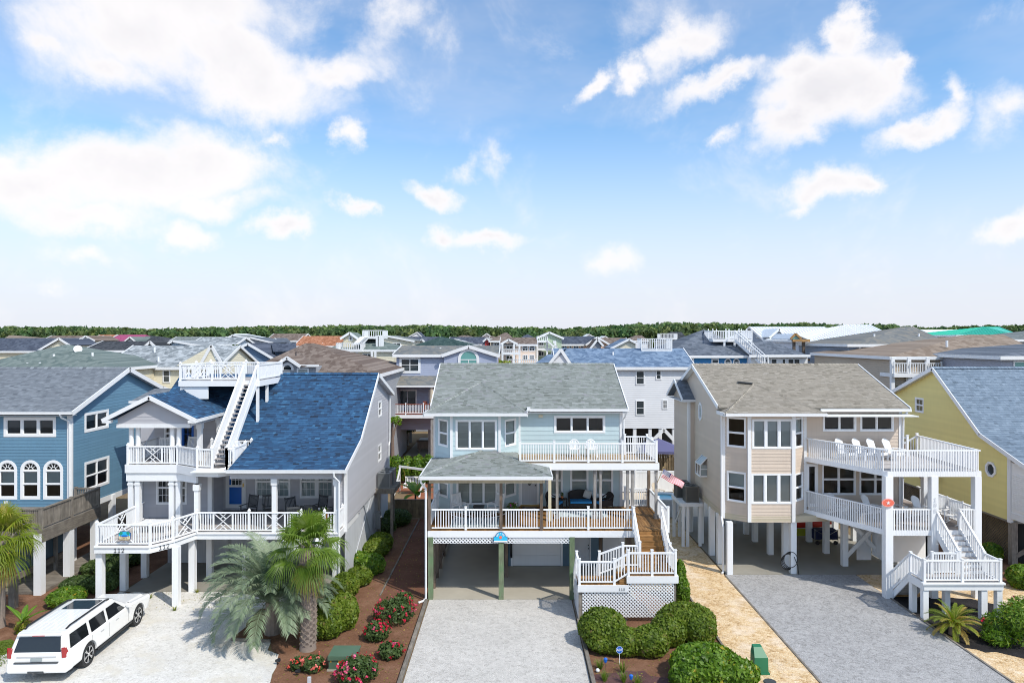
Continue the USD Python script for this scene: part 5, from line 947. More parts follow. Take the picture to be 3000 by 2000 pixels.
# ---- house 108: beige house with the two tiers of white decks ---------------------------------------
def house108():
    T = Thing('beach_house', 'beige beach house on white piles with taupe shingle roof and double decks, numbered 108', 'house', (16.5, 40.0, 0))
    S = 'siding_beige'; YW, YB = 37.25, 36.4; Z0, ZE, ZR, YR = 2.8, 8.72, 10.9, 42.5; xl, xr = 11.55, 21.17
    bx = [(11.55, YW), (12.65, YB), (15.0, YB), (15.96, YW)]; X = lambda u, Y=YW: XU(u, Y)
    frM, frB, frL, frR = Fr(0, YW), Fr(0, YB), Fr(*bx[0], 1.10, -.85), Fr(*bx[2], .96, .85); Ll, Lr = math.hypot(1.1, .85), math.hypot(.96, .85)
    h = [window(T, frM, X(2410), X(2508), ZV(1263, YW), ZV(1212, YW), cols=2, trim=.10), window(T, frM, X(2519), X(2618), ZV(1263, YW), ZV(1212, YW), cols=2, trim=.10)]
    for u0, u1 in ((2408, 2507), (2517, 2612)): h.append(window(T, frM, X(u0), X(u1), ZV(1449, YW), 5.75, cols=2, split=.5, trim=.08))
    h.append(window(T, frM, X(2362), X(2396), 3.42, 5.75, trim=.13, frame='white_vinyl', name='storm_door'))
    wall(T, frM, [(bx[3][0]-.1, Z0), (xr, Z0), (xr, ZE), (bx[3][0]-.1, ZE)], S, h, .18)
    hb = [window(T, frB, X(2203, YB), X(2323, YB), ZV(1314, YB), ZV(1227, YB), cols=3, trim=.09, mull=.13, blind='shade', shade_to=1.0, pane='pane_bright'), window(T, frB, X(2201, YB), X(2322, YB), ZV(1475, YB), ZV(1386, YB), cols=3, trim=.09, mull=.13, blind='shade', shade_to=1.0, pane='pane_bright')]
    wall(T, frB, [(bx[1][0], Z0), (bx[2][0], Z0), (bx[2][0], ZE-.1), (bx[1][0], ZE-.1)], S, hb, .18)
    hl = [window(T, frL, .18, 1.22, ZV(1311, 36.7), ZV(1222, 36.7), split=.48, trim=.08), window(T, frL, .18, 1.22, ZV(1471, 36.7), ZV(1382, 36.7), split=.48, trim=.08, blind='shade')]
    wall(T, frL, [(0, Z0), (Ll, Z0), (Ll, ZE-.1), (0, ZE-.1)], S, hl, .18)
    hr = [window(T, frR, .16, 1.08, ZV(1311, 36.8), ZV(1222, 36.8), split=.48, trim=.08, blind='shade'), window(T, frR, .16, 1.08, ZV(1466, 36.8), ZV(1384, 36.8), split=.48, trim=.08)]
    wall(T, frR, [(0, Z0), (Lr, Z0), (Lr, ZE-.1), (0, ZE-.1)], S, hr, .18)
    for x, y in bx: T.part('corner_board', B().box(x-.09, x+.09, y-.07, y+.05, Z0, ZE-.15), 'trim_white')
    T.part('corner_board', B().box(xr-.08, xr+.08, YW-.05, YW+.1, Z0, ZE-.1), 'trim_white'); T.part('corner_board', B().box(xl-.06, xl-.03, YW+.02, YW+.3, Z0, ZE-.1), 'trim_white')
    fl = Fr(xl, 48, 0, -1); oc = [affinity.translate(affinity.scale(Point(0, 0).buffer(1, 2), a, c), 48-41.8, 8.1) for a, c in ((.42, .58), (.30, .46))]; wn = T.node('octagon_window'); T.part('frame', B().slab(fl, oc[0].difference(oc[1]), .05, -.05), 'white_vinyl', wn); T.part('pane', B().slab(fl, oc[1], -.02, -.04), 'pane_pale', wn)
    wall(T, fl, [(0, Z0), (10.75, Z0), (10.75, ZE), (5.5, ZR-.1), (0, ZE)], S, [oc[0].buffer(-.05)], .18)
    # narrow bump-out with its own little gable on the left wall
    xb = 11.18; fb = Fr(xb, 47.0, 0, -1); wall(T, fb, [(0, Z0+.1), (3.8, Z0+.1), (3.8, 8.75), (1.9, 9.75), (0, 8.75)], S, [], .18, name='bump_out'); wall(T, Fr(xb, 43.2, 1, 0), [(0, Z0+.1), (.4, Z0+.1), (.4, 8.75), (0, 8.75)], S, [], .18, name='bump_out'); T.part('corner_board', B().box(xb-.05, xb+.1, 43.14, 43.34, Z0+.1, 8.6), 'trim_white')
    R2 = T.node('bump_roof'); roof_plane(T, R2, [(10.75, 42.95, 8.72), (11.6, 42.95, 8.72), (11.6, 45.1, 9.85), (10.75, 45.1, 9.85)], 'shingle_slate', seed=21); roof_plane(T, R2, [(10.75, 45.1, 9.85), (11.6, 45.1, 9.85), (11.6, 47.25, 8.72), (10.75, 47.25, 8.72)], 'shingle_slate', shingle=False); rake(T, [(10.72, 42.9, 8.72), (10.72, 45.1, 9.85), (10.72, 47.3, 8.72)], .2); gutter(T, (10.75, 42.9, 8.66), (11.55, 42.9, 8.66)); T.part('soffit', B().box(10.76, xb, 43, 47.2, 8.56, 8.6), 'trim_white')
    # greenhouse window
    gw = T.node('garden_window'); y0, y1, zz0, zz1 = 40.35, 41.4, 4.45, 5.55; x0 = xl-.42; sh = .45; bb = B()
    for y in (y0, y1, (y0+y1)/2): bb.beam((x0, y, zz0), (x0, y, zz1-sh), .05, .05)
    for y in (y0, y1): bb.beam((x0, y, zz1-sh), (xl, y, zz1), .05, .05).beam((x0, y, zz0), (xl, y, zz0), .05, .06).beam((x0, y, zz0+.4), (xl, y, zz0+.4), .03, .03)
    for z in (zz0, zz1-sh): bb.beam((x0, y0, z), (x0, y1, z), .05, .05)
    T.part('frame', bb, 'white_vinyl', gw); T.part('pane', B().box(x0, xl, y0+.01, y0+.02, zz0, zz1-sh), 'pane_pale', gw); T.part('pane', B().box(x0+.01, x0+.015, y0, y1, zz0, zz1-sh), 'pane_far', gw); T.part('pane', B().poly([(x0, y0, zz1-sh), (xl, y0, zz1), (xl, y1, zz1), (x0, y1, zz1-sh)]), 'pane_pale', gw); T.part('shelf', B().box(x0+.02, xl, y0, y1, zz0+.38, zz0+.4), 'white_vinyl', gw); T.part('sill', B().box(x0-.02, xl, y0-.02, y1+.02, zz0-.06, zz0-.02), 'white_vinyl', gw)
    fs = Fr(xr, YW, 0, 1); wall(T, fs, [(0, Z0), (10.6, Z0), (10.6, ZE), (5.25, ZR-.1), (0, ZE)], S, [], .18)
    T.part('rear_wall', B().box(xl, xr, 47.8, 47.9, Z0, ZE), S); T.part('floor_slab', B().add([(x, y, z) for z in (Z0-.02, Z0+.3) for x, y in ((xl-.02, YW-.02), (bx[1][0], YB-.02), (bx[2][0], YB-.02), (xr, YW-.02), (xr, 47.9), (xl-.02, 47.9))], [(0, i+1, i) for i in range(1, 5)]+[(6, 6+i, 6+i+1) for i in range(1, 5)]+[x for i in range(6) for x in ((i, (i+1) % 6, i+6), ((i+1) % 6, (i+1) % 6+6, i+6))]), 'soffit'); T.part('upper_floor', B().box(xl+.15, xr-.15, YW+.15, 47.7, 5.85, 6.1), 'room'); T.part('ceiling', B().box(xl+.15, xr-.15, YW+.15, 47.7, ZE-.2, ZE-.1), 'room')
    for y in (40.2, 44.2): T.part('floor_beam', B().box(xl, xr, y-.1, y+.1, 2.5, 2.8), 'soffit')
    # roofs
    R = T.node('roof'); k = (ZR-8.76)/(YR-36.9); G1 = lambda y: 8.80+k*(y-36.9); e = (11.22, 21.5); zb = 8.6
    roof_plane(T, R, [(e[0], 37.0, G1(37.0)), (e[1], 36.9, G1(36.9)), (e[1], YR, ZR+.04), (e[0], YR, ZR+.04)], 'shingle_taupe', seed=31); roof_plane(T, R, [(e[0], YR, ZR+.04), (e[1], YR, ZR+.04), (e[1], 48.2, ZE-.02), (e[0], 48.2, ZE-.02)], 'shingle_taupe', shingle=False)
    A, C = (11.25, 36.0, zb), (16.55, 36.0, zb); pk = (14.05, 39.7, G1(39.7)+.02)
    roof_plane(T, R, [A, C, pk], 'shingle_taupe', seed=32); roof_plane(T, R, [(A[0], 37.6, zb), A, pk], 'shingle_taupe', seed=33, tab=(.3, .5)); roof_plane(T, R, [C, (C[0], 37.5, zb), pk], 'shingle_taupe', seed=34)
    caps(T, R, A, pk, 'shingle_taupe', seed=6); caps(T, R, C, pk, 'shingle_taupe', seed=7); caps(T, R, (e[0], YR, ZR+.06), (e[1], YR, ZR+.06), 'shingle_taupe', .3); T.part('roof_vent', B().beam((13.2, 39.9, G1(39.9)+.1), (14.0, 39.75, G1(39.75)+.08), .25, .06), 'steel_dark', R)
    gutter(T, (A[0], 35.94, zb-.05), (C[0]+.05, 35.94, zb-.05)); gutter(T, (C[0]+.1, 36.84, ZE-.02), (e[1]+.05, 36.84, ZE-.02)); T.part('fascia', B().beam((A[0]-.03, 36, zb-.05), (A[0]-.03, 37.4, zb-.05), .05, .18).beam((C[0]+.03, 36, zb-.05), (C[0]+.03, 36.9, zb-.05), .05, .18), 'trim_white')
    rake(T, [(e[0]-.03, 37.2, G1(37.2)), (e[0]-.03, YR, ZR+.04), (e[0]-.03, 48.2, ZE-.02)]); rake(T, [(e[1]+.03, 36.9, G1(36.9)), (e[1]+.03, YR, ZR+.04), (e[1]+.03, 48.2, ZE-.02)]); T.part('soffit', B().box(A[0], e[1], 36.05, YW, zb-.16, zb-.12).add([(e[0], 37.3, 8.8), (e[0], YR, ZR-.08), (xl, YR, ZR-.08), (xl, 37.3, 8.8), (e[0], 48.2, ZE-.14), (xl, 48.2, ZE-.14)], [(0, 3, 2), (0, 2, 1), (1, 2, 5), (1, 5, 4)]), 'trim_white')
    pipe(T, [(11.35, 37.0, 8.5), (11.42, 37.2, 8.2), (11.42, 37.2, 2.9), (11.32, 36.6, 2.5), (11.32, 36.6, .12), (11.2, 36.4, .05)], .055); pipe(T, [(21.4, 36.95, 8.6), (21.3, 37.15, 8.3), (21.25, 37.2, 3.3)], .05)
    # piles
    for x, ys in ((11.62, (36.5, 38.2, 39.7, 42, 44.5, 47)), (15.05, (36.6, 37.6, 39.8, 42.3, 43.9, 46.5)), (18.4, (37.8, 40, 42.3, 45)), (21.3, (37.6, 40, 42.5, 45))):
        for y in ys: post(T, x, y, 0, Z0, .30, 'white_paint', 'pile')
    T.part('brace', B().beam((18.5, 37.8, .5), (20.6, 37.7, 2.8), .06, .22).beam((18.5, 37.88, 2.7), (20.6, 37.78, .4), .06, .22), 'white_paint')
    for p in (rect(20.2, 22.1, .7, 2.25),): T.part('shower_screen', B().slab(Fr(0, 36.3), p, 0, -.05).box(20.15, 20.2, 36.3, 38.2, .5, 2.3).box(19.3, 20.1, 38.2, 38.25, .2, 2.4), 'white_vinyl')
    for x in (20.2, 22.05): post(T, x, 36.35, 0, 2.35, .1, 'white_vinyl', 'shower_post')
    # decks
    D = [(16.0, 37.2), (18.2, 33.1), (22.7, 33.1), (22.7, 40), (21.25, 40), (21.25, 37.2)]
    for z, m in ((3.3, 'deck_pinky'), (6.15, 'deck_pale')):
        deck(T, D, z, 'x', m, fascia=[(D[0], D[1]), (D[1], D[2]), (D[2], D[3])], fz=(0.0, .26), fmat='white_paint'); hh = 1.0
        kw = dict(h=hh, style='over', bot=None, drop=.24, bw=.05, gap=.125, post=.12, topw=.14, toph=.05, maxpost=99, posts=False, mat='white_paint')
        railing(T, [(16.05, 37.15, z), (18.2, 33.12, z)], **kw)
        if z > 5: railing(T, [(18.2, 33.12, z), (22.68, 33.12, z)], **kw)
        else: railing(T, [(18.2, 33.12, z), (20.5, 33.12, z)], **kw); railing(T, [(21.7, 33.12, z), (22.68, 33.12, z)], **kw)
        railing(T, [(22.68, 33.12, z), (22.68, 38.2, z)], **kw)
        T.part('deck_frame', B().box(16.2, 22.6, 36.9, 37.1, z-.3, z-.06), 'soffit')
    railing(T, [(22.66, 38.2, 6.15), (21.5, 38.6, 5.3)], .98, style='bal', mat='white_paint', maxpost=9); railing(T, [(21.25, 37.6, 6.15), (21.6, 37.3, 6.15)], 1.0, style='bal', mat='white_paint', maxpost=9); railing(T, [(21.3, 39.5, 3.3), (22.6, 39.5, 3.3)], 1.0, style='bal', mat='white_paint', maxpost=9)
    for x, y, w in ((18.25, 33.18, .36), (20.46, 33.18, .33), (22.58, 33.2, .32), (22.5, 37.2, .3)):
        post(T, x, y, 0, 5.9, w, 'white_paint', 'deck_pile')
    fo = Fr(0, 33.0); 
    for i, c in enumerate('108'): T.part('house_number', text_b(c, .18, fo, 20.46, 4.72-.27*i, .012), 'grey_white')
    # stairs
    flight(T, (21.15, 33.1, 3.3), (21.3, 31.6, 1.7), 1.12, (1, 0), 8, 'deck_pale', 'white_paint', risers='white_paint'); yf = 30.5
    L = [(18.4, yf), (21.9, yf), (21.9, 31.65), (18.4, 31.65)]; deck(T, L, 1.7, 'x', 'deck_pale', fascia=[(L[0], L[1]), (L[1], L[2]), (L[3], L[0])], fz=(0.0, .34), fmat='white_paint'); T.part('nosing', B().box(18.3, 21.98, yf-.12, yf+.08, 1.62, 1.70), 'white_paint')
    rl = dict(h=.95, mat='white_paint', bot=.09, gap=.12, over=.06)
    railing(T, [(18.45, yf+.05, 1.7), (21.85, yf+.05, 1.7)], maxpost=1.75, **rl); railing(T, [(21.85, yf+.05, 1.7), (21.85, 31.6, 1.7)], ends=(0, 1), **rl); railing(T, [(18.45, 31.6, 1.7), (18.45, yf+.05, 1.7)], ends=(1, 0), **rl); railing(T, [(19.45, 31.6, 1.7), (20.6, 31.6, 1.7)], **rl)
    railing(T, [(21.72, 33.1, 3.3), (21.87, 31.6, 1.75)], ends=(1, 0), maxpost=9, **rl); railing(T, [(20.58, 33.1, 3.3), (20.72, 31.6, 1.75)], ends=(0, 1), maxpost=9, **rl)
    flight(T, (18.95, 31.65, 1.7), (18.95, 33.4, .02), .92, (1, 0), 10, 'deck_pale', 'white_paint')
    for x in (18.45, 19.45): railing(T, [(x, 31.6, 1.7), (x, 33.4, .1)], ends=(0, 1), maxpost=9, **rl)
    for x, y in ((18.5, yf+.12), (18.5, 31.5), (19.9, 31.3), (21.1, yf+.12), (21.8, yf+.12), (21.75, 31.5)): post(T, x, y, 0, 1.5, .24, 'white_paint', 'landing_pile')
    finish_shingles(T); return T
H108 = house108()
# ---- the slate blue house on the left and the yellow house on the right -------------------------------
def house_blue():
    T = Thing('beach_house', 'slate blue beach house with arched windows and weathered wooden deck at far left', 'house', (-30, 42, 0))
    S = 'siding_slate'; YW, xr = 38.1, -24.6; f = Fr(0, YW); X = lambda u: XU(u, YW); ZE = 8.5
    h = [window(T, f, X(12), X(165), ZV(1279, YW), ZV(1221, YW), cols=3, trim=.16, mull=.13)]
    for uc in (22, 89.5, 156.5, -45): h.append(window(T, f, X(uc-29), X(uc+29), ZV(1462, YW), ZV(1347, YW), split=.5, trim=.15, arch=True, fan=True, blind='shade', shade_to=.55))
    wall(T, f, [(-42, 3.0), (xr, 3.0), (xr, ZE), (-42, ZE)], S, h, .177)
    r = Fr(xr, YW, 0, 1); hr = []
    for y0, y1, z0, z1 in ((39.25, 41.6, 7.15, 8.28), (39.25, 41.65, 3.75, 5.45), (45.0, 46.2, 7.1, 8.2)): hr.append(window(T, r, y0-YW, y1-YW, z0, z1, cols=2, split=(0 if z0 > 6 else .5), trim=.15, blind='shade', shade_to=.45))
    wall(T, r, [(0, 3.05), (10.3, 3.05), (10.3, 8.9), (5.2, 10.55), (0, ZE)], S, hr, .177)
    T.part('skirt_board', B().box(xr, xr+.05, YW-.1, YW+10.3, 2.72, 3.04), 'trim_white'); T.part('skirt_board', B().box(-42, xr+.05, YW-.05, YW, 2.85, 3.0), 'trim_white'); T.part('corner_board', B().box(xr-.2, xr+.06, YW-.06, YW+.08, 2.9, ZE), 'trim_white')
    T.part('floor_slab', B().box(-42, xr-.1, YW+.1, 48.4, 2.75, 2.98), 'room'); T.part('upper_floor', B().box(-42, xr-.15, YW+.15, 48.3, 5.6, 5.8), 'room'); T.part('rear_wall', B().box(-42, xr, 48.3, 48.4, 3, 8.8), S)
    R = T.node('roof'); e = -24.28
    roof_plane(T, R, [(-42, 37.68, 8.52), (e, 37.68, 8.52), (e, 43.3, 10.68), (-42, 43.3, 10.68)], 'shingle_slate', seed=41); roof_plane(T, R, [(-42, 43.3, 10.68), (e, 43.3, 10.68), (e, 48.8, 8.72), (-42, 48.8, 8.72)], 'shingle_slate', shingle=False); caps(T, R, (-42, 43.3, 10.7), (e, 43.3, 10.7), 'shingle_slate', .3)
    gutter(T, (-42, 37.62, 8.46), (e+.03, 37.62, 8.46)); rake(T, [(e+.03, 37.68, 8.52), (e+.03, 43.3, 10.68), (e+.03, 47.4, 9.2), (e+.03, 49.2, 8.75)], .26, .06); T.part('soffit', B().add([(e, 37.7, 8.36), (e, 43.3, 10.52), (xr, 43.3, 10.52), (xr, 37.7, 8.36), (e, 48.8, 8.56), (xr, 48.8, 8.56)], [(0, 3, 2), (0, 2, 1), (1, 2, 5), (1, 5, 4)]).box(-42, e, 37.7, YW, 8.3, 8.34), 'grey_white')
    pipe(T, [(-24.9, 37.6, 8.4), (-24.9, 37.75, 8.2), (-24.62, 38.0, 7.95), (-24.62, 38.0, 3.0)], .06)
    T.part('wall_vent', B().slab(f, rect(X(14), X(24), ZV(1474, YW), ZV(1467, YW)), .08, 0), 'trim_white')
    D = [(-27.4, 33.5), (-23.1, 33.5), (-23.1, 38.25), (-24.5, 38.25), (-24.5, 38.05), (-27.4, 38.05)]; DX = [(-30, 36.2)]+[]
    deck(T, [(-34, 36.0), (-27.4, 36.0), (-27.4, 33.5), (-23.1, 33.5), (-23.1, 38.25), (-24.5, 38.25), (-24.5, 38.05), (-34, 38.05)], 3.2, 'x', 'weathered_x', fascia=[((-27.4, 33.5), (-23.1, 33.5)), ((-23.1, 33.5), (-23.1, 38.25))], fz=(0, .62), fmat='weathered_y')
    w = dict(h=1.0, mat='weathered_z', bw=.05, gap=.105, post=.13, bot=.1, over=.05, topw=.14, topmat='weathered_y')
    railing(T, [(-27.3, 33.55, 3.2), (-23.15, 33.55, 3.2)], maxpost=9, **w); railing(T, [(-23.15, 33.55, 3.2), (-23.15, 38.2, 3.2)], ends=(0, 1), maxpost=2.4, **w); railing(T, [(-23.15, 38.2, 3.2), (-24.4, 38.2, 3.2)], ends=(0, 1), maxpost=9, **{**w, 'topmat': 'weathered_x'})
    flight(T, (-27.0, 33.5, 3.2), (-24.9, 31.2, 1.35), 1.0, (.74, .67), 10, 'weathered_x', 'weathered_x'); railing(T, [(-24.1, 33.4, 3.2), (-24.6, 31.2, 1.5)], maxpost=9, **w); T.part('ramp_beam', B().beam((-28, 31.2, 1.35), (-24.0, 31.2, 1.5), .1, .3), 'weathered_x')
    for x, y, m in ((-23.25, 33.6, 'white_paint'), (-23.25, 35.8, 'white_paint'), (-23.25, 38.0, 'white_paint'), (-26.6, 33.6, 'white_paint'), (-24.6, 38.2, 'white_paint'), (-24.6, 42, 'white_paint'), (-24.6, 46, 'white_paint'), (-27, 38.3, 'white_paint')): post(T, x, y, 0, 3.0, .36 if y < 36 else .3, m, 'pile')
    for x, y in ((-24.6, 35.6), (-24.6, 36.8)): post(T, x, y, .1, 3.0, .16, 'post_grey', 'pile')
    post(T, -23.3, 31.9, 0, 1.45, .28, 'weathered_z', 'pile'); T.part('low_rail', B().beam((-24.6, 33.9, .75), (-24.6, 38, .75), .08, .3).beam((-27, 33.9, .6), (-24.6, 33.9, .6), .08, .2), 'weathered_y')
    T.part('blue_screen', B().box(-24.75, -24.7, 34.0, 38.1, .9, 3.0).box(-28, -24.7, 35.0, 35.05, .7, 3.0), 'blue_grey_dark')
    deck(T, [(-28, 33.6), (-23.15, 33.6), (-23.15, 46), (-24.6, 46), (-24.6, 38.5), (-28, 38.5)], .16, 'x', 'weathered_x', drop=.1, name='boardwalk', fascia=[((-23.15, 33.6), (-23.15, 46)), ((-28, 33.6), (-23.15, 33.6))], fz=(0, .14), fmat='weathered_y')
    finish_shingles(T); return T
def house_yellow():
    T = Thing('beach_house', 'yellow beach house with steep blue-grey roof and dark lattice beneath at the far right', 'house', (34, 42, 0))
    S = 'siding_yellow'; x0 = 27.7; f = Fr(x0, 49.5, 0, -1); s = lambda y: 49.5-y
    yu = lambda u: x0*K/(u-U0)
    h = [window(T, f, s(yu(2682)), s(yu(2707)), 7.55, 8.55, trim=.1, split=.5, grid=(2, 1))]
    oc = [affinity.translate(affinity.rotate(affinity.scale(Point(0, 0).buffer(1, 2), a, a), 22.5), s(39.45), 5.02) for a in (.46, .33)]; wn = T.node('octagon_window'); T.part('frame', B().slab(f, oc[0].difference(oc[1]), .08, -.05), 'white_vinyl', wn); T.part('pane', B().slab(f, oc[1], -.02, -.04), 'pane_far', wn); h.append(oc[0].buffer(-.05))
    wall(T, f, [(0, 2.45), (s(37.9), 2.45), (s(37.9), 6.2), (s(40), 6.95), (s(44.5), 10.55), (0, 8.55)], S, h, .19)
    T.part('corner_board', B().box(x0-.06, x0+.1, 37.85, 38.12, 2.35, 6.2), 'trim_white')
    sw = T.node('louvre_wall'); z = 3.15
    while z < 5.1: T.part('louvre', B().beam((x0-.02, 37.8, z), (x0-.02, 34.2, z), .03, .09), 'white_vinyl', sw); z += .105
    T.part('frame', B().box(x0, x0+.06, 34.2, 37.85, 2.9, 5.7), 'white_vinyl', sw); T.part('deck_beam', B().box(x0-.04, x0+.12, 34.0, 37.85, 2.6, 2.95), 'trim_white')
    R = T.node('roof'); e = 27.4; 
    roof_plane(T, R, [(e, 34.0, 4.9), (41, 34.0, 4.9), (41, 40.02, 7.01), (e, 40.02, 7.01)], 'shingle_bluegrey', seed=51); roof_plane(T, R, [(e, 40, 7.0), (41, 40, 7.0), (41, 44.5, 10.66), (e, 44.5, 10.66)], 'shingle_bluegrey', seed=52); roof_plane(T, R, [(e, 44.5, 10.66), (41, 44.5, 10.66), (41, 49.9, 8.5), (e, 49.9, 8.5)], 'shingle_bluegrey', shingle=False); caps(T, R, (e, 44.5, 10.68), (41, 44.5, 10.68), 'shingle_bluegrey', .3)
    rake(T, [(e-.03, 34, 4.9), (e-.03, 40, 7.0), (e-.03, 44.5, 10.66), (e-.03, 49.9, 8.5)], .24); T.part('soffit', B().add([(e, 44.5, 10.5), (e, 49.9, 8.36), (x0, 49.9, 8.36), (x0, 44.5, 10.5)], [(0, 2, 1), (0, 3, 2)]), 'grey_white')
    T.part('floor_slab', B().box(x0+.1, 41, 37.9, 49.4, 2.3, 2.45), 'room'); T.part('rear_wall', B().box(x0, 41, 49.4, 49.5, 2.4, 8.5), S); T.part('front_wall', B().box(x0, 41, 38, 38.1, 2.4, 6.2), S)
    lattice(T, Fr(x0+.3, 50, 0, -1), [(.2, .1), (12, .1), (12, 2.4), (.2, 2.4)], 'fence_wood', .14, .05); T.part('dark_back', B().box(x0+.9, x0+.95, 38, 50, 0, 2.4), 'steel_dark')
    for y in (37.95, 41, 45, 49): post(T, x0+.15, y, 0, 2.4, .32, 'weathered_z', 'pile')
    T.part('brace', B().beam((x0+.1, 37.9, .4), (x0+2, 36.8, 2.3), .1, .22), 'weathered_y'); post(T, x0+1.8, 36.5, 0, 2.6, .3, 'weathered_z', 'pile')
    T.part('rear_stair', B().beam((x0-.5, 44, 3.4), (x0-.5, 48.6, 5.8), .1, .3), 'raw_pine'); lattice(T, Fr(x0-.45, 49, 0, -1), [(0.2, 4.4), (3.6, 3.2), (3.6, 4.2), (.2, 5.8)], 'red_deck', .14, .06)
    finish_shingles(T); return T
HBL, HYE = house_blue(), house_yellow()
# ---- furniture and small things ---------------------------------------------------------------------
def rocker(mat, name='rocking_chair', cat='rocking chair', label='x', rock=True):
    T = Thing(name, label, cat, local=True); w = .29; tilt = math.radians(14); up = np.array([0, math.sin(tilt), math.cos(tilt)])
    for i in range(6): T.part('seat_slat', B().beam((-w, -.26+i*.092, .42-i*.006), (w, -.26+i*.092, .42-i*.006), .075, .02), mat)
    b0 = np.array([0, .25, .40])
    for i in range(7): x = -.22+i*.0733; T.part('back_slat', B().beam(b0+[x, 0, 0]+up*.10, b0+[x, 0, 0]+up*.66, .045, .016, up=(0, 1, 0)), mat)
    T.part('top_rail', B().beam(b0+[-w, 0, 0]+up*.68, b0+[w, 0, 0]+up*.68, .03, .10), mat); T.part('lower_rail', B().beam(b0+[-w, 0, 0]+up*.10, b0+[w, 0, 0]+up*.10, .03, .06), mat)
    for s in (-1, 1):
        T.part('back_post', B().beam(b0+[s*w, -.02, -.33]-up*.02, b0+[s*w, 0, 0]+up*.76, .045, .045, up=(0, 1, 0)), mat); T.part('front_leg', B().box(s*w-.022, s*w+.022, -.27, -.225, .08, .64), mat); T.part('arm', B().beam((s*(w+.02), -.34, .65), (s*(w+.02), .30, .65), .10, .022), mat)
        if rock: t = np.linspace(-.62, .5, 9); T.part('rocker', B().tube(np.column_stack([0*t+s*w, t*.95, .025+.12*(t+.05)**2]), .022, 5), mat)
        else: T.part('rear_foot', B().box(s*w-.02, s*w+.02, .2, .25, 0, .4), mat)
    return T
def adirondack(mat, label='x', name='adirondack_chair'):
    T = Thing(name, label, 'chair', local=True); tilt = math.radians(24); up = np.array([0, math.sin(tilt), math.cos(tilt)]); b0 = np.array([0, .18, .30]); bk = B()
    n = 14; prof = [(x, .82-.17*(x/.27)**2) for x in np.linspace(-.27, .27, n)]
    for k in range(n-1):
        (x0, h0), (x1, h1) = prof[k], prof[k+1]; dish = lambda x: .05*(1-(x/.27)**2); a, c = b0+[x0*.8, dish(x0), 0], b0+[x1*.8, dish(x1), 0]; e, f = b0+[x1, dish(x1), 0]+up*h1, b0+[x0, dish(x0), 0]+up*h0; o = np.array([0, .03, 0]); bk.add([a, c, e, f, a+o, c+o, e+o, f+o], [(0, 1, 2), (0, 2, 3), (4, 6, 5), (4, 7, 6), (3, 2, 6), (3, 6, 7), (0, 4, 5), (0, 5, 1), (0, 3, 7), (0, 7, 4), (1, 5, 6), (1, 6, 2)])
    T.part('backrest', bk, mat); T.part('seat', B().beam((0, -.38, .40), (0, .22, .28), .52, .03), mat); T.part('apron', B().beam((-.26, -.39, .34), (.26, -.39, .34), .03, .12), mat)
    for s in (-1, 1):
        T.part('arm', B().beam((s*.33, -.45, .58), (s*.33, .28, .56), .13, .03), mat); T.part('front_leg', B().box(s*.30-.03, s*.30+.03, -.40, -.32, 0, .57), mat); T.part('rear_leg', B().beam((s*.27, -.36, .36), (s*.27, .50, .02), .035, .10), mat); T.part('arm_support', B().beam((s*.31, .22, .30), (s*.31, .25, .56), .04, .05), mat)
    return T
RW = rocker('plastic_white', label='white slatted rocking chair by the left bay window of the light blue house, angled right'); RW.move((XU(1350, 35.6), 35.6, 3.33), .75)
RW.dup((XU(1450, 35.7), 35.7, 3.33), -.75, 'white slatted rocking chair beside the middle porch post of the light blue house, angled left')
RW.dup((XU(482, 36.6), 36.6, 6.12), .3, 'white rocking chair on the upper gazebo porch behind the left column pair'); RW.dup((XU(552, 36.8), 36.8, 6.12), -.2, 'white rocking chair on the upper gazebo porch before the blue glazed door')
RG = rocker('charcoal', label='charcoal rocking chair on the grey house porch right in front of the blue storm door'); RG.move((XU(728, 36.6), 36.6, 3.0), -.35)
RG.dup((XU(790, 36.7), 36.7, 3.0), .5, 'charcoal rocking chair left of the porch column below the first double window'); RG.dup((XU(957, 35.8), 35.8, 3.0), -1.25, 'charcoal rocking chair in profile at the right end of the grey house porch')
# the porch dining set of house 112
T = Thing('patio_table', 'round charcoal patio dining table on the grey house porch', 'table', (XU(893, 35.6), 35.6, 3.0)); tx, ty = XU(893, 35.6), 35.6
T.part('tabletop', B().tm(trimesh.creation.cylinder(.68, .04, sections=24).apply_translation((tx, ty, 3.72))), 'charcoal')
for a in range(4): c, s = math.cos(a*1.571+.78), math.sin(a*1.571+.78); T.part('leg', B().beam((tx+c*.42, ty+s*.42, 3.0), (tx+c*.3, ty+s*.3, 3.71), .06, .06), 'charcoal')
DC = rocker('charcoal', 'patio_dining_chair', 'chair', 'charcoal patio dining chair left behind the round table, with a small yellow cushion in front', False); DC.move((tx-.75, ty+.55, 3.0), .8)
DC.dup((tx+.45, ty+.9, 3.0), -.45, 'charcoal patio dining chair behind the round table under the second double window'); DC.dup((tx-.35, ty-.85, 3.0), 3.5, 'charcoal patio dining chair nearest the railing on the left of the round table'); DC.dup((tx+.75, ty-.75, 3.0), 2.5, 'charcoal patio dining chair nearest the railing on the right of the round table')
T = Thing('low_table', 'long low white table on the front deck of the grey house', 'table', (-17.6, 34.0, 3.0)); T.part('tabletop', B().box(-18.5, -16.9, 33.5, 34.5, 3.40, 3.46), 'plastic_white')
for x in (-18.4, -17.0):
    for y in (33.6, 34.4): T.part('leg', B().box(x-.04, x+.04, y-.04, y+.04, 3.0, 3.4), 'plastic_white')
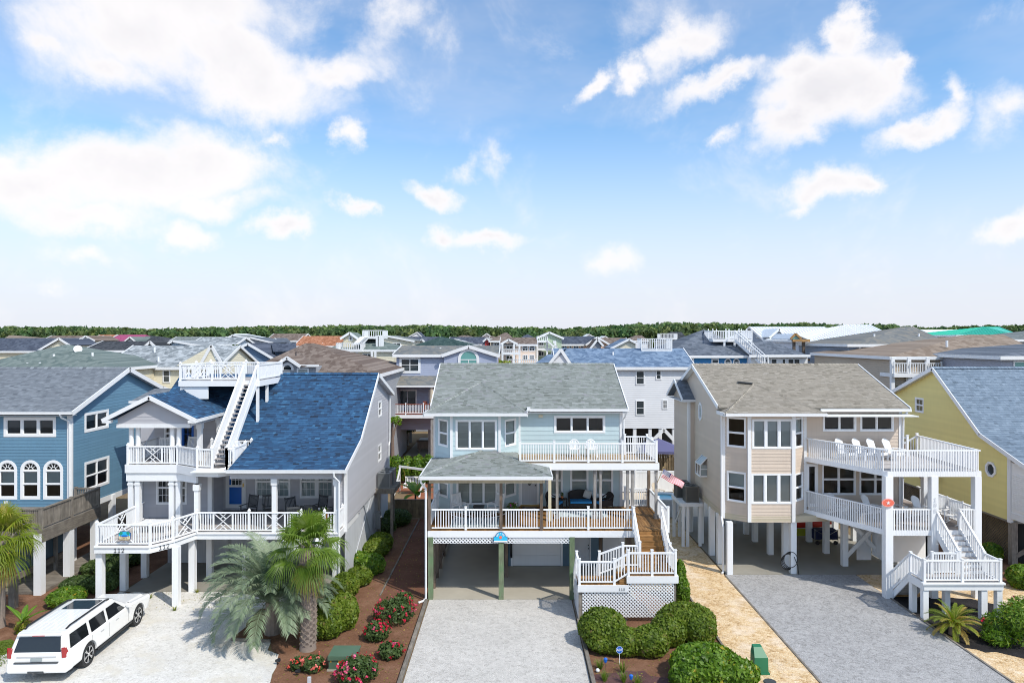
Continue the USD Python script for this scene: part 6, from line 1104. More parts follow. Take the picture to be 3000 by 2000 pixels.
def pot(label, x, y, z, pr=.14, ph=.25, seed=1, fm=None, nl=160, h=.3, mat='leaf_bright', pm='terracotta', name='potted_plant'):
    T = Thing(name, label, 'potted plant', (x, y, z)); T.part('pot', B().tube([(x, y, z), (x, y, z+ph)], [pr*.7, pr], 12), pm); r = np.random.default_rng(seed); P, N = crown_points([(x, y, z+ph+h*.4, pr*1.3, pr*1.3, h*.6)], nl, r, .3); V, F = leafquads(P, N, .05, .5, .7, r); T.part('leaves', B().add(V, F, np.repeat(r.uniform(.2, .9, len(P)), 4)), mat)
    if fm:
        P, N = crown_points([(x, y, z+ph+h*.45, pr*1.5, pr*1.5, h*.7)], 40, r, .1, 0); V, F = leafquads(P, N, .05, .9, .8, r); T.part('flowers', B().add(V, F, np.repeat(r.uniform(0, 1, len(P)), 4)), fm, kind='stuff')
pot('mixed flowers in a terracotta pot at the right end of the grey house porch', XU(948, 34.9), 34.9, 3.0, .2, .6, 3, 'petal_mix', h=.4)
pot('white flowers in a low planter left of the front door of the light blue house', XU(1503, 36.2), 36.2, 3.33, .26, .22, 4, 'petal_mix', 260, .35, pm='charcoal')
# porch of house 110
def wicker(label, x, y, w, rz, z=3.33, name='wicker_chair', cat='chair'):
    T = Thing(name, label, cat, local=True); T.move((x, y, z), rz); n = 13; bk = B(); arc = [(-w/2+w*i/(n-1), .80+.16*math.sin(math.pi*i/(n-1))**.6) for i in range(n)]
    for (x0, h0), (x1, h1) in zip(arc[:-1], arc[1:]): bk.add([(x0, .32, .42), (x1, .32, .42), (x1, .40, h1), (x0, .40, h0), (x0, .37, .42), (x1, .37, .42), (x1, .45, h1), (x0, .45, h0)], [(0, 1, 2), (0, 2, 3), (4, 6, 5), (4, 7, 6), (3, 2, 6), (3, 6, 7)])
    T.part('backrest', bk, 'wicker'); T.part('back_rim', B().tube([(a, .43, h) for a, h in arc], .03, 6), 'wicker'); T.part('seat', B().box(-w/2, w/2, -.32, .36, .30, .38), 'wicker'); T.part('cushion', B().box(-w/2+.05, w/2-.05, -.33, .32, .385, .50), 'cushion_blue')
    for s in (-1, 1): T.part('arm', B().tube([(s*w/2, -.30, .0), (s*w/2, -.32, .60), (s*w/2, .1, .66), (s*w/2, .42, .80)], .03, 6), 'wicker'); T.part('rear_leg', B().tube([(s*w/2*.95, .36, .42), (s*w/2*.95, .42, 0)], .025, 5), 'wicker'); T.part('side_panel', B().box(s*w/2-.015, s*w/2+.015, -.3, .34, .36, .6), 'wicker')
    T.part('front_panel', B().box(-w/2, w/2, -.325, -.30, .18, .32), 'wicker'); return T
xs = XU(1701, 37.0); wicker('dark wicker loveseat with blue seat cushion under the middle porch window', xs, 37.0, 1.25, 0, name='wicker_loveseat', cat='loveseat')
wicker('dark wicker armchair left of the loveseat, turned toward it', XU(1626, 36.9), 36.75, .62, 1.1); wicker('dark wicker armchair right of the loveseat, turned toward it', XU(1768, 36.8), 36.7, .62, -1.1)
m = m3.Manifold.sphere(1, 24).scale((.24, .07, .24)); pv = m.to_mesh(); v = pv.vert_properties[:, :3].copy(); a = np.arctan2(v[:, 2], v[:, 0]); k = 1/np.maximum(np.abs(np.cos(a)), np.abs(np.sin(a)))**.8; v[:, 0] *= k; v[:, 2] *= k; R = trimesh.transformations.rotation_matrix(.35, (0, 1, 0))[:3, :3]; v = v @ R.T
solo('pillow', 'pale grey square pillow leaning at the right of the wicker loveseat', 'pillow', B().add(v*.9+[xs+.38, 37.05, 4.13], pv.tri_verts), 'grey_cloth', smooth=True)
T = Thing('side_table', 'small dark wicker side table holding a terracotta pot', 'table', (XU(1648, 37), 37.05, 3.33)); x, y = XU(1648, 37), 37.05; T.part('tabletop', B().box(x-.25, x+.25, y-.2, y+.2, 3.85, 3.89), 'wicker')
for i in (-1, 1):
    for j in (-1, 1): T.part('leg', B().box(x+i*.22-.02, x+i*.22+.02, y+j*.17-.02, y+j*.17+.02, 3.33, 3.85), 'wicker')
pot('small spiky plant in a terracotta pot on the wicker side table', x-.02, y, 3.89, .08, .14, 6, None, 60, .22, 'leaf_dark')
solo('box_table', 'dark box table between the two white rocking chairs', 'table', B().box(-1.98, -1.5, 35.5, 35.95, 3.34, 3.78).box(-2.03, -1.45, 35.46, 36.0, 3.78, 3.82), 'charcoal')
def rug(label, x0, x1, y0, y1, z, seed):
    T = Thing('rug', label, 'rug', ((x0+x1)/2, (y0+y1)/2, z)); T.part('pile', B().box(x0, x1, y0, y1, z+.001, z+.012), 'rug_pale'); r = random.Random(seed)
    for i in range(9): a = x0+(x1-x0)*(i+.5)/9; T.part('stripe', B().beam((a-.05, y0+.02, z+.0135), (a+.12*r.uniform(.5, 1.5), y1-.02, z+.0135), .05*r.uniform(.6, 1.6), .004), 'rug_grey')
rug('pale aqua striped rug under the two white rocking chairs', -3.05, -.65, 33.6, 35.3, 3.33, 1); rug('pale striped rug in front of the wicker loveseat', 2.2, 5.0, 35.4, 36.6, 3.33, 2)
T = Thing('doormat', 'dark doormat with pale oval at the white front door', 'doormat', (XU(1552, 37.2), 37.2, 3.33)); xd = XU(1552, 37.2); T.part('mat', B().box(xd-.4, xd+.4, 36.95, 37.4, 3.335, 3.35), 'steel_dark'); rg = affinity.scale(Point(0, 0).buffer(1, 12), .32, .17); rg = rg.difference(affinity.scale(rg, .75, .65)); v2, f = trimesh.creation.triangulate_polygon(rg, engine='earcut'); T.part('oval', B().add(np.column_stack([v2+[xd, 37.18], np.full(len(v2), 3.354)]), f), 'grey_cloth')
solo('doormat', 'plain dark doormat on the grey porch below the blue storm door', 'doormat', B().box(-16.0, -14.9, 37.4, 38.0, 3.001, 3.02), 'steel_dark')
def plastic_chair(label):
    T = Thing('plastic_chair', label, 'chair', local=True); m = 'plastic_white'; n = 11; bk = B(); ring = []
    for i in range(n): t = math.pi*i/(n-1); ring.append((-.27*math.cos(t), .24+.05*math.sin(t), .42+.46*math.sin(t)**.55 if 0 < i < n-1 else .42))
    bk.tube(ring, .028, 6)
    for i in range(5): x = -.16+i*.08; bk.beam((x, .22, .42), (x, .29, .86-.1*(x/.2)**2), .05, .012, up=(0, 1, 0))
    T.part('backrest', bk, m); T.part('seat', B().beam((0, -.24, .43), (0, .24, .41), .46, .03), m)
    for s in (-1, 1): T.part('arm', B().tube([(s*.27, .24, .62), (s*.29, -.05, .65), (s*.28, -.24, .62), (s*.26, -.24, .43)], .025, 6), m); T.part('front_leg', B().beam((s*.23, -.21, .43), (s*.26, -.26, 0), .05, .05), m); T.part('rear_leg', B().beam((s*.22, .22, .43), (s*.25, .30, 0), .05, .05), m)
    return T
PC = plastic_chair('white plastic armchair on the upper deck under the left pane of the triple window'); PC.move((XU(1683, 36.8), 36.8, 6.21), 0)
PC.dup((XU(1733, 36.8), 36.8, 6.21), .1, 'white plastic armchair on the upper deck under the right pane of the triple window')
# decks of house 108
AD = adirondack('plastic_white', 'white resin chair on the upper deck of the beige house, leftmost of four'); AD.move((XU(2478, 36.3), 36.3, 6.15), .42)
for u, l in ((2528, 'white resin chair on the upper deck of the beige house, second from left of four'), (2571, 'white resin chair on the upper deck of the beige house, third from left of four'), (2617, 'white resin chair on the upper deck of the beige house, rightmost of four')): AD.dup((XU(u, 36.3), 36.3, 6.15), .42, l)
for u, y, rz, l in ((2456, 36.0, .5, 'white resin chair on the lower deck, leftmost, in front of the left lower window pair'), (2556, 35.6, .5, 'white resin chair on the lower deck just left of the coral oval sign'), (2622, 35.6, .4, 'shaded white resin chair on the lower deck just right of the coral oval sign'), (2703, 35.3, .35, 'sunlit white resin chair on the lower deck just left of the pile numbered 108')): AD.dup((XU(u, y), y, 3.3), rz, l)
RW.dup((XU(2755, 35.2), 35.2, 3.3), -.6, 'white rocking chair on the lower deck just right of the pile numbered 108'); RW.dup((XU(2792, 34.2), 34.2, 3.3), -.9, 'white rocking chair at the head of the stairs of the beige house')
def foldtable(label, x, y, z):
    T = Thing('folding_table', label, 'table', (x, y, z)); T.part('tabletop', B().box(x-.22, x+.22, y-.2, y+.2, z+.42, z+.44), 'plastic_white')
    for s in (-1, 1): T.part('leg', B().beam((x-.2, y+s*.17, z), (x+.2, y+s*.17, z+.42), .025, .025).beam((x+.2, y+s*.14, z), (x-.2, y+s*.14, z+.42), .025, .025), 'plastic_white')
foldtable('small white folding table between the two left chairs of the lower deck', XU(2523, 36.2), 36.2, 3.3); foldtable('small white folding table right of the coral oval sign', XU(2668, 35.6), 35.6, 3.3)
# signs
def plate(fr, poly, d0, d1): return B().slab(fr, poly, d1, d0)
T = Thing('house_sign', 'arched aqua and white house sign with a small sun on the middle garage post', 'sign', (-.55, 32.8, 3.2)); f = Fr(-.55, 32.86); w, zb, zt = .34, 2.78, 3.06
body = shapely.union_all([rect(-w, w, zb, zt), Point(0, zt-.02).buffer(.25, 16).intersection(rect(-w, w, zt-.05, 4))]); T.part('rim', plate(f, body, 0, .03), 'sign_navy'); T.part('board', plate(f, body.buffer(-.018), .03, .036), 'sign_aqua'); T.part('sea_band', plate(f, rect(-w+.02, w-.02, zb+.02, zb+.09), .036, .040), 'flag_white'); T.part('sun_disc', plate(f, Point(0, zt-.03).buffer(.075, 12), .036, .045), 'sign_coral')
lt = B()
for i, c in enumerate('MAR Y SOL'):
    if c == ' ': continue
    t = math.radians(160-i*17.5); m = meshkit.text_mesh(c, .065, .004, True); v = np.array(m.vertices); v[:, 0] -= v[:, 0].mean(); a = t-math.pi/2; x, z = v[:, 0]*math.cos(a)-v[:, 1]*math.sin(a), v[:, 0]*math.sin(a)+v[:, 1]*math.cos(a); lt.add(f.pts(np.column_stack([x+.145*math.cos(t), z+zt-.02+.145*math.sin(t)]), v[:, 2]+.037), m.faces)
T.part('lettering', lt, 'flag_white')
T = Thing('house_sign', 'small painted beach scene sign hung on the front deck rail of the grey house', 'sign', (-18.0, 31.5, 3.5)); f = Fr(XU(364, 31.5), 31.55); zc = ZV(1569, 31.55); O = rect(-.28, .28, zc-.22, zc+.22); O = O.difference(shapely.union_all([Point(sx_*.28, zc+sz_*.22).buffer(.07) for sx_ in (-1, 1) for sz_ in (-1, 1)]))
T.part('rim', plate(f, O, 0, .03), 'sign_navy'); T.part('sky_panel', plate(f, O.buffer(-.02).intersection(rect(-1, 1, zc, 9)), .03, .035), 'sign_aqua'); T.part('sand_panel', plate(f, O.buffer(-.02).intersection(rect(-1, 1, 0, zc)), .03, .035), 'sign_sand'); T.part('palm_crown', plate(f, Point(-.17, zc+.15).buffer(.09).union(Point(.17, zc+.15).buffer(.08)).intersection(O.buffer(-.02)), .035, .039), 'sign_green'); T.part('palm_trunk', plate(f, rect(-.19, -.17, zc-.04, zc+.1).union(rect(.18, .2, zc-.05, zc+.1)), .035, .038), 'brown_ink'); T.part('sea_panel', plate(f, affinity.scale(Point(0, zc+.01).buffer(1), .17, .04), .035, .037), 'sign_blue')
tb = text_b("Cap's", .07, f, 0, zc-.10, .036); tb.join(text_b('Paradise Cove', .06, f, 0, zc-.185, .036)); T.part('lettering', tb, 'brown_ink')
T = Thing('oval_sign', 'coral oval sign with white starfish on the corner pile of the beige house', 'sign', (XU(2603, 32.95), 32.95, 4.3)); f = Fr(XU(2602, 32.92), 32.95); zc = ZV(1472, 32.95); O = affinity.scale(Point(0, zc).buffer(1, 20), .31, .2); T.part('board', plate(f, O, 0, .03), 'sign_coral'); T.part('rim', plate(f, O.buffer(-.012).difference(O.buffer(-.022)), .03, .034), 'flag_white')
st = Polygon([(.105*(1 if i % 2 == 0 else .34)*math.cos(math.pi/2+i*math.pi/5), zc+.105*(1 if i % 2 == 0 else .34)*math.sin(math.pi/2+i*math.pi/5)) for i in range(10)]); T.part('starfish', plate(f, st, .03, .045), 'flag_white')
T = Thing('yard_sign', 'blue octagonal security yard sign lettered ADT in front of the clipped hedge', 'sign', (XU(1815, 26.4), 26.4, 0)); f = Fr(XU(1815, 26.4), 26.4); zc = ZV(1902, 26.4); oc = Polygon([(.145*math.cos(math.pi/8+i*math.pi/4), zc+.145*math.sin(math.pi/8+i*math.pi/4)) for i in range(8)]); T.part('board', plate(f, oc, 0, .012), 'sign_blue'); T.part('rim', plate(f, oc.buffer(-.006).difference(oc.buffer(-.014)), .012, .015), 'flag_white'); T.part('lettering', text_b('ADT', .085, f, 0, zc-.04, .013, True), 'flag_white'); T.part('stake', B().box(f.o[0]-.012, f.o[0]+.012, 26.41, 26.43, 0, zc), 'flag_white')
# flag on the deck post
T = Thing('flag', 'American flag on a short slanted pole at the light blue house\'s right deck post', 'flag', (7.5, 35.0, 5.5)); T.part('pole', B().tube([(7.46, 35.1, 5.15), (7.72, 34.75, 6.02)], .014, 6).tm(trimesh.creation.icosphere(1, .03).apply_translation((7.725, 34.745, 6.04))), 'brass')
def fp(s, t): return np.array([7.71+s*1.02-t*.13-.02*math.sin(6*s), 34.76-.10*math.sin(s*7+t*2)-.12*s, 5.95-s*.58-s*s*.12-t*(.44-.16*s)+.03*math.sin(8*s+t)])
fb = {'flag_red': B(), 'flag_white': B(), 'flag_blue': B()}; ns = 26
for i in range(13):
    for j in range(ns):
        s0, s1, t0, t1 = j/ns, (j+1)/ns, i/13, (i+1)/13; m = 'flag_blue' if (i < 7 and s1 <= .4) else ('flag_red' if i % 2 == 0 else 'flag_white'); fb[m].poly([fp(s0, t0), fp(s0, t1), fp(s1, t1), fp(s1, t0)])
stb = B()
for i in range(9):
    for j in range(6 if i % 2 == 0 else 5):
        s, t = .03+(j+(0 if i % 2 == 0 else .5))*.06, .03+i*.057; c = fp(s, t)+[0, -.006, 0]; stb.poly([c+[-.012, 0, -.012], c+[.012, 0, -.012], c+[.012, 0, .012], c+[-.012, 0, .012]])
for m, nme in (('flag_red', 'red_stripes'), ('flag_white', 'white_stripes'), ('flag_blue', 'canton')): T.part(nme, fb[m], m)
T.part('stars', stb, 'flag_white', kind='stuff')
# air conditioners on their platforms
def condenser(label, mat, horiz, s=.78, h=.95):
    T = Thing('condenser_unit', label, 'air conditioner', local=True); c = s/2; T.part('core', B().box(-c+.03, c-.03, -c+.03, c-.03, .04, h-.03), 'steel_dark'); rb = T.node('louvre_panel')
    if horiz:
        for i in range(14): z = .07+i*(h-.16)/13; T.part('louvre', B().box(-c, c, -c, c, z, z+.03), mat, rb)
    else:
        for k in range(4):
            for i in range(11): a = -c+.05+i*(s-.1)/10; e = B().box(a-.022, a+.022, -c, -c+.04, .05, h-.05); M = trimesh.transformations.rotation_matrix(k*math.pi/2, (0, 0, 1)); o = B().join(e, M); T.part('louvre', o, mat, rb)
    T.part('base', B().box(-c-.01, c+.01, -c-.01, c+.01, 0, .06), mat); ring = rect(-c-.02, c+.02, -c-.02, c+.02).buffer(0).difference(Point(0, 0).buffer(c*.78, 16)); top = trimesh.creation.extrude_polygon(ring, .06, engine='earcut').apply_translation((0, 0, h-.05)); T.part('top_cover', B().tm(top), mat); g = B()
    for r_ in (.1, .17, .24, .3): t = np.linspace(0, 2*np.pi, 25); g.tube(np.column_stack([r_*np.cos(t), r_*np.sin(t), 0*t+h-.01]), .006, 4, cap=False)
    T.part('fan_guard', g, 'steel_dark'); T.part('fan_hub', B().tm(trimesh.creation.cylinder(.09, .04, sections=14).apply_translation((0, 0, h))), mat); T.part('corner_posts', B().box(-c-.005, -c+.05, -c-.005, -c+.05, 0, h).box(c-.05, c+.005, -c-.005, -c+.05, 0, h).box(-c-.005, -c+.05, c-.05, c+.005, 0, h).box(c-.05, c+.005, c-.05, c+.005, 0, h), mat); return T
C1 = condenser('grey ribbed air conditioner nearest the street on the wall platform of the grey house', 'ac_grey', False); C1.move((-8.0, 43.0, 3.22), 0); C1.dup((-7.95, 44.1, 3.22), 0, 'grey ribbed air conditioner at the rear of the wall platform of the grey house')
C2 = condenser('taupe louvred air conditioner nearest the street on the white platform of the beige house', 'ac_taupe', True); C2.move((10.92, 41.7, 2.66), 0); C2.dup((10.65, 42.9, 2.66), 0, 'taupe louvred air conditioner behind the flag end on the white platform of the beige house')
def acstand(label, x0, x1, y0, y1, z, mat, pts, h=.22):
    T = Thing('equipment_platform', label, 'platform', ((x0+x1)/2, (y0+y1)/2, 0)); y = y0
    while y < y1-.05: T.part('plank', B().box(x0, x1, y, y+.135, z-.04, z), mat[0]); y += .14
    T.part('frame', B().box(x0-.03, x1+.03, y0-.04, y0, z-h, z-.01).box(x1, x1+.04, y0, y1, z-h, z-.01).box(x0-.04, x0, y0, y1, z-h, z-.01), mat[1])
    for x, y in pts: T.part('leg', B().box(x-.08, x+.08, y-.08, y+.08, 0, z-.05), mat[1])
    return T
acstand('weathered wooden platform holding the two grey air conditioners against the grey house', -8.48, -7.35, 42.5, 44.7, 3.22, ('weathered_x', 'weathered_z'), [(-7.5, 42.6), (-7.75, 44.5), (-8.3, 42.6)], .3)
T = acstand('white painted platform on tall legs holding the two taupe air conditioners', 10.2, 11.5, 41.2, 43.5, 2.66, ('white_paint', 'white_paint'), [(10.35, 41.3), (10.62, 41.3), (10.3, 43.4), (10.65, 43.4), (11.4, 41.4)]); T.part('brace', B().beam((10.3, 41.4, 2.4), (10.35, 43.3, .9), .05, .12), 'white_paint')
T = Thing('electric_meter', 'grey electric meter box on the side skirt wall of the grey house', 'meter box', (-8.3, 42.0, 1.2)); T.part('box', B().box(-8.4, -8.1, 41.9, 42.25, .9, 1.9), 'ac_grey'); T.part('conduit', B().tube([(-8.3, 42.05, .9), (-8.3, 42.05, 0)], .04, 6), 'ac_grey'); T.part('meter_dome', B().tube([(-8.1, 42.07, 1.6), (-8.02, 42.07, 1.6)], .1, 10), 'chrome')
hb = B(); 
for k in range(4): t = np.linspace(0, 2*np.pi, 24); hb.tube(np.column_stack([14.88+.36*np.cos(t)-.04*k, 36.45+.03*k+0*t, .78+.42*np.sin(t)-.05*k]), .022, 5, cap=False)
hb.tube([(15.05, 36.4, .95), (15.2, 36.3, .5), (15.25, 36.3, .05)], .022, 5)
solo('garden_hose', 'black coiled hose on the front pile under the beige house', 'hose', hb, 'rubber')
T = Thing('folding_wagon', 'navy folding wagon parked among the piles under the beige house', 'wagon', (19.1, 42.0, 0)); T.part('basket', B().box(18.5, 19.9, 41.7, 42.4, .3, .85), 'navy_cloth'); fw = B()
for x in (18.5, 19.9): fw.beam((x, 41.68, .1), (x, 41.68, .95), .03, .03)
fw.beam((18.5, 41.68, .1), (19.9, 41.68, .9), .025, .025).beam((18.5, 41.68, .9), (19.9, 41.68, .1), .025, .025); T.part('frame', fw, 'chrome')
for x in (18.65, 19.75): T.part('wheel', B().tube([(x, 41.62, .12), (x, 41.7, .12)], .12, 12), 'rubber')
solo('kayak', 'red and lime kayak lying behind the navy wagon under the beige house', 'kayak', B().tube([(17.6, 43.6, .75), (18.2, 43.6, .8), (19.6, 43.6, .85), (20.4, 43.6, .8)], [.05, .3, .32, .06], 10), 'red_plastic', smooth=True)
solo('float_board', 'lime green float board leaning under the red kayak', 'float', B().box(17.7, 20.2, 43.2, 43.28, .1, .55), 'lime')
T = Thing('rubbish_bin', 'dark blue wheeled bin in the shade beside the boardwalk', 'bin', (-21.5, 39.4, 0)); T.part('body', B().add([(-21.85, 39.1, .05), (-21.2, 39.1, .05), (-21.2, 39.7, .05), (-21.85, 39.7, .05), (-21.95, 39.0, 1.05), (-21.1, 39.0, 1.05), (-21.1, 39.8, 1.05), (-21.95, 39.8, 1.05)], [(0, 1, 5), (0, 5, 4), (1, 2, 6), (1, 6, 5), (2, 3, 7), (2, 7, 6), (3, 0, 4), (3, 4, 7)]), 'bin_blue'); T.part('lid', B().box(-21.98, -21.07, 38.97, 39.85, 1.05, 1.13), 'bin_blue'); T.part('wheel', B().tube([(-21.9, 39.75, .12), (-21.8, 39.75, .12)], .12, 10), 'rubber')
# lattice screen with finials behind the palms
T = Thing('lattice_screen', 'white lattice screen with capped posts behind the silvery palm', 'screen', (-11.7, 32.2, 0)); xs_, ys_, zt = (-12.4, -11.15, -9.95), 31.6, 2.55
for x in xs_: T.part('post', B().box(x-.07, x+.07, ys_-.07, ys_+.07, 0, zt+.1).box(x-.1, x+.1, ys_-.1, ys_+.1, zt+.1, zt+.14).tm(trimesh.creation.icosphere(1, .07).apply_translation((x, ys_, zt+.2))), 'white_paint')
for a, c in zip(xs_[:-1], xs_[1:]):
    T.part('rail', B().beam((a, ys_, zt), (c, ys_, zt), .06, .08).beam((a, ys_, .15), (c, ys_, .15), .06, .08), 'white_paint'); lattice(T, Fr(0, ys_), [(a+.07, .2), (c-.07, .2), (c-.07, zt), (a+.07, zt)], 'white_paint', .10, .04)
    m_ = (a+c)/2; T.part('gable', B().beam((a, ys_, zt+.05), (m_, ys_, zt+.55), .05, .08).beam((m_, ys_, zt+.55), (c, ys_, zt+.05), .05, .08).tm(trimesh.creation.icosphere(1, .07).apply_translation((m_, ys_, zt+.65))), 'white_paint'); lattice(T, Fr(0, ys_), [(a+.1, zt+.03), (c-.1, zt+.03), (m_, zt+.5)], 'white_paint', .10, .04)
# roadside boxes and garden bits
T = Thing('transformer_box', 'green metal utility transformer among the red rose bushes', 'transformer', (-6.4, 26.3, 0)); a, c, y0, y1, hz = -6.95, -5.95, 25.85, 26.75, .56
T.part('cabinet', B().box(a, c, y0+.04, y1, 0, hz-.05), 'green_box'); T.part('lid', B().box(a-.03, c+.03, y0, y1+.03, hz-.05, hz).box(a-.03, c+.03, y0-.01, y0+.03, hz-.15, hz-.05), 'green_box'); T.part('plinth', B().box(a-.06, c+.06, y0-.02, y1+.06, -.02, .05), 'concrete'); f = Fr(a, y0+.04); T.part('warning_label', plate(f, rect(.36, .62, .30, .40), .001, .004), 'yellow_label'); T.part('white_label', plate(f, rect(.33, .62, .18, .295), .001, .004), 'flag_white'); T.part('small_label', plate(f, rect(.06, .10, .32, .38), .001, .004).slab(f, rect(.72, .78, .36, .39), .004, .001), 'yellow_label')
x, y = 9.35, 25.8; pm = m3.Manifold.hull_points(np.array([(x-.27, y-.22, 0), (x+.27, y-.22, 0), (x+.27, y+.25, 0), (x-.27, y+.25, 0), (x-.25, y-.20, .62), (x+.25, y-.20, .62), (x-.2, y+.05, .92), (x+.12, y+.05, .92), (x-.2, y+.24, .95), (x+.12, y+.24, .95), (x-.25, y+.24, .7), (x+.25, y+.24, .7)]))
T = Thing('utility_pedestal', 'bright green plastic utility pedestal on the tan gravel strip', 'utility box', (x, y, 0)); T.part('cover', B().tm(pm), 'green_plastic'); T.part('base_flange', B().box(x-.31, x+.31, y-.26, y+.29, 0, .06), 'green_plastic')
solo('ground_lid', 'small dark round lid set in the tan gravel below the green pedestal', 'lid', B().tm(trimesh.creation.cylinder(.22, .05, sections=18).apply_translation((9.45, 25.0, .02))), 'steel_dark')
def lamp(label, u, v, h, mat='sign_blue'):
    x, y = G(u, v); T = Thing('solar_light', label, 'garden light', (x, y, 0)); T.part('stake', B().tube([(x, y, 0), (x, y, h)], .012, 6), 'chrome'); T.part('head', B().tube([(x, y, h-.04), (x, y, h+.02), (x, y, h+.12), (x, y, h+.16)], [.03, .06, .075, .02], 8), mat)
lamp('slim blue solar garden light on a stake near the hedge foot', 1774, 1965, .36); lamp('blue solar garden light at the bottom edge by the mauve mulch', 1849, 2014, .34)
solo('garden_ball', 'small white glass ball on the mauve mulch by the driveway', 'ball', B().tm(trimesh.creation.icosphere(2, .075).apply_translation((*G(1751, 1968), .075))), 'plastic_white', smooth=True)
for u, v, l in ((1207, 0, ''),): pass
for u, v, l in ((812, 1985, 'small black spotlight lying in the straw left of the coral roses'), (870, 1992, 'small black spotlight below the coral rose bush')): 
    x, y = G(u-0, v-40 if u < 830 else v-15); T = Thing('garden_spotlight', l, 'spotlight', (x, y, 0)); T.part('housing', B().tube([(x-.05, y, .14), (x+.1, y-.05, .2)], [.05, .08], 10), 'black'); T.part('stake', B().tube([(x, y, .14), (x, y, 0)], .015, 5), 'black')
for u, v, l in ((906, 2010, 'short pale marker post at the bottom edge below the coral roses'), (1024, 2010, 'short pale marker post at the bottom edge below the red roses')):
    x, y = G(u, v); solo('marker_post', l, 'post', B().box(x-.06, x+.06, y-.04, y+.04, 0, .35), 'grey_white')
# swing, fences, pool corner
T = Thing('garden_swing', 'white wooden A-frame garden swing behind the picket fence', 'swing', (-8.4, 56, 0)); w = 'plastic_white'; p0, p1 = np.array([-9.1, 55.6, 2.15]), np.array([-7.0, 55.0, 2.0]); T.part('top_beam', B().beam(p0, p1, .12, .16, ext=.1), w)
for c in (p0, p1):
    for s in (-1, 1): T.part('leg', B().beam(c+[0, 0, -.05], (c[0]-.35+(.2 if s > 0 else 0), c[1]+s*.85-.1, 0), .10, .10), w)
    T.part('crossbar', B().beam(c+[-.2, -.55, -1.2], c+[-.1, .5, -1.2], .07, .09), w)
sb = np.array([-7.95, 55.2, .5])
for i in range(12): T.part('back_slat', B().beam(sb+[-.7+i*.127, .35, .1], sb+[-.7+i*.127, .5, .75], .06, .02, up=(0, 1, 0)), w)
T.part('back_rail', B().beam(sb+[-.78, .5, .77], sb+[.78, .5, .77], .05, .1), w); T.part('seat', B().beam(sb+[-.75, .1, .05], sb+[.75, .1, .05], .55, .04), w)
for s in (-1, 1): T.part('arm', B().beam(sb+[s*.78, -.2, .3], sb+[s*.78, .45, .3], .08, .04).beam(sb+[s*.78, -.18, 0], sb+[s*.78, -.18, .3], .06, .06), w); T.part('chain', B().tube([sb+[s*.75, .4, .7], (p0+p1)/2+[s*.75, 0, 0]], .015, 5), 'brass')
def fence(label, p, q, h, bw=.14, gap=.05, mat='fence_wood', both=True, z0=.05, name='wood_fence', capm=None):
    T = Thing(name, label, 'fence', (p[0], p[1], 0)); p, q = np.array(p, float), np.array(q, float); L = np.linalg.norm(q-p); d = (q-p)/L; f = Fr(*p, *d); n = int(L/(bw+gap))
    for i in range(n):
        a = i*(bw+gap); T.piece(T.path, 'picket', B().slab(f, rect(a, a+bw, z0, h), .06, .04), mat)
        if both and i < n-1: T.piece(T.path, 'picket', B().slab(f, rect(a+bw*.62, a+bw*1.62, z0, h-.02), -.04, -.06), mat)
    for z in (.3, h*.55, h-.2): T.part('rail', B().slab(f, rect(0, L, z-.045, z+.045), .04, -.04), mat)
    m = max(1, int(L/2.2))
    for i in range(m+1): a = min(L, L*i/m); c = p+d*a; T.part('post', B().box(c[0]-.05, c[0]+.05, c[1]-.04, c[1]+.04, 0, h+.02), mat)
    if capm: T.part('cap_rail', B().beam([*p, h+.03], [*q, h+.03], .16, .04), capm)
fence('low weathered picket gate fence at the end of the side path behind the shrubs', (-8.4, 47.7), (-5.1, 47.7), 1.30, capm='weathered_x'); fence('grey weathered fence panel running back beside the light blue house', (-5.05, 47.7), (-4.4, 51), 1.6, capm='weathered_y'); fence('tall brown board fence beyond the white pool fence', (9.5, 64.3), (17, 64.3), 1.75, gap=.09)
def vinyl(label, p, q, h, mat):
    T = Thing('vinyl_fence', label, 'fence', (p[0], p[1], 0)); p, q = np.array(p, float), np.array(q, float); L = np.linalg.norm(q-p); d = (q-p)/L; f = Fr(*p, *d); n = max(1, round(L/1.9))
    for i in range(n+1): c = p+d*L*i/n; T.part('post', B().box(c[0]-.065, c[0]+.065, c[1]-.065, c[1]+.065, 0, h+.1).add([(c[0]-.08, c[1]-.08, h+.1), (c[0]+.08, c[1]-.08, h+.1), (c[0]+.08, c[1]+.08, h+.1), (c[0]-.08, c[1]+.08, h+.1), (c[0], c[1], h+.18)], [(0, 1, 4), (1, 2, 4), (2, 3, 4), (3, 0, 4)]), mat)
    k = int(L/.3)
    for i in range(k): T.part('board', B().slab(f, rect(L*i/k+.003, L*(i+1)/k-.003, .08, h), .02, -.02), mat)
    T.part('rail', B().slab(f, rect(0, L, h-.12, h+.02), .04, -.04).slab(f, rect(0, L, .05, .2), .04, -.04), mat)
vinyl('white vinyl privacy fence behind the pool patio between the two houses', (6.5, 55.8), (15.5, 55.8), 1.75, 'white_vinyl'); vinyl('grey white vinyl fence closing the tan gravel strip beside the beige house', (7.6, 47.9), (11.5, 47.9), 1.25, 'grey_white')
A2 = adirondack('tan_canvas', 'tan adirondack chair on the pool patio seen between the deck posts'); A2.move((XU(1928, 54), 54, .016), .5); A2.dup((XU(1985, 54.3), 54.3, .016), -.3, 'tan adirondack chair on the pool patio left of the taupe air conditioners')
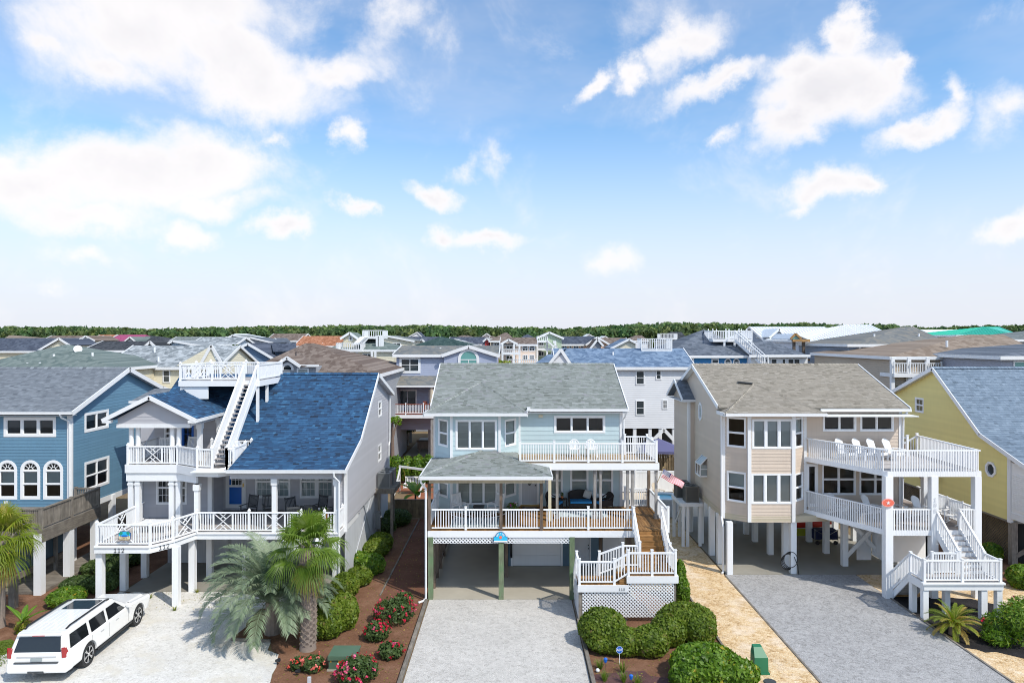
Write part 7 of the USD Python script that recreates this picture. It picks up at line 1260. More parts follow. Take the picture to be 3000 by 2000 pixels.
T = Thing('plunge_pool', 'small pale blue round pool with white rim behind the grey vinyl fence', 'pool', (11.0, 50.5, 0)); t = np.linspace(0, 2*np.pi, 25); T.part('wall', B().tube([(11.3, 50.4, 0), (11.3, 50.4, .9)], 1.15, 24, cap=False), 'white_vinyl'); T.part('rim', B().tube(np.column_stack([11.3+1.15*np.cos(t), 50.4+1.15*np.sin(t), 0*t+.9]), .09, 6, cap=False), 'white_vinyl'); T.part('water', B().tm(trimesh.creation.cylinder(1.1, .02, sections=24).apply_translation((11.3, 50.4, .78))), 'pool_liner')
T = Thing('patio_canopy', 'dark navy fabric canopy on thin poles behind the upper deck', 'canopy', (13.6, 62.5, 0)); c = (13.4, 62.4); q = [(c[0]-1.9, c[1]-1.6, 2.55), (c[0]+1.9, c[1]-1.6, 2.45), (c[0]+1.9, c[1]+1.6, 2.6), (c[0]-1.9, c[1]+1.6, 2.6), (c[0], c[1], 3.45)]; T.part('fabric', B().add(q, [(0, 1, 4), (1, 2, 4), (2, 3, 4), (3, 0, 4)]).add([*q[:4], *[(x, y, z-.22) for x, y, z in q[:4]]], [x for i in range(4) for x in ((i, i+4, (i+1) % 4), ((i+1) % 4, i+4, (i+1) % 4+4))]), 'umbrella_navy')
for x, y, z in q[:4]: T.part('pole', B().tube([(x, y, 0), (x, y, z)], .03, 6), 'grey_white')
# ---- the white SUV on the left driveway ---------------------------------------------------------------
def suv():
    T = Thing('parked_suv', 'long white SUV with dark windows parked nose toward the grey house', 'suv', local=True); T.move((-17.42, 27.95, .012), math.radians(2.2))
    def hull(P, r=.10):
        return m3.Manifold.batch_hull([m3.Manifold.sphere(r, 16).translate(tuple(map(float, p))) for p in P])
    r = .10; low = [(s*.98, y, z) for s in (-1, 1) for y, z in ((-2.98, .52), (2.80, .50), (-3.0, 1.06), (3.0, .88), (1.35, 1.06))]; low += [(s*.72, 3.08, z) for s in (-1, 1) for z in (.58, .84)]
    body = hull(low, .12)+hull([(s*.80, y, z) for s in (-1, 1) for y, z in ((1.4, 1.08), (2.7, 1.0), (1.4, .8), (2.9, .8))], .12)
    gl = [(s*.95, y, 1.08) for s in (-1, 1) for y in (-2.98, 1.35)]+[(s*.78, y, z) for s in (-1, 1) for y, z in ((-2.78, 1.69), (.35, 1.70), (-1, 1.72))]
    green = hull(gl, .09)
    for yw in (-1.72, 2.02):
        for s in (-1, 1): body = body-m3.Manifold.cylinder(.6, .50, .50, 28).rotate((0, 90, 0)).translate((s*1.1-(.0 if s < 0 else .6)-(0.0), yw, .44)) if s > 0 else body-m3.Manifold.cylinder(.6, .50, .50, 28).rotate((0, 90, 0)).translate((-1.2, yw, .44))
    T.part('body', B().tm(body+green), 'car_white', smooth=35)
    def side(y, z, s): t = (z-1.08)/(1.70-1.08); return np.array([s*(1.045+(.868-1.045)*t+.014), y, z])
    for s in (-1, 1):
        for k, ys in enumerate((((-2.86, -1.62), (-2.72, -1.62)), ((-1.50, -.42), (-1.50, -.42)), ((-.32, 1.02), (-.32, .42)))):
            (a, b_), (c, d) = ys; q = [side(a+.04, 1.16, s), side(b_-.03, 1.16, s), side(d, 1.62, s), side(c+.05, 1.62, s)]; bb = B().add(q, [(0, 1, 2), (0, 2, 3)] if s > 0 else [(0, 2, 1), (0, 3, 2)]); T.part('side_window', bb, 'car_glass')
        T.part('chrome_strip', B().beam(side(-2.8, 1.135, s), side(1.1, 1.135, s), .012, .02), 'chrome'); T.part('roof_rail', B().tube([(s*.74, -2.6, 1.79), (s*.76, -2.4, 1.86), (s*.76, .0, 1.87), (s*.74, .25, 1.80)], .032, 8), 'black'); T.part('running_board', B().box(s*1.0-.10, s*1.0+.10, -1.15, 1.45, .34, .41), 'black')
        for y in (-.95, .15): T.part('door_handle', B().box(s*1.108-.012, s*1.108+.012, y, y+.20, .97, 1.0), 'chrome')
        for y in (-1.56, -.37, 1.12): T.part('door_seam', B().box(s*1.10-.004, s*1.10+.004, y, y+.012, .55, 1.10), 'steel_dark')
        T.part('mirror', B().tm(hull([(s*1.12, 1.0, 1.22), (s*1.27, .98, 1.22), (s*1.27, .98, 1.32), (s*1.12, 1.0, 1.30)], .05)), 'car_white', smooth=40)
        T.part('tail_light', B().tm(hull([(s*1.02, -3.09, .98), (s*1.02, -3.09, 1.30), (s*.93, -3.11, .98), (s*.90, -3.09, 1.28), (s*1.05, -2.95, 1.0)], .035)), 'tail_red', smooth=40)
        T.part('headlight', B().tm(hull([(s*.98, 3.02, .84), (s*.98, 2.8, .92), (s*.66, 3.14, .80), (s*.66, 3.12, .88)], .05)), 'pane_pale', smooth=40)
        for yw in (-1.72, 2.02):
            w = T.node('wheel'); x0, x1 = s*.80, s*1.07; tr = m3.Manifold.cylinder(.27, .44, .44, 32, True)-m3.Manifold.cylinder(.4, .31, .31, 32, True); tr = tr.rotate((0, 90, 0)).translate((s*.935, yw, .44)); T.part('tyre', B().tm(tr), 'rubber', w, smooth=40); rim = B(); cx = s*1.055
            t = np.linspace(0, 2*np.pi, 29); rim.tube(np.column_stack([0*t+cx, yw+.30*np.cos(t), .44+.30*np.sin(t)]), .022, 6, cap=False)
            for i in range(6):
                a = i*math.pi/3+.3
                for o in (-.10, .10): rim.beam((cx, yw+.07*math.cos(a), .44+.07*math.sin(a)), (cx, yw+.30*math.cos(a+o), .44+.30*math.sin(a+o)), .035, .035, up=(1, 0, 0))
            rim.tube([(cx-.03, yw, .44), (cx+.02, yw, .44)], .075, 12); T.part('rim', rim, 'chrome', w); T.part('brake_disc', B().tube([(cx-s*.09, yw, .44), (cx-s*.08, yw, .44)], .29, 20), 'steel_dark', w)
    # windscreen, rear glass, sunroof, bumper, tailgate
    T.part('windscreen', B().poly([(-.86, 1.34+.11, 1.14), (.86, 1.45, 1.14), (.72, .50, 1.755), (-.72, .50, 1.755)]), 'car_glass'); T.part('rear_window', B().poly([(.84, -3.085, 1.13), (-.84, -3.085, 1.13), (-.74, -2.905, 1.64), (.74, -2.905, 1.64)]), 'car_glass')
    T.part('sunroof', B().box(-.55, .55, -.75, .15, 1.795, 1.818), 'car_glass'); T.part('roof_spoiler', B().tm(hull([(s*.74, y, 1.73) for s in (-1, 1) for y in (-2.95, -2.6)], .045)), 'car_white', smooth=40); T.part('brake_light', B().box(-.22, .22, -3.012, -2.99, 1.70, 1.725), 'tail_red')
    for x in np.linspace(-.6, .6, 7): T.part('roof_rib', B().tube([(x, -2.6, 1.79), (x, -.9, 1.806)], .012, 6), 'car_white')
    bump = hull([(s*.98, -3.06, z) for s in (-1, 1) for z in (.50, .68)]+[(s*1.0, -2.8, z) for s in (-1, 1) for z in (.5, .68)], .11); T.part('rear_bumper', B().tm(bump), 'car_white', smooth=40); T.part('bumper_pad', B().box(-.78, .78, -3.18, -3.02, .785, .815), 'steel_dark'); T.part('chrome_bar', B().box(-.7, .7, -3.135, -3.11, .98, 1.02), 'chrome'); T.part('licence_plate', B().box(-.2, .2, -3.145, -3.118, .80+.05, .955), 'pane_pale'); T.part('tow_hitch', B().box(-.28, .28, -3.19, -3.1, .42, .50).tube([(0, -3.1, .42), (0, -3.32, .42), (0, -3.32, .50)], .03, 8), 'steel_dark'); T.part('tailgate_seam', B().box(-.9, .9, -3.123, -3.118, .735, .745), 'steel_dark')
    T.part('grille', B().box(-.6, .6, 3.15, 3.22, .58, .86), 'chrome'); T.part('front_bumper', B().tm(hull([(s*.95, 2.95, z) for s in (-1, 1) for z in (.45, .6)]+[(s*.7, 3.12, z) for s in (-1, 1) for z in (.45, .6)], .1)), 'car_white', smooth=40); T.part('wiper', B().beam((-.5, 1.47, 1.15), (.1, 1.2, 1.34), .02, .02).beam((.2, 1.47, 1.15), (.75, 1.25, 1.30), .02, .02), 'black'); T.part('cowl', B().box(-.9, .9, 1.44, 1.56, 1.14, 1.175), 'black')
    T.part('underbody', B().box(-.9, .9, -2.8, 2.8, .30, .5), 'black')
suv()
# ---- trees, palms, hedges, flowers ----------------------------------------------------------------------
def lobe(u, vt, vb, w, dy=1.0, k=0.0):
    'a rounded bush standing where the photograph shows it: centre column u, top and foot rows, width in pixels'
    x, y = G(u, vb); y += w/K*y*0.5*dy; x = XU(u, y); rx = w/K*y/2; zt = ZV(vt, y+k*rx); return (x, y, zt*0.46, rx, rx*dy, zt*0.56)
# the row of clipped shrubs down the side of the grey house
ROW = [('large clipped box hedge shrub right of the tall palm trunk', [lobe(962, 1752, 1885, 100, 1.1), lobe(1005, 1740, 1860, 90, 1.2)], 9000, 'leaf_hedge'),
       ('double rounded shrub behind the large box hedge in the side row', [lobe(1012, 1678, 1758, 82), lobe(1052, 1660, 1725, 78)], 5200, 'leaf_hedge'),
       ('small dark shrub at the foot of the double rounded shrub beside the palm', [lobe(968, 1716, 1740, 42)], 900, 'leaf_dark'),
       ('bright green rounded shrub fourth from the fence gate in the side row', [lobe(1050, 1615, 1672, 66), lobe(1092, 1622, 1690, 74)], 5200, 'leaf_bright'),
       ('mid green rounded shrub just before the narrowest part of the side row', [lobe(1098, 1586, 1640, 84)], 3000, 'leaf_hedge'),
       ('mid green rounded shrub third from the fence gate in the side row', [lobe(1115, 1560, 1622, 74)], 2800, 'leaf_hedge'),
       ('dark spreading shrub second from the fence gate in the side row', [lobe(1118, 1518, 1572, 86)], 3000, 'leaf_dark'),
       ('dark spreading shrub nearest the fence gate below the air conditioner legs', [lobe(1160, 1492, 1548, 92)], 3000, 'leaf_dark')]
for i, (l, L, n, m) in enumerate(ROW): shrub('clipped_shrub', l, 'shrub', L, n, m, .085, 'clipped shrubs in a row', 20+i)
LEFT = [('rounded green shrub right behind the roof of the white SUV', [lobe(196, 1722, 1790, 102)], 4200, 'leaf_bright'), ('dark rounded shrub left of the front left pile of the grey house', [lobe(230, 1690, 1742, 95)], 3600, 'leaf_dark'), ('dark rounded shrub beneath the front deck between the white piles', [lobe(302, 1679, 1745, 88)], 3600, 'leaf_dark'), ('tall dark shrub in deep shade under the grey house deck', [lobe(325, 1622, 1700, 95), lobe(380, 1616, 1665, 70)], 5200, 'leaf_dark'), ('shaded shrub beside the boardwalk behind the front left pile', [lobe(280, 1642, 1692, 76)], 2600, 'leaf_dark')]
for i, (l, L, n, m) in enumerate(LEFT): shrub('rounded_shrub', l, 'shrub', L, n, m, .085, 'rounded shrubs by the boardwalk', 40+i)
# clipped hedges in front of house 110
FR = [('wide clipped hedge mound with a dip in its middle in front of the white lattice', [lobe(1765, 1782, 1915, 142, .95), lobe(1835, 1840, 1934, 130, .7), lobe(1905, 1832, 1938, 118, .8), lobe(1790, 1850, 1928, 140, .7)], 14000, 'leaf_hedge', .07), ('round clipped hedge mound right of the lattice skirt', [lobe(2010, 1768, 1890, 178, .8), lobe(1960, 1800, 1905, 110, .9), lobe(2050, 1800, 1900, 100, .8)], 13000, 'leaf_hedge', .07), ('bright yellow-green leafy hedge at the bottom edge left of the green pedestal', [lobe(2070, 1895, 2030, 210, .9), lobe(2150, 1930, 2030, 150, .7), lobe(2010, 1945, 2030, 100, .7)], 9500, 'leaf_bright', .10)]
for i, (l, L, n, m, s) in enumerate(FR): shrub('clipped_hedge', l, 'hedge', L, n, m, s, None, 60+i, core=.88)
shrub('rounded_shrub', 'narrow feathery green shrub at the right corner of the lattice skirt', 'shrub', [lobe(1993, 1640, 1760, 36), lobe(2000, 1690, 1775, 42)], 2200, 'leaf_bright', .08, None, 70)
shrub('clipped_shrub', 'clipped green shrub at the right edge below the yellow house', 'shrub', [lobe(2995, 1655, 1735, 80)], 4200, 'leaf_bright', .085, None, 71)
shrub('rounded_shrub', 'low green shrub behind the right stair landing by the yellow house lattice', 'shrub', [lobe(2905, 1590, 1650, 60)], 1500, 'leaf_bright', .08, None, 72)
# roses
ROSE = [('small red rose bush, rearmost in the straw bed', (1183, 1735, 1775, 56), 900, 9), ('large red rose bush beside the driveway edge', (1158, 1752, 1842, 120), 3000, 34), ('red rose bush left of the driveway, middle of the bed', (1106, 1820, 1888, 78), 1700, 18), ('low red rose bush right of the transformer', (1145, 1880, 1940, 76), 1500, 11), ('big red rose bush in front of the transformer at the bottom edge', (1049, 1925, 2020, 118), 3200, 46)]
for i, (l, (u, vt, vb, w), n, nf) in enumerate(ROSE):
    a = lobe(u, vt, vb, w); b2 = lobe(u-w*.25, vt+10, vb-6, w*.6); shrub('rose_bush', l, 'rose bush', [a, b2] if w > 100 else [a], n, 'leaf_dark', .07, 'red rose bushes', 80+i, ('petal', nf, .075), 5, core=None, shell=.30)
shrub('rose_bush', 'coral pink rose bush at the foot of the tall palm', 'rose bush', [lobe(878, 1925, 1972, 60), lobe(918, 1922, 1978, 70)], 1600, 'leaf_dark', .07, None, 90, ('petal_coral', 26, .075), 4, core=None, shell=.3)
shrub('oleander', 'tall loose green oleander with pink flowers at the right edge', 'oleander', [lobe(2925, 1790, 1895, 90), lobe(2975, 1760, 1910, 110), lobe(2995, 1745, 1850, 80), lobe(2920, 1840, 1905, 80)], 5200, 'leaf_bright', .11, None, 91, ('petal', 9, .09), 9, jit=.9, core=.6, aspect=.22, shell=.28)
# sabal palm with booted trunk
def sabal(name, label, x, y, zt, rt, nf, seed, mat, rad=1.05, boots=True, dead=6):
    r = np.random.default_rng(seed); T = Thing(name, label, 'palm tree', (x, y, 0)); zz = np.linspace(0, zt, 12); T.part('trunk', B().tube(np.column_stack([x+.03*np.sin(zz*1.3), y+0*zz, zz]), np.interp(zz, [0, .3, zt*.6, zt], [rt*.95, rt*.78, rt*.74, rt*.9]), 14), 'bark_palm', smooth=50)
    if boots:
        bb = B(); n = int(zt/.115)
        for i in range(n):
            for j in range(7):
                a = j*2*math.pi/7+(i % 2)*.45+r.normal()*.06; z = .12+i*.115; o = np.array([math.cos(a), math.sin(a), 0]); s = np.array([-o[1], o[0], 0]); c = np.array([x+.03*math.sin(z*1.3), y, z]); q = rt*.74; bb.add([c+o*q-s*.075, c+o*q+s*.075, c+o*(q+.085)+[0, 0, .17]+s*.028, c+o*(q+.085)+[0, 0, .17]-s*.028, c+o*(q-.03)+[0, 0, .16]], [(0, 1, 2), (0, 2, 3), (0, 3, 4), (1, 4, 2), (2, 4, 3)])
        T.part('leaf_bases', bb, 'bark_palm', kind='stuff')
    c = np.array([x, y, zt-.05])
    for i in range(nf):
        t = i/nf; el = math.radians(82-112*t+r.normal()*7); az = i*2.399+r.normal()*.15; T.part('frond', fan_leaf(r, c+[0, 0, .12-.1*t], az, el, .75+.25*r.random(), rad*r.uniform(.85, 1.08), .55-.25*t+r.normal()*.08, .55+.4*t), mat)
    for i in range(dead): T.part('frond', fan_leaf(r, c-[0, 0, .1], r.uniform(0, 6.28), math.radians(-62+r.normal()*8), .55, rad*.75, .9, 1.0, 22), mat)
    return T
px, py = G(902, 1900); sabal('sabal_palm', 'tall green fan palm with a rough booted trunk in the straw bed', px, py, 4.05, .36, 25, 1, 'frond_green', .98)
sabal('fan_palm', 'yellow-green fan palm leaning into the left edge in front of the blue house', -22.4, 29.8, 3.75, .28, 27, 2, 'frond_yellow', 1.08, False, 9)
# silvery jelly palm
r = np.random.default_rng(5); jx, jy = -10.25, 29.2; T = Thing('jelly_palm', 'silvery grey-green feather palm with arching fronds beside the tall palm', 'palm tree', (jx, jy, 0)); T.part('trunk', B().tube([(jx, jy, 0), (jx, jy, .8), (jx, jy, 1.35)], [.34, .3, .28], 12), 'bark_palm')
for i in range(62):
    t = i/62; T.part('frond', feather(r, (jx+.12*math.cos(i*2.4), jy+.12*math.sin(i*2.4), 1.35+.25*(1-t)), i*2.399+r.normal()*.12, math.radians(82-66*t+r.normal()*5), 2.9+.5*r.random(), .5+r.normal()*.14, .8+.25*t, 64, .60, .6, .016), 'frond_silver')
# sago palm with browned leaves
r = np.random.default_rng(8); sx_, sy_ = G(2795, 1858); T = Thing('sago_palm', 'yellowing sago palm on the black mulch in front of the stair landing', 'palm', (sx_, sy_, 0)); T.part('trunk', B().tube([(sx_, sy_, 0), (sx_, sy_, .42)], [.22, .17], 10), 'bark')
for i in range(44):
    t = i/44; T.part('frond', feather(r, (sx_, sy_, .42), i*2.399+r.normal()*.1, math.radians(74-78*t+r.normal()*6), 1.05+.2*r.random(), float(np.clip(.35+.5*(r.random() < .4)+r.normal()*.15, 0, 1)), .62, 38, .17, .35, .009), 'frond_yellow')
def clump(name, label, cat, x, y, n, L, W, z0, seed, mat='banana', lo=25, hi=80, droop=.8, stem=.5):
    r = np.random.default_rng(seed); T = Thing(name, label, cat, (x, y, 0)); T.part('stem', B().tube([(x, y, 0), (x, y, z0)], [.09, .06], 8), 'stem')
    for i in range(n): T.part('leaf', big_leaf(r, (x, y, z0), i*2.399+r.normal()*.2, math.radians(r.uniform(lo, hi)), L*r.uniform(.75, 1.1), W*r.uniform(.8, 1.1), r.uniform(.3, .8), droop), mat)
    return T
bx_, by_ = G(66, 1850); clump('banana_plant', 'small banana-like plant with upright yellow-green leaves near the rear of the SUV', 'plant', bx_, by_, 7, .95, .11, .45, 3, lo=15, hi=80, droop=.4)
shrub('grass_clump', 'dry brown grass skirt around the foot of the small banana-like plant', 'grass clump', [(bx_, by_, .22, .32, .32, .34)], 500, 'frond_yellow', .10, None, 77, core=None, aspect=.15, shell=.3)
clump('banana_plant', 'large banana plant with broad dark leaves behind the picket gate fence', 'plant', -7.1, 50.2, 11, 1.7, .25, 1.1, 4, lo=5, hi=65, droop=.7)
# grasses
def tuft(label, u, v, n=70, h=.38, seed=1, mat='frond_green', w=.3):
    r = np.random.default_rng(seed); x, y = G(u, v); T = Thing('grass_tuft', label, 'grass tuft', (x, y, 0)); b = B()
    for i in range(n):
        a = r.uniform(0, 6.28); l = h*r.uniform(.6, 1.1); o = np.array([math.cos(a), math.sin(a), 0])*w*r.uniform(.2, 1); s = np.array([-math.sin(a), math.cos(a), 0])*.009; p = np.array([x, y, 0])+o*.2; b.add([p-s, p+s, p+o*.5+[0, 0, l*.75]-s*.7, p+o*.5+[0, 0, l*.75]+s*.7, p+o+[0, 0, l]], [(0, 1, 3), (0, 3, 2), (2, 3, 4)], float(np.clip(r.normal(.5, .2), 0, 1)))
    T.part('blades', b, mat, kind='stuff')
for i, (u, v, l) in enumerate(((1758, 1958, 'grass tuft nearest the driveway behind the white garden ball'), (1824, 1968, 'grass tuft on the mauve mulch right of the slim blue light'), (1771, 1994, 'grass tuft at the bottom edge right of the white garden ball'), (1827, 1997, 'grass tuft at the bottom edge left of the lower blue light'), (1868, 2008, 'sparse grass tuft at the bottom edge under the clipped hedge'))): tuft(l, u, v, seed=i)
for i, (u, v, l) in enumerate(((745, 1892, 'green weed clump at the front edge of the silvery palm bed'), (512, 1788, 'dry weed clump at the foot of the front middle pile'), (578, 1735, 'small weed clump at the slab edge near the second pile'), (440, 1752, 'small dry weed on the white gravel ahead of the SUV'))): tuft(l, u, v, 45, .2, 30+i, 'frond_yellow' if i else 'frond_green', .22)
rg = np.random.default_rng(44)
def scatter(name, label, n, xr, yr, mat, test=None, s=.05, cat='leaf litter'):
    P = np.column_stack([rg.uniform(*xr, n), rg.uniform(*yr, n), rg.uniform(.012, .03, n)]); P = P[[test(p) if test else True for p in P]]; V, F = leafquads(P, np.tile([0, 0, 1.0], (len(P), 1)), s, .35, .35, rg); T = B().add(V, F, np.repeat(rg.uniform(0, 1, len(P)), 4)); solo(name, label, cat, T, mat, kind='stuff')
scatter('leaf_litter', 'dry leaves and bits scattered on the straw beds', 1400, (-9, -4.2), (24, 47), 'frond_yellow', s=.045); scatter('leaf_litter', 'dry leaf bits scattered at the rear of the white gravel', 260, (-19, -12), (31.5, 33.9), 'frond_yellow', s=.05); scatter('leaf_litter', 'fallen bits on the red front bed around the hedges', 500, (3.1, 8.4), (24, 30), 'frond_yellow', s=.04)
solo('grass', 'rough grass on the verge left of the SUV', 'grass', (lambda P: B().add(*leafquads(P, np.tile([1.0, 0, .2], (len(P), 1)), .06, .2, 1.2, rg), np.repeat(rg.uniform(.2, .8, len(P)), 4)))(np.column_stack([rg.uniform(-24, -19.6, 6000), rg.uniform(24.2, 28.3, 6000), rg.uniform(.02, .07, 6000)])), 'leaf_hedge', kind='stuff')
# shrubs and trees in the back gardens
shrub('hedge_row', 'tall bright green garden hedge behind the white swing', 'hedge', [(-12+i*.95, 59.6+.2*math.sin(i), 1.1, .75, .8, 1.3+.12*math.sin(i*1.7)) for i in range(7)], 7000, 'leaf_bright', .11, None, 100)
shrub('rounded_shrub', 'dark shrub under the porch of the tan hip-roofed house', 'shrub', [(XU(2645, 64), 64, 3.6, 1.6, 1.2, 4.6)], 5000, 'leaf_dark', .14, None, 101)
def tree(label, x, y, h, rad, n, mat, seed, name='garden_tree', size=.28, trunk=.22, lobes=7):
    r = np.random.default_rng(seed); L = [(x+r.normal()*rad*.45, y+r.normal()*rad*.45, h-rad*.9+r.uniform(-.6, .35)*rad, rad*r.uniform(.4, .65), rad*r.uniform(.4, .65), rad*r.uniform(.35, .55)) for i in range(lobes)]; T = Thing(name, label, 'tree', (x, y, 0)); P, N = crown_points(L, n, r, .25); V, F = leafquads(P, N, size, .6, .9, r); T.part('crown', B().add(V, F, np.repeat(np.clip(.5+.9*(meshkit.fbm(P*.8, 3, seed)-.5)+r.normal(0, .15, len(P)), 0, 1), 4)), mat); b = B().tube([(x, y, 0), (x, y, h*.5), (x, y, h-rad)], [trunk, trunk*.7, trunk*.4], 8)
    for l in L[:5]: b.tube([(x, y, h*.5), ((x+l[0])/2, (y+l[1])/2, (h*.5+l[2])/2+.2), l[:3]], [trunk*.4, trunk*.25, .04], 5)
    T.part('trunk', b, 'bark')
tree('dark green tree crown between the roofs left of the white far rooftops', XU(638, 112), 112, 13.3, 3.0, 2600, 'leaf_dark', 1); tree('dark green tree sloping behind the slate blue gable', XU(688, 104), 104, 12.2, 3.0, 2400, 'leaf_dark', 2); tree('low dark tree right of the slate blue gable tree', XU(722, 100), 100, 10.7, 2.4, 1800, 'leaf_dark', 3)
tree('yellow-green bushy palm tree left of the pink house decks', XU(1475, 92), 92, 9.6, 2.6, 1600, 'frond_yellow', 4, size=.4); tree('small green palm tree in front of the pink house', XU(1565, 90), 90, 8.9, 1.8, 1100, 'frond_green', 5, size=.35); tree('small leafy bush beside the grey house rear eave', XU(1150, 66), 66, 5.3, .8, 500, 'leaf_bright', 6, size=.12, lobes=4); tree('leafy tree in the gap below the cream house wall', XU(1148, 82), 82, 7.2, 1.5, 1400, 'leaf_bright', 7, size=.18); tree('garden tree behind the raised lavender house piles', XU(1175, 78), 78, 3.4, 1.5, 1200, 'leaf_dark', 8, size=.16)
tree('green treetop behind the orange shingle roof', XU(892, 95), 95, 11.6, 1.6, 900, 'leaf_bright', 9)
# ---- the far wood: one mass along the horizon
def forest():
    pi = UsdGeom.PointInstancer.Define(stage, '/World/far_wood'); key(pi.GetPrim(), label='long green wood of mixed trees along the whole horizon', category='wood', kind='stuff'); r = np.random.default_rng(77); protos = []
    for k in range(6):
        L = [(r.normal()*1.6, r.normal()*1.6, 6.2+r.uniform(-3.2, 2.6), r.uniform(1.6, 2.6), r.uniform(1.6, 2.6), r.uniform(1.2, 2.0)) for _ in range(8)]; P, N = crown_points(L, 620, r, .25, -.5); V, F = leafquads(P, N, .62, .75, .8, r); b = B().add(V, F, np.repeat(np.clip(.5+.8*(meshkit.fbm(P*.5, 2, k)-.5)+r.normal(0, .16, len(P)), 0, 1), 4)); x = f'/World/far_wood/tree_{k+1:03d}'; UsdGeom.Xform.Define(stage, x); mesh_prim(x+'/crown', b, 'leaf_forest'); t = B().tube([(0, 0, 0), (0, 0, 6)], [.3, .15], 5); mesh_prim(x+'/trunk', t, 'bark'); protos.append(x)
    us = [-400, 0, 200, 350, 420, 600, 700, 900, 1100, 1200, 1400, 1450, 1600, 1700, 1800, 1950, 2100, 2220, 2320, 2500, 2580, 2700, 2800, 3000, 3400]; vs = [957, 956, 955, 957, 963, 958, 955, 953, 952, 951, 954, 955, 957, 958, 951, 944, 946, 947, 945, 950, 949, 960, 955, 950, 950]
    pos, idx, sc, ori = [], [], [], []
    for i in range(2300):
        u = r.uniform(-900, 3900); y = r.choice([330, 350, 372, 396, 424, 455])+r.uniform(-12, 12)
        if u > 2520: y += 70
        vt = float(np.interp(u, us, vs)); z = ZV(vt+abs(r.normal())*5+(455-min(y, 455))*.035, y); s = max(.6, z/9.6)
        pos.append((XU(u, y), y, 0.0)); idx.append(int(r.integers(0, 6))); sc.append((s*r.uniform(.8, 1.05), s*r.uniform(.8, 1.05), s)); a = r.uniform(0, math.pi); ori.append(Gf.Quath(math.cos(a), 0, 0, math.sin(a)))
    pi.CreatePositionsAttr(Vt.Vec3fArray([Gf.Vec3f(*map(float, p)) for p in pos])); pi.CreateProtoIndicesAttr(Vt.IntArray(idx)); pi.CreateScalesAttr(Vt.Vec3fArray([Gf.Vec3f(*map(float, p)) for p in sc])); pi.CreateOrientationsAttr(Vt.QuathArray(ori)); pi.CreatePrototypesRel().SetTargets([Sdf.Path(p) for p in protos])
forest()
# ---- the rows of houses behind -------------------------------------------------------------------------
for n, c in (('cream', (.66, .60, .44)), ('pale_cream', (.72, .67, .52)), ('lavender', (.36, .40, .52)), ('white', (.70, .71, .73)), ('slate', (.13, .20, .30)), ('bright_blue', (.03, .19, .42)), ('grey', (.30, .32, .35)), ('pale_blue', (.42, .50, .58)), ('pink', (.74, .60, .50)), ('green', (.42, .52, .38)), ('peach', (.74, .48, .33)), ('taupe', (.36, .31, .27)), ('tan', (.44, .37, .29)), ('bluegrey', (.25, .30, .38)), ('lilac', (.33, .35, .42)), ('red', (.45, .05, .05))): lap('lap_'+n, c)
paint('house_wrap', (.62, .65, .72), .6, var=.06); paint('wrap_print', (.32, .36, .60), .6)
farroof('roof_navy', (.045, .055, .08), (.065, .08, .11), (.09, .105, .14)); farroof('roof_grey', (.12, .14, .14), (.165, .185, .185), (.21, .23, .23)); farroof('roof_pale', (.15, .17, .185), (.24, .265, .28), (.37, .40, .42)); farroof('roof_dark', (.03, .034, .04), (.045, .05, .058), (.065, .07, .08)); farroof('roof_brown', (.115, .085, .07), (.16, .125, .105), (.21, .17, .145)); farroof('roof_orange', (.25, .10, .05), (.33, .145, .08), (.42, .20, .12)); farroof('roof_tan', (.19, .145, .11), (.235, .185, .145), (.28, .225, .18)); farroof('roof_green', (.10, .135, .13), (.14, .175, .165), (.17, .205, .195)); farroof('roof_blue', (.09, .14, .22), (.13, .19, .285), (.18, .25, .35)); farroof('roof_slate', (.075, .09, .115), (.105, .125, .155), (.14, .16, .195)); farroof('roof_forest', (.02, .045, .045), (.035, .065, .06), (.05, .085, .08)); farroof('roof_mixed', (.13, .14, .145), (.17, .175, .17), (.20, .19, .17))
paint('metal_white', (.72, .75, .77), .35, var=.03); paint('metal_green', (.05, .50, .36), .35, var=.05); paint('metal_magenta', (.30, .02, .09), .4, var=.08)
def seams(T, R, a, b_, c, d, mat, step=.5):
    'standing seams running up a slope a-b (eave) to d-c (ridge)'
    a, b_, c, d = (np.array(p, float) for p in (a, b_, c, d)); L = np.linalg.norm(b_-a); n = int(L/step); e = (b_-a)/L; up = nrm(np.cross(e, (d-a))); up = up if up[2] > 0 else -up; m = nrm(np.cross(up, e)); m = m if m[2] > 0 else -m; Hs = (d-a) @ m; lo, hi = (d-a) @ e, (c-a) @ e
    for i in range(1, n):
        x = L*i/n; t = 1.0
        if x < lo: t = x/max(lo, 1e-6)
        if x > hi: t = min(t, (L-x)/max(L-hi, 1e-6))
        if t > .03: T.piece(R, 'seam', B().beam(a+e*x+up*.03, a+e*x+m*Hs*t+up*.03, .05, .07), mat)
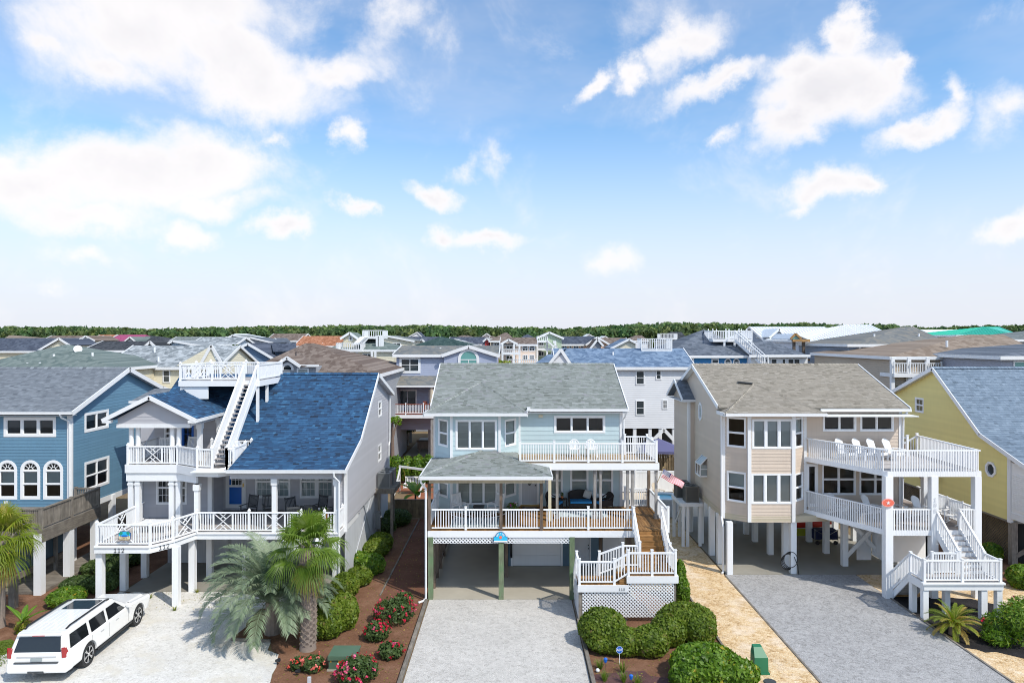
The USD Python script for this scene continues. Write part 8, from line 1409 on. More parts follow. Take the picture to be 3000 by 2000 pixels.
def bgh(label, typ, Y, u0, u1, ve, vr, wm, rm, dep=10.0, r0=None, r1=None, ua=None, zb=0.0, wins=(), o=.35, back=True, va=None, skip_left=False, metal=False, side=None):
    'a far house. gx: ridge along the street, hip: hipped roof with its ridge between columns r0 and r1, gy: gable toward us'
    X0, X1, Ze = XU(u0, Y), XU(u1, Y), ZV(ve, Y); T = Thing('house', label, 'house', ((X0+X1)/2, Y+dep/2, 0)); R = T.node('roof'); Yr = Y+dep/2; rp = lambda q: roof_plane(T, R, q, rm, th=.16, shingle=False)
    if typ in ('gx', 'hip'):
        Zr = ZV(vr, Yr); ra, rb = (X0, X1) if typ == 'gx' else (XU(r0, Yr), XU(r1, Yr)); A, Bq, C, D = (X0, Y, Ze), (X1, Y, Ze), (X1, Y+dep, Ze), (X0, Y+dep, Ze); P, Q = (ra, Yr, Zr), (rb, Yr, Zr)
        rp([A, Bq, Q, P] if rb-ra > .2 else [A, Bq, Q]); rp([D, P, Q, C] if rb-ra > .2 else [D, Q, C])
        if typ == 'hip': rp([A, P, D]); rp([Bq, C, Q])
        else:
            for x in (X0, X1): rake(T, [(x, Y, Ze), (x, Yr, Zr), (x, Y+dep, Ze)], .3, .08)
        if metal:
            seams(T, R, A, Bq, Q, P, rm)
            if typ == 'hip': seams(T, R, D, A, P, P, rm); T.part('hip_cap', B().beam(A, P, .2, .1).beam(Bq, Q, .2, .1).beam(P, Q, .2, .1), rm, R)
        T.part('fascia', B().box(X0, X1, Y-.05, Y, Ze-.3, Ze), 'trim_white')
        if typ == 'hip': T.part('fascia', B().box(X0-.05, X0, Y, Y+dep, Ze-.3, Ze), 'trim_white'); T.part('fascia', B().box(X1, X1+.05, Y, Y+dep, Ze-.3, Ze), 'trim_white')
        i0, i1, j0, j1 = X0+o, X1-o, Y+o, Y+dep-o; V = [(x, y, z) for z in (zb, Ze-.1) for x, y in ((i0, j0), (i1, j0), (i1, j1), (i0, j1))]; F = [(0, 1, 5), (0, 5, 4), (1, 2, 6), (1, 6, 5), (2, 3, 7), (2, 7, 6), (3, 0, 4), (3, 4, 7)]
        if typ == 'gx': V += [(i0, Yr, Zr-.15), (i1, Yr, Zr-.15)]; F += [(4, 8, 7), (5, 6, 9)]
        T.part('wall', B().add(V, F), wm)
    else:
        Xa = XU(ua if ua is not None else (u0+u1)/2, Y); Za = ZV(vr, Y); Zr2 = ZV(va, Y) if va else Ze; A, Bq, P = (X0, Y, Ze), (X1, Y, Zr2), (Xa, Y, Za); Sf = lambda p: (p[0], Y+dep, p[2])
        rp([A, P, Sf(P), Sf(A)]); rp([P, Bq, Sf(Bq), Sf(P)]); rake(T, [A, P, Bq], .32, .08)
        if metal: seams(T, R, P, Sf(P), Sf(Bq), Bq, rm)
        V = [(X0+o, Y+o, zb), (X1-o, Y+o, zb), (X1-o, Y+o, Zr2-.1), (Xa, Y+o, Za-.25), (X0+o, Y+o, Ze-.1)]; V += [(x, Y+dep-o, z) for x, _, z in V]; T.part('wall', B().add(V, [(0, 1, 2), (0, 2, 3), (0, 3, 4), (1, 6, 7), (1, 7, 2), (0, 4, 9), (0, 9, 5), (5, 7, 6), (5, 8, 7), (5, 9, 8)]), wm)
    f = Fr(0, Y+o); yo = Y+o
    for w in wins:
        k = w[4] if len(w) > 4 else {}; farwin(T, f, XU(w[0], yo), XU(w[1], yo), ZV(w[3], yo), ZV(w[2], yo), **k)
    return T
def vents(T, L, Y):
    for u, v, y in L: x, z = XU(u, y), ZV(v, y); T.part('vent_pipe', B().tube([(x, y, z-.45), (x, y, z+.2)], .11, 8), 'trim_white')
def balcony(T, u0, u1, vt, vf, Y, dep=1.6, vb=None, n='balcony', cols=()):
    X0, X1, zt, zf = XU(u0, Y), XU(u1, Y), ZV(vt, Y), ZV(vf, Y); b = T.node(n); T.part('floor', B().box(X0, X1, Y, Y+dep, zf-.35, zf), 'trim_white', b); T.part('top_rail', B().beam((X0, Y+.05, zt), (X1, Y+.05, zt), .1, .1), 'trim_white', b); k = max(2, int((X1-X0)/.3))
    for i in range(k+1): x = X0+(X1-X0)*i/k; T.piece(b, 'baluster', B().box(x-.05, x+.05, Y, Y+.08, zf, zt), 'trim_white')
    for x in (X0, X1):
        T.part('top_rail', B().beam((x, Y, zt), (x, Y+dep, zt), .1, .1), 'trim_white', b)
        for i in range(1, int(dep/.3)+1): T.piece(b, 'baluster', B().box(x-.04, x+.04, Y+i*.3-.04, Y+i*.3+.04, zf, zt), 'trim_white')
    for u in cols: x = XU(u, Y); T.part('column', B().box(x-.14, x+.14, Y+.02, Y+.30, 0, (ZV(vb, Y) if vb else zf)), 'trim_white', b)
dw = dict(cols=2, rows=1)
# second row, directly behind the near gardens
T = bgh('cream lap-sided house with pale speckled grey roof behind the slate blue house', 'gx', 74, 300, 640, 1075, 1012, 'lap_pale_cream', 'roof_pale', 12, wins=[(477, 499, 1083, 1121)]); vents(T, [(453, 1022, 78), (464, 1050, 75.5)], 74); T.part('return_gable', B().add([(XU(505, 74.4), 74.35, ZV(1078, 74)), (XU(640, 74.4), 74.35, ZV(1078, 74)), (XU(618, 74.4), 74.35, ZV(1014, 74))], [(0, 1, 2)]), 'lap_pale_cream'); rake(T, [(XU(585, 74.2), 74.25, ZV(1068, 74.2)), (XU(618, 74.2), 74.25, ZV(1010, 74.2)), (XU(655, 74.2), 74.25, ZV(1072, 74.2))], .3, .12)
T = bgh('low grey-green hip roof with white vent pipes behind the slate blue house', 'hip', 66, -120, 330, 1079, 1009, 'lap_cream', 'roof_green', 14, 192, 200); vents(T, [(158, 1043, 69.5), (80, 1068, 67.5), (117, 1067, 67.5), (271, 1038, 70)], 66); T.part('satellite_dish', B().tube([(XU(228, 71), 71, ZV(1023, 71)), (XU(228, 71)+.1, 70.85, ZV(1022, 71))], [.38, .40], 16), 'trim_white')
T = bgh('brown shingled hip-roofed house with half-round gable window right behind the blue roof', 'hip', 60, 700, 1118, 1094, 1005, 'lap_grey', 'roof_brown', 17, 895, 918)
f = Fr(0, 59.6); yy = 59.3; R = T.node('front_gable'); gA, gP, gB, gk = (XU(775, yy), yy, ZV(1072, yy)), (XU(841, yy), yy, ZV(1044, yy)), (XU(934, yy), yy, ZV(1072, yy)), 6
roof_plane(T, R, [gA, gP, (gP[0], yy+gk, gP[2]), (gA[0], yy+gk, gA[2])], 'roof_brown', shingle=False); roof_plane(T, R, [gP, (XU(880, yy), yy, ZV(1069, yy)), (XU(880, yy), yy+gk, ZV(1069, yy)), (gP[0], yy+gk, gP[2])], 'roof_brown', shingle=False); T.part('gable_wall', B().slab(f, Polygon([(XU(700, 59.6), 3), (XU(924, 59.6), 3), (XU(924, 59.6), ZV(1073, 59.6)), (XU(878, 59.6), ZV(1071, 59.6)), (XU(841, 59.6), ZV(1047, 59.6)), (XU(806, 59.6), ZV(1071, 59.6)), (XU(700, 59.6), ZV(1073, 59.6))]), 0, -2), 'lap_grey'); rake(T, [(XU(802, yy), yy-.05, ZV(1071, yy)), (XU(841, yy), yy-.05, ZV(1045, yy)), (XU(880, yy), yy-.05, ZV(1071, yy))], .26, .1); T.part('fascia', B().beam((XU(880, yy), yy, ZV(1071, yy)), (XU(934, yy), yy, ZV(1071, yy)), .1, .2).beam((XU(780, yy), yy, ZV(1073, yy)), (XU(804, yy), yy, ZV(1073, yy)), .1, .2), 'trim_white')
roof_plane(T, R, [(XU(870, 59.2), 59.2, ZV(1070, 59.2)), gB, (XU(868, 66), 66, ZV(1024, 66))], 'roof_brown', shingle=False)
for a in ((824, 861, 1062, 1084, dict(arch=True, rows=1, trim=.22)), (782, 817, 1078, 1110, dict(pane='pane_pale')), (870, 905, 1078, 1110, dict(pane='pane_pale'))): farwin(T, f, XU(a[0], 59.6), XU(a[1], 59.6), ZV(a[3], 59.6), ZV(a[2], 59.6), **a[4])
# lavender house on tall piles
T = bgh('lavender blue house on tall piles with a big fan-arched gable window and rear deck', 'gx', 72, 1150, 1462, 1038, 1012, 'lap_lavender', 'roof_mixed', 12, zb=ZV(1260, 72), wins=[(1170, 1232, 1046, 1093, dict(cols=2, pane='pane_far', trim=.25)), (1165, 1222, 1140, 1192, dict(cols=2, rows=1, trim=.16)), (1256, 1284, 1140, 1168, dict(trim=.14))]); vents(T, [(1290, 1024, 76)], 72)
yg = 71.7; R = T.node('front_gable'); a, p, c = (XU(1294, yg), yg, ZV(1039, yg)), (XU(1373, yg), yg, ZV(1012, yg)), (XU(1464, yg), yg, ZV(1040, yg)); k = 5
for q in ([a, p, (p[0], yg+k, p[2]), (a[0], yg+k, a[2])], [p, c, (c[0], yg+k, c[2]), (p[0], yg+k, p[2])]): roof_plane(T, R, q, 'roof_mixed', th=.16, shingle=False)
rake(T, [(a[0], yg-.05, a[2]), (p[0], yg-.05, p[2]), (c[0], yg-.05, c[2])], .35, .1); f = Fr(0, 72.0); T.part('gable_wall', B().slab(f, Polygon([(XU(1301, 72), 5), (XU(1455, 72), 5), (XU(1455, 72), ZV(1040, 72)), (XU(1373, 72), ZV(1015, 72)), (XU(1301, 72), ZV(1040, 72))]), .12, -.3), 'lap_lavender'); f2 = Fr(0, 71.86); farwin(T, f2, XU(1342, 72), XU(1404, 72), ZV(1085, 72), ZV(1021, 72), cols=2, rows=1, trim=.28, pane='pane_teal', arch=True)
roof_plane(T, T.node('lower_roof'), [(XU(1143, 69.8), 69.8, ZV(1129, 69.8)), (XU(1480, 69.8), 69.8, ZV(1129, 69.8)), (XU(1480, 72.4), 72.4, ZV(1100, 72.4)), (XU(1143, 72.4), 72.4, ZV(1100, 72.4))], 'roof_mixed', th=.14, shingle=False); T.part('fascia', B().box(XU(1143, 69.8), XU(1480, 69.8), 69.72, 69.8, ZV(1131, 69.8)-.1, ZV(1129, 69.8)), 'trim_white')
zd = ZV(1213, 69); xa, xb = XU(1136, 69), XU(1345, 69); deck(T, [(xa, 69), (xb, 69), (xb, 72.3), (xa, 72.3)], zd, 'x', 'red_deck', fascia=[((xa, 69), (xb, 69))], fz=(.05, .4)); railing(T, [(xa, 72.2, zd), (xa, 69.05, zd), (xb, 69.05, zd)], 1.0, gap=.16, mat='trim_white', topmat='red_deck', maxpost=2.0, bw=.06)
for x in (XU(1138, 69), XU(1152, 70), XU(1266, 69)): post(T, x, 69.2, 0, zd-.3, .3, 'post_grey', 'pile')
for i in range(5):
    for x in (XU(1168, 74), XU(1262, 74)): post(T, x, 73+i*2.4, 0, ZV(1260, 72), .3, 'post_grey', 'pile')
T.part('slab', B().box(-11.5, -5, 73, 86, 0, .05), 'concrete_grey'); solo('garden_umbrella', 'closed cream garden umbrella on the deck of the lavender house', 'umbrella', B().tube([(XU(1265, 70), 70, zd), (XU(1265, 70), 70, zd+.9), (XU(1265, 70), 70, zd+1.0), (XU(1265, 70), 70, zd+2.6), (XU(1265, 70), 70, zd+2.9)], [.03, .03, .26, .16, .02], 8), 'tan_canvas')
for u, l in ((1238, 'small brown chair back on the lavender house deck, left of the umbrella'), (1256, 'small brown chair back on the lavender house deck, beside the umbrella')): solo('deck_chair', l, 'chair', B().box(XU(u, 70), XU(u, 70)+.45, 70.3, 70.34, zd+.45, zd+1.2).box(XU(u, 70), XU(u, 70)+.45, 69.9, 70.3, zd+.42, zd+.46).box(XU(u, 70), XU(u, 70)+.04, 69.9, 70.3, zd, zd+.42).box(XU(u, 70)+.41, XU(u, 70)+.45, 69.9, 70.3, zd, zd+.42), 'red_deck')
solo('storage_chest', 'dark wooden chest on the concrete below the lavender house', 'chest', B().box(-10.4, -7.8, 75.0, 75.8, .45, 1.2).box(-10.5, -7.7, 74.9, 75.9, 1.2, 1.28).box(-10.3, -10.1, 75.1, 75.3, 0, .45).box(-8.1, -7.9, 75.1, 75.3, 0, .45), 'post_brown')
# white house with blue roof
T = bgh('white lap-sided house with light blue roof and small railed roof platform', 'gx', 72, 1628, 2040, 1075, 1020, 'lap_white', 'roof_blue', 11, zb=ZV(1256, 72), wins=[(1862, 1889, 1085, 1127), (1921, 1938, 1083, 1112), (1862, 1889, 1172, 1216), (1940, 1956, 1170, 1198, dict(cols=2))]); vents(T, [(1796, 1036, 75.5)], 72); yg = 71.6
for q, s in (([(XU(1606, yg), yg, ZV(1068, yg)), (XU(1643, yg), yg, ZV(1021, yg)), (XU(1643, yg)+1, 77.5, ZV(1021, yg)), (XU(1606, yg), 77.5, ZV(1068, yg))], 1),): roof_plane(T, T.node('front_gable'), q, 'roof_blue', shingle=False)
rake(T, [(XU(1606, yg), yg, ZV(1068, yg)), (XU(1643, yg), yg-.05, ZV(1021, yg)), (XU(1674, yg), yg, ZV(1068, yg))], .3, .1); T.part('gable_wall', B().add([(XU(1610, 71.7), 71.7, ZV(1075, 71.7)), (XU(1674, 71.7), 71.7, ZV(1075, 71.7)), (XU(1643, 71.7), 71.7, ZV(1025, 71.7))], [(0, 1, 2)]), 'lap_white'); roof_plane(T, T.node('side_roof'), [(XU(1568, 72), 72, ZV(1063, 72)), (XU(1612, 72), 72, ZV(1068, 72)), (XU(1638, 76), 76, ZV(1036, 76)), (XU(1605, 76), 76, ZV(1045, 76))], 'roof_blue', shingle=False)
z0, z1 = ZV(1024, 77), ZV(992, 77); xa, xb = XU(1878, 77), XU(1966, 77); T.part('platform', B().box(xa, xb, 76.6, 79, z0-.2, z0), 'trim_white'); railing(T, [(xa, 79, z0), (xa, 76.7, z0), (xb, 76.7, z0), (xb, 79, z0)], z1-z0, gap=.2, bw=.07, mat='trim_white', maxpost=3, over=.02)
for x in (XU(1905, 72.4), XU(1935, 72.4), XU(1975, 72.4), XU(1800, 72.4), XU(1860, 72.4)): post(T, x, 72.6, 0, ZV(1254, 72.4), .34, 'trim_white', 'pile')
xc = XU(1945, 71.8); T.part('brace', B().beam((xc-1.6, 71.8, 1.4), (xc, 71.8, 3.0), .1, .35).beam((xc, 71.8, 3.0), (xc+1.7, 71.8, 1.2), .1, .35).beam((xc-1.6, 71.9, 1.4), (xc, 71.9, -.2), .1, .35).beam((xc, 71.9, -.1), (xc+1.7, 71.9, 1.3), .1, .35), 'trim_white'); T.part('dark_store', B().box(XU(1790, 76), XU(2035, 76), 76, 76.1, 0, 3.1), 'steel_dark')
# blue house with the grey hip roof and roof deck
T = bgh('bright blue house with dark grey hip roof and white roof deck with open stairs', 'hip', 80, 1950, 2235, 1041, 966, 'lap_bright_blue', 'roof_slate', 15, 2058, 2066, wins=[(2013, 2033, 1049, 1075), (2084, 2106, 1051, 1075), (2122, 2143, 1050, 1078, dict(arch=True, cols=2, rows=1)), (2147, 2167, 1050, 1078, dict(arch=True, cols=2, rows=1))]); R = T.node('wing_roof')
A, Bq, P, Q = (XU(2195, 78.5), 78.5, ZV(1043, 78.5)), (XU(2374, 78.5), 78.5, ZV(1042, 78.5)), (XU(2200, 84), 84, ZV(1000, 84)), (XU(2258, 84), 84, ZV(1000, 84)); roof_plane(T, R, [A, Bq, Q, P], 'roof_slate', shingle=False); roof_plane(T, R, [Bq, (Bq[0], 90, Bq[2]), Q], 'roof_slate', shingle=False); T.part('fascia', B().beam(A, Bq, .1, .3), 'trim_white'); f = Fr(0, 79); T.part('wing_wall', B().slab(f, rect(XU(2200, 79), XU(2366, 79), 3, ZV(1045, 79)), 0, -5), 'trim_white')
for a in (2235, 2258, 2290, 2307, 2325): farwin(T, f, XU(a, 79), XU(a+(19 if a != 2290 else 12), 79), ZV(1075, 79), ZV(1050, 79), rows=1, trim=.1)
zd = ZV(994, 82.5); xa, xb = XU(2089, 82.5), XU(2204, 82.5); T.part('roof_deck_floor', B().box(xa, xb, 82.5, 86.5, zd-.3, zd), 'trim_white'); railing(T, [(xa, 86.4, zd), (xa, 82.6, zd), (xb, 82.6, zd), (xb, 86.4, zd), (xa, 86.4, zd)], 1.05, gap=.2, bw=.07, mat='trim_white', maxpost=2.2, capball=True)
for u in (2122, 2152, 2200): post(T, XU(u, 82.7), 82.7, zd-2.2, zd-.2, .26, 'trim_white', 'deck_post')
t, b_ = (XU(2158, 82.3), 82.2, zd), (XU(2245, 78), 78.0, ZV(1072, 78)); flight(T, t, b_, 1.1, (.65, .75), 20, 'trim_white', 'trim_white', closed=False); dx, dy = .36, .42
for s in (-1, 1): railing(T, [(t[0]+s*dx, t[1]+s*dy, t[2]), (b_[0]+s*dx, b_[1]+s*dy, b_[2])], .95, gap=.3, bw=.07, mat='trim_white', maxpost=3)
# tan hip house with the long porch
T = bgh('tan house with wide brown hip roof and white-posted porch behind the yellow house', 'hip', 64, 2606, 3080, 1044, 980, 'lap_tan', 'roof_tan', 17, 2838, 2940, wins=[(2870, 2914, 1053, 1067, dict(rows=1, trim=.14)), (2790, 2803, 1052, 1074), (2768, 2782, 1056, 1078, dict(rows=1))]); vents(T, [(2774, 1003, 67), (2960, 1017, 66)], 64); yp = 63.6; zf = ZV(1094, yp)
for u in (2622, 2670, 2725, 2786, 2836): x = XU(u, yp); T.part('porch_post', B().box(x-.16, x+.16, yp+.3, yp+.6, 0, ZV(1046, yp)), 'trim_white')
T.part('porch_floor', B().box(XU(2620, yp), XU(2845, yp), yp, yp+2.5, zf-.35, zf), 'trim_white'); railing(T, [(XU(2622, yp), yp+.1, zf), (XU(2760, yp), yp+.1, zf)], .95, gap=.22, bw=.06, mat='trim_white', maxpost=2.0)
T = bgh('blue-grey house with mixed slate hip roof and white corner boards left of the tan house', 'hip', 76, 2482, 2790, 1008, 957, 'lap_bluegrey', 'roof_mixed', 14, 2650, 2678, wins=[(2497, 2518, 1024, 1055, dict(cols=2, rows=1, pane='pane_teal')), (2526, 2559, 1027, 1062, dict(cols=3)), (2573, 2595, 1026, 1064), (2575, 2596, 1096, 1128), (2672, 2690, 1030, 1062)]); vents(T, [(2561, 983, 79), (2692, 982, 79)], 76)
for u in (2519, 2564, 2609): x = XU(u, 76.3); T.part('corner_board', B().box(x-.12, x+.12, 76.2, 76.35, 2, ZV(1010, 76.3)), 'trim_white')
bgh('lilac grey house corner with dark slate roof and teal window at the right edge', 'hip', 56, 2930, 3330, 1043, 1003, 'lap_lilac', 'roof_slate', 14, 3060, 3150, wins=[(2968, 3040, 1057, 1085, dict(cols=2, rows=1, pane='pane_teal'))])
# house under construction and its white metal roofs
T = bgh('half-built house in printed house wrap under a white standing seam hip roof', 'hip', 88, 2366, 2640, 996, 952, 'house_wrap', 'metal_white', 15, 2474, 2548, metal=True, wins=[(2377, 2389, 1008, 1039, dict(cols=2)), (2399, 2417, 1009, 1040, dict(cols=3))]); f = Fr(0, 88.3)
for i in range(3):
    for j, v in enumerate((1005, 1035, 1057)):
        for w in range(4): T.part('wrap_mark', B().slab(f, rect(XU(2377+w*11, 88.3), XU(2384+w*11, 88.3), ZV(v+2, 88.3), ZV(v, 88.3)), .02, 0), 'steel_dark') if i == 0 and not (j == 1 and w < 4) else None
    T.part('wrap_print', B().slab(f, rect(XU(2424+i*22, 88.3), XU(2438+i*22, 88.3), ZV(1028, 88.3), ZV(1018, 88.3)), .02, 0), 'wrap_print')
    for v in (1006, 1036): T.part('wrap_mark', B().slab(f, rect(XU(2425+i*22, 88.3), XU(2437+i*22, 88.3), ZV(v+2, 88.3), ZV(v, 88.3)), .02, 0), 'steel_dark')
for u in (2326, 2354): post(T, XU(u, 86), 86, 0, ZV(996, 86), .3, 'post_brown', 'porch_post')
R = T.node('porch_roof'); a, p, c = (XU(2316, 85.6), 85.6, ZV(993, 85.6)), (XU(2331, 85.6), 85.6, ZV(977, 85.6)), (XU(2372, 85.6), 85.6, ZV(994, 85.6)); roof_plane(T, R, [p, c, (c[0], 92, c[2]), (p[0], 92, p[2])], 'metal_white', shingle=False); roof_plane(T, R, [a, p, (p[0], 92, p[2]), (a[0], 92, a[2])], 'metal_white', shingle=False); T.part('gable_board', B().add([(a[0]+.1, 85.7, a[2]), (XU(2346, 85.7), 85.7, a[2]), (p[0], 85.7, p[2]-.1)], [(0, 1, 2)]), 'pane_teal'); T.part('timber_beam', B().box(XU(2322, 85.6), XU(2372, 85.6), 85.5, 85.9, ZV(1001, 85.6), ZV(994, 85.6)).box(XU(2340, 85.6), XU(2372, 85.6), 85.5, 85.9, ZV(1057, 85.6), ZV(1051, 85.6)).beam(a, p, .12, .25).beam(p, (XU(2348, 85.6), 85.6, a[2]), .12, .25), 'raw_pine'); balcony(T, 2440, 2520, 1053, 1068, 86.5)
bgh('grey house with long white standing seam roof left of the half-built house', 'gx', 105, 2238, 2470, 996, 957, 'lap_bluegrey', 'metal_white', 13, metal=True, wins=[(2337, 2352, 1009, 1023, dict(rows=1))]); T = bgh('grey gabled front bay of the white-roofed house', 'gy', 103, 2255, 2306, 987, 962, 'lap_grey', 'metal_white', 6, ua=2283)
bgh('small house with white metal roof and brown front slope right of the roof deck', 'hip', 130, 2190, 2290, 992, 958, 'lap_white', 'metal_white', 14, 2215, 2262, metal=True); bgh('dark brown roof slope in front of the small white metal roof', 'gx', 112, 2206, 2280, 992, 968, 'lap_green', 'roof_brown', 9)
bgh('house with bright sea-green standing seam hip roof on the right', 'hip', 112, 2800, 2985, 981, 958, 'lap_cream', 'metal_green', 15, 2880, 2926, metal=True); bgh('long low pale grey roof between the slate hip and the sea-green roof', 'gx', 132, 2700, 2860, 982, 965, 'lap_white', 'metal_white', 12); bgh('grey roof right of the sea-green roof at the edge', 'hip', 92, 2950, 3160, 994, 966, 'lap_grey', 'roof_grey', 12, 3030, 3090)
# third row and beyond, left to right
bgh('cream house with navy gable roof and arched window at the far left edge', 'gx', 112, -180, 170, 1028, 990, 'lap_cream', 'roof_navy', 12, wins=[(45, 68, 1040, 1058, dict(arch=True, pane='pane_teal', rows=1))]); T = bgh('cream gable end right of the navy roof', 'gy', 112.5, 103, 204, 1030, 990, 'lap_pale_cream', 'roof_navy', 8, ua=172, va=1010)
bgh('brown roofed house with peach gable behind the navy roof', 'gx', 142, 95, 252, 1008, 983, 'lap_peach', 'roof_brown', 12); bgh('peach gable end beside the long brown roof', 'gy', 141, 206, 278, 1012, 983, 'lap_pale_cream', 'roof_brown', 9, ua=250, va=997); bgh('dark grey plain roof between the hip roof and the speckled roof', 'gx', 96, 238, 452, 1026, 999, 'lap_pale_blue', 'roof_dark', 10); bgh('small pale blue gable end at the right of the plain dark grey roof', 'gy', 95.5, 424, 454, 1013, 999, 'lap_pale_blue', 'roof_dark', 6)
bgh('small orange roofed house with white gable near the wood at far left', 'gx', 235, 262, 314, 996, 980, 'lap_white', 'roof_orange', 12); bgh('magenta metal roofed house near the wood', 'hip', 205, 306, 430, 999, 980, 'lap_white', 'metal_magenta', 16, 352, 424); bgh('tiny grey gable in front of the magenta roof', 'gy', 180, 364, 396, 999, 986, 'lap_grey', 'roof_green', 10); bgh('dark hip roofed house right of the magenta roof', 'hip', 185, 396, 492, 1000, 984, 'lap_white', 'roof_dark', 14, 428, 462)
bgh('weathered grey brown roof left of the pale blue shed roof', 'gx', 128, 472, 625, 1012, 986, 'lap_grey', 'roof_grey', 12); bgh('pale blue house with light grey shed roof among the left rooftops', 'gx', 106, 556, 692, 1008, 988, 'lap_pale_blue', 'roof_pale', 8); bgh('low pale blue gable in front of the shed roof', 'gy', 100, 474, 600, 1014, 997, 'lap_pale_blue', 'roof_pale', 8, ua=505)
T = bgh('slate blue gabled house with white french doors behind the roof deck', 'gy', 88, 668, 806, 1031, 1005, 'lap_slate', 'roof_navy', 12, ua=726, va=1052, wins=[(698, 734, 1036, 1062, dict(cols=2, rows=1, pane='pane_pale', trim=.2))]); roof_plane(T, T.node('wing_roof'), [(XU(800, 90), 90, ZV(1029, 90)), (XU(868, 90), 90, ZV(1027, 90)), (XU(868, 95), 95, ZV(1005, 95)), (XU(795, 95), 95, ZV(1005, 95))], 'roof_navy', shingle=False); T.part('wing_wall', B().box(XU(806, 91), XU(864, 91), 91, 96, 0, ZV(1031, 91)), 'lap_slate')
bgh('white far rooftops beside the dark tree crown', 'hip', 190, 650, 755, 993, 977, 'lap_white', 'metal_white', 14, 690, 722); bgh('small white gable with grey roof right of the dark tree crown', 'gy', 150, 668, 745, 993, 980, 'lap_white', 'roof_grey', 10, ua=680); bgh('pale blue roofed house with grey gable above the dark tree', 'gy', 140, 702, 800, 1003, 988, 'lap_grey', 'roof_slate', 10, ua=735)
bgh('brown gabled house right of the pale blue roofs', 'gx', 172, 776, 880, 998, 977, 'lap_grey', 'roof_brown', 13); bgh('grey gable end in front of the brown gabled house', 'gy', 150, 786, 824, 1008, 990, 'lap_white', 'roof_slate', 8); T = bgh('house with long orange-red shingle roof', 'gx', 142, 860, 1012, 1013, 984, 'lap_cream', 'roof_orange', 13); vents(T, [(945, 1006, 144)], 142)
T = bgh('cream house with grey-green hip roof, porch and white roof deck with stairs', 'hip', 96, 958, 1160, 1024, 988, 'lap_pale_cream', 'roof_green', 14, 1030, 1080, wins=[(1062, 1090, 1035, 1058, dict(cols=2, rows=1, trim=.1))]); D = bgh('cream dormer gable beside the white roof deck stairs', 'gy', 97, 997, 1048, 990, 973, 'lap_cream', 'roof_green', 5, ua=1024, wins=[(1022, 1033, 984, 998, dict(rows=1))])
balcony(T, 985, 1056, 1005, 1023, 94.5, 3); balcony(T, 1062, 1121, 968, 985, 99, 4); flight(T, (XU(1066, 97.5), 98, ZV(985, 98)), (XU(1044, 95), 95, ZV(1010, 95)), 1.2, (.9, .3), 9, 'trim_white', 'trim_white'); balcony(T, 1046, 1103, 1057, 1075, 95, 2, cols=(1031, 1045, 1089, 1099), vb=1028)
for u in (1106, 1112, 1120): T.part('deck_post', B().box(XU(u, 98)-.2, XU(u, 98)+.2, 97.8, 98.2, ZV(1015, 98), ZV(985, 98)), 'trim_white')
T.part('entry_roof', B().add([(XU(1117, 95), 94.8, ZV(1078, 95)), (XU(1140, 95), 94.8, ZV(1085, 95)), (XU(1140, 95), 96.5, ZV(1080, 95)), (XU(1117, 95), 96.5, ZV(1073, 95))], [(0, 1, 2), (0, 2, 3)]), 'roof_green')
bgh('cream house with low grey roof and paired windows left of the lavender roof', 'gy', 118, 1100, 1214, 984, 982, 'lap_pale_cream', 'roof_grey', 12, ua=1130, va=998, wins=[(1150, 1174, 1004, 1020, dict(cols=2, rows=1))]); bgh('navy roofed house behind the cream low-roofed house', 'gx', 160, 1168, 1282, 1012, 986, 'lap_white', 'roof_navy', 13); bgh('small white truss gable before the navy roof', 'gy', 128, 1218, 1254, 1009, 993, 'lap_white', 'roof_navy', 7)
bgh('dark green hip roof right behind the lavender house', 'hip', 92, 1210, 1380, 1012, 986, 'lap_grey', 'roof_forest', 13, 1290, 1298); bgh('long dark blue roof left of the taupe house', 'gx', 136, 1310, 1430, 1008, 987, 'lap_white', 'roof_navy', 13); bgh('light grey tilted roof slab before the long dark blue roof', 'gy', 118, 1322, 1400, 1001, 993, 'lap_white', 'roof_pale', 9, ua=1332, va=1012); bgh('narrow red house wall right of the long dark blue roof', 'gy', 130, 1415, 1438, 999, 989, 'lap_red', 'roof_green', 8)
bgh('taupe house with brown hip roof behind the pink house', 'hip', 124, 1432, 1512, 998, 974, 'lap_taupe', 'roof_brown', 13, 1478, 1486, wins=[(1446, 1464, 1003, 1017, dict(cols=2, trim=.14))]); bgh('far navy hip roof beside the wood above the pink house', 'hip', 200, 1528, 1565, 988, 979, 'lap_white', 'roof_navy', 12, 1543, 1547)
T = bgh('pale pink house with brown roof, arched windows and white balconies', 'gx', 106, 1464, 1576, 1008, 988, 'lap_pink', 'roof_brown', 12, wins=[(1530, 1547, 1010, 1028, dict(arch=True, cols=2, rows=1, trim=.1)), (1550, 1567, 1010, 1028, dict(arch=True, cols=2, rows=1, trim=.1)), (1531, 1547, 1039, 1054, dict(cols=2)), (1551, 1566, 1039, 1054, dict(cols=2)), (1483, 1502, 1011, 1023, dict(cols=2, rows=1)), (1482, 1502, 1040, 1054, dict(cols=2, rows=1))]); yg = 104
R = T.node('porch_gable'); a, p, c = (XU(1467, yg), yg, ZV(1006, yg)), (XU(1490, yg), yg, ZV(993, yg)), (XU(1516, yg), yg, ZV(1006, yg))
for q in ([a, p, (p[0], 110, p[2]), (a[0], 110, a[2])], [p, c, (c[0], 110, c[2]), (p[0], 110, p[2])]): roof_plane(T, R, q, 'roof_brown', shingle=False)
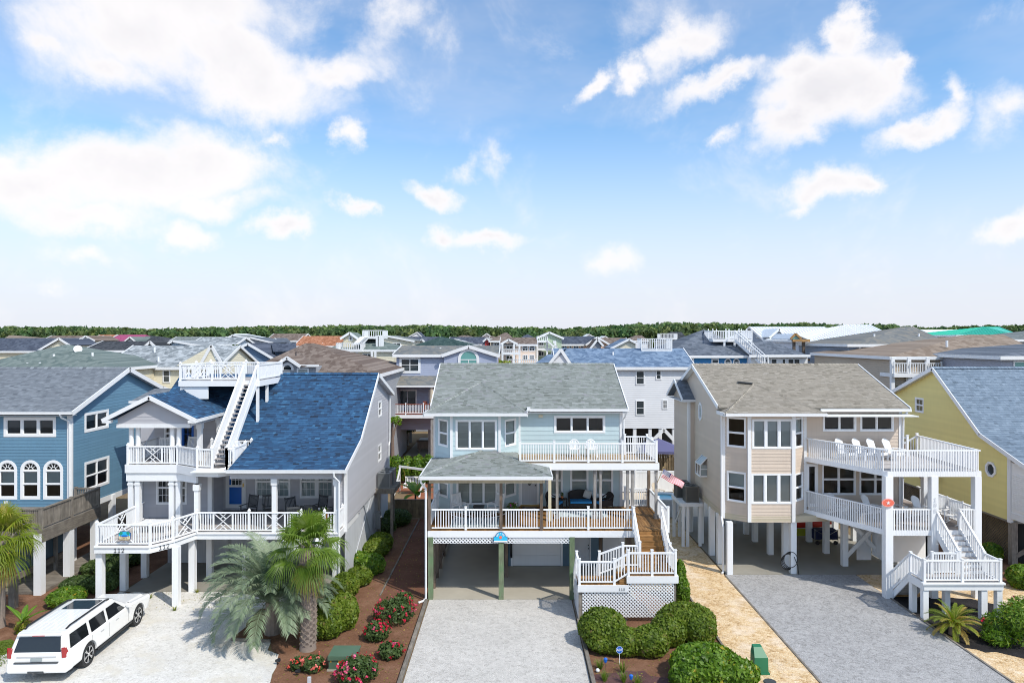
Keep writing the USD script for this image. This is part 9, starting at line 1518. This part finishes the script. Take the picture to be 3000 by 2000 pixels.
rake(T, [a, p, c], .3, .1); T.part('gable_wall', B().add([(a[0]+.2, yg+.1, a[2]), (c[0]-.2, yg+.1, c[2]), (p[0], yg+.1, p[2]-.2)], [(0, 1, 2)]), 'lap_pink'); balcony(T, 1471, 1524, 1023, 1032, 103.8, 2, cols=(1472, 1506, 1522), vb=1007); balcony(T, 1490, 1572, 1053, 1064, 103, 3)
T = bgh('pale green gabled house with stacked white balconies', 'gy', 112, 1570, 1652, 990, 972, 'lap_green', 'roof_grey', 12, ua=1610, wins=[(1578, 1593, 1000, 1014, dict(cols=2, rows=1)), (1577, 1594, 1028, 1043, dict(cols=2, rows=1)), (1620, 1625, 998, 1006, dict(rows=1))]); balcony(T, 1573, 1632, 1012, 1020, 110, 2, cols=(1574, 1603, 1627), vb=998); balcony(T, 1574, 1604, 985, 997, 110.5, 2); flight(T, (XU(1604, 110), 110, ZV(996, 110)), (XU(1622, 110), 110, ZV(1014, 110)), 1.0, (0, 1), 10, 'trim_white', 'trim_white')
bgh('peach house with navy roof and a row of windows', 'gx', 116, 1630, 1752, 1008, 985, 'lap_peach', 'roof_navy', 12, wins=[(1640, 1661, 1011, 1022, dict(cols=3, rows=1, trim=.08)), (1668, 1674, 1011, 1020, dict(rows=1, trim=.06)), (1680, 1695, 1011, 1021, dict(cols=2, rows=1, trim=.08)), (1701, 1709, 1011, 1020, dict(rows=1, trim=.08))]); bgh('peach gable end of the navy roofed row', 'gy', 114, 1716, 1790, 1009, 986, 'lap_peach', 'roof_navy', 7, ua=1750, va=1010); bgh('grey gable with round window before the peach gable end', 'gy', 108, 1728, 1768, 1021, 992, 'lap_grey', 'roof_brown', 6, ua=1751, va=1012)
bgh('plain brown roof right of the peach house', 'gx', 122, 1754, 1850, 1020, 989, 'lap_cream', 'roof_brown', 12); bgh('pale cream gable before the plain brown roof', 'gy', 104, 1790, 1870, 1019, 992, 'lap_pale_cream', 'roof_blue', 8, ua=1843, va=1006); bgh('far brown roof beside the wood left of the white lookout', 'hip', 190, 1846, 1900, 997, 982, 'lap_white', 'roof_brown', 14, 1862, 1880)
T = bgh('dark hip roofed house with white lookout balcony at the foot of the wood', 'hip', 150, 1950, 2020, 998, 972, 'lap_white', 'roof_dark', 13, 1964, 1996); balcony(T, 1935, 1984, 977, 990, 148, 3); bgh('small white house with white roof showing against the wood', 'gy', 260, 1714, 1738, 985, 978, 'lap_white', 'metal_white', 10); bgh('tiny white gabled house lower against the wood', 'gy', 230, 1764, 1782, 989, 984, 'lap_white', 'metal_white', 10); bgh('tiny far white house with blue roof inside the wood edge', 'gy', 280, 1196, 1236, 986, 972, 'lap_white', 'roof_navy', 12, ua=1222); bgh('tiny white house in the wood above the taupe roof', 'gy', 280, 1412, 1440, 986, 976, 'lap_white', 'roof_slate', 12)
for i, (u0, u1, v, r, rr) in enumerate(((-260, -60, 1000, 983, 'roof_brown'), (10, 60, 992, 982, 'roof_tan'), (1040, 1108, 994, 982, 'roof_brown'), (1330, 1392, 990, 982, 'roof_brown'), (1392, 1470, 992, 984, 'roof_brown'), (1575, 1660, 994, 985, 'roof_tan'), (1640, 1720, 996, 985, 'roof_brown'), (2390, 2470, 985, 972, 'roof_tan'))): bgh(('brown far roof beyond the left edge', 'low tan hip roof at the wood edge far left', 'low brown hip roof behind the white roof deck', 'low brown roof at the wood edge above the dark blue roof', 'low brown roof at the wood edge left of the taupe hip', 'low tan roof behind the green gabled house', 'low brown roof behind the peach house', 'low tan roof behind the white metal roofs')[i], 'hip', 178+i*3, u0, u1, v, r, 'lap_cream', rr, 14, u0+(u1-u0)*.35, u0+(u1-u0)*.65)
flush()
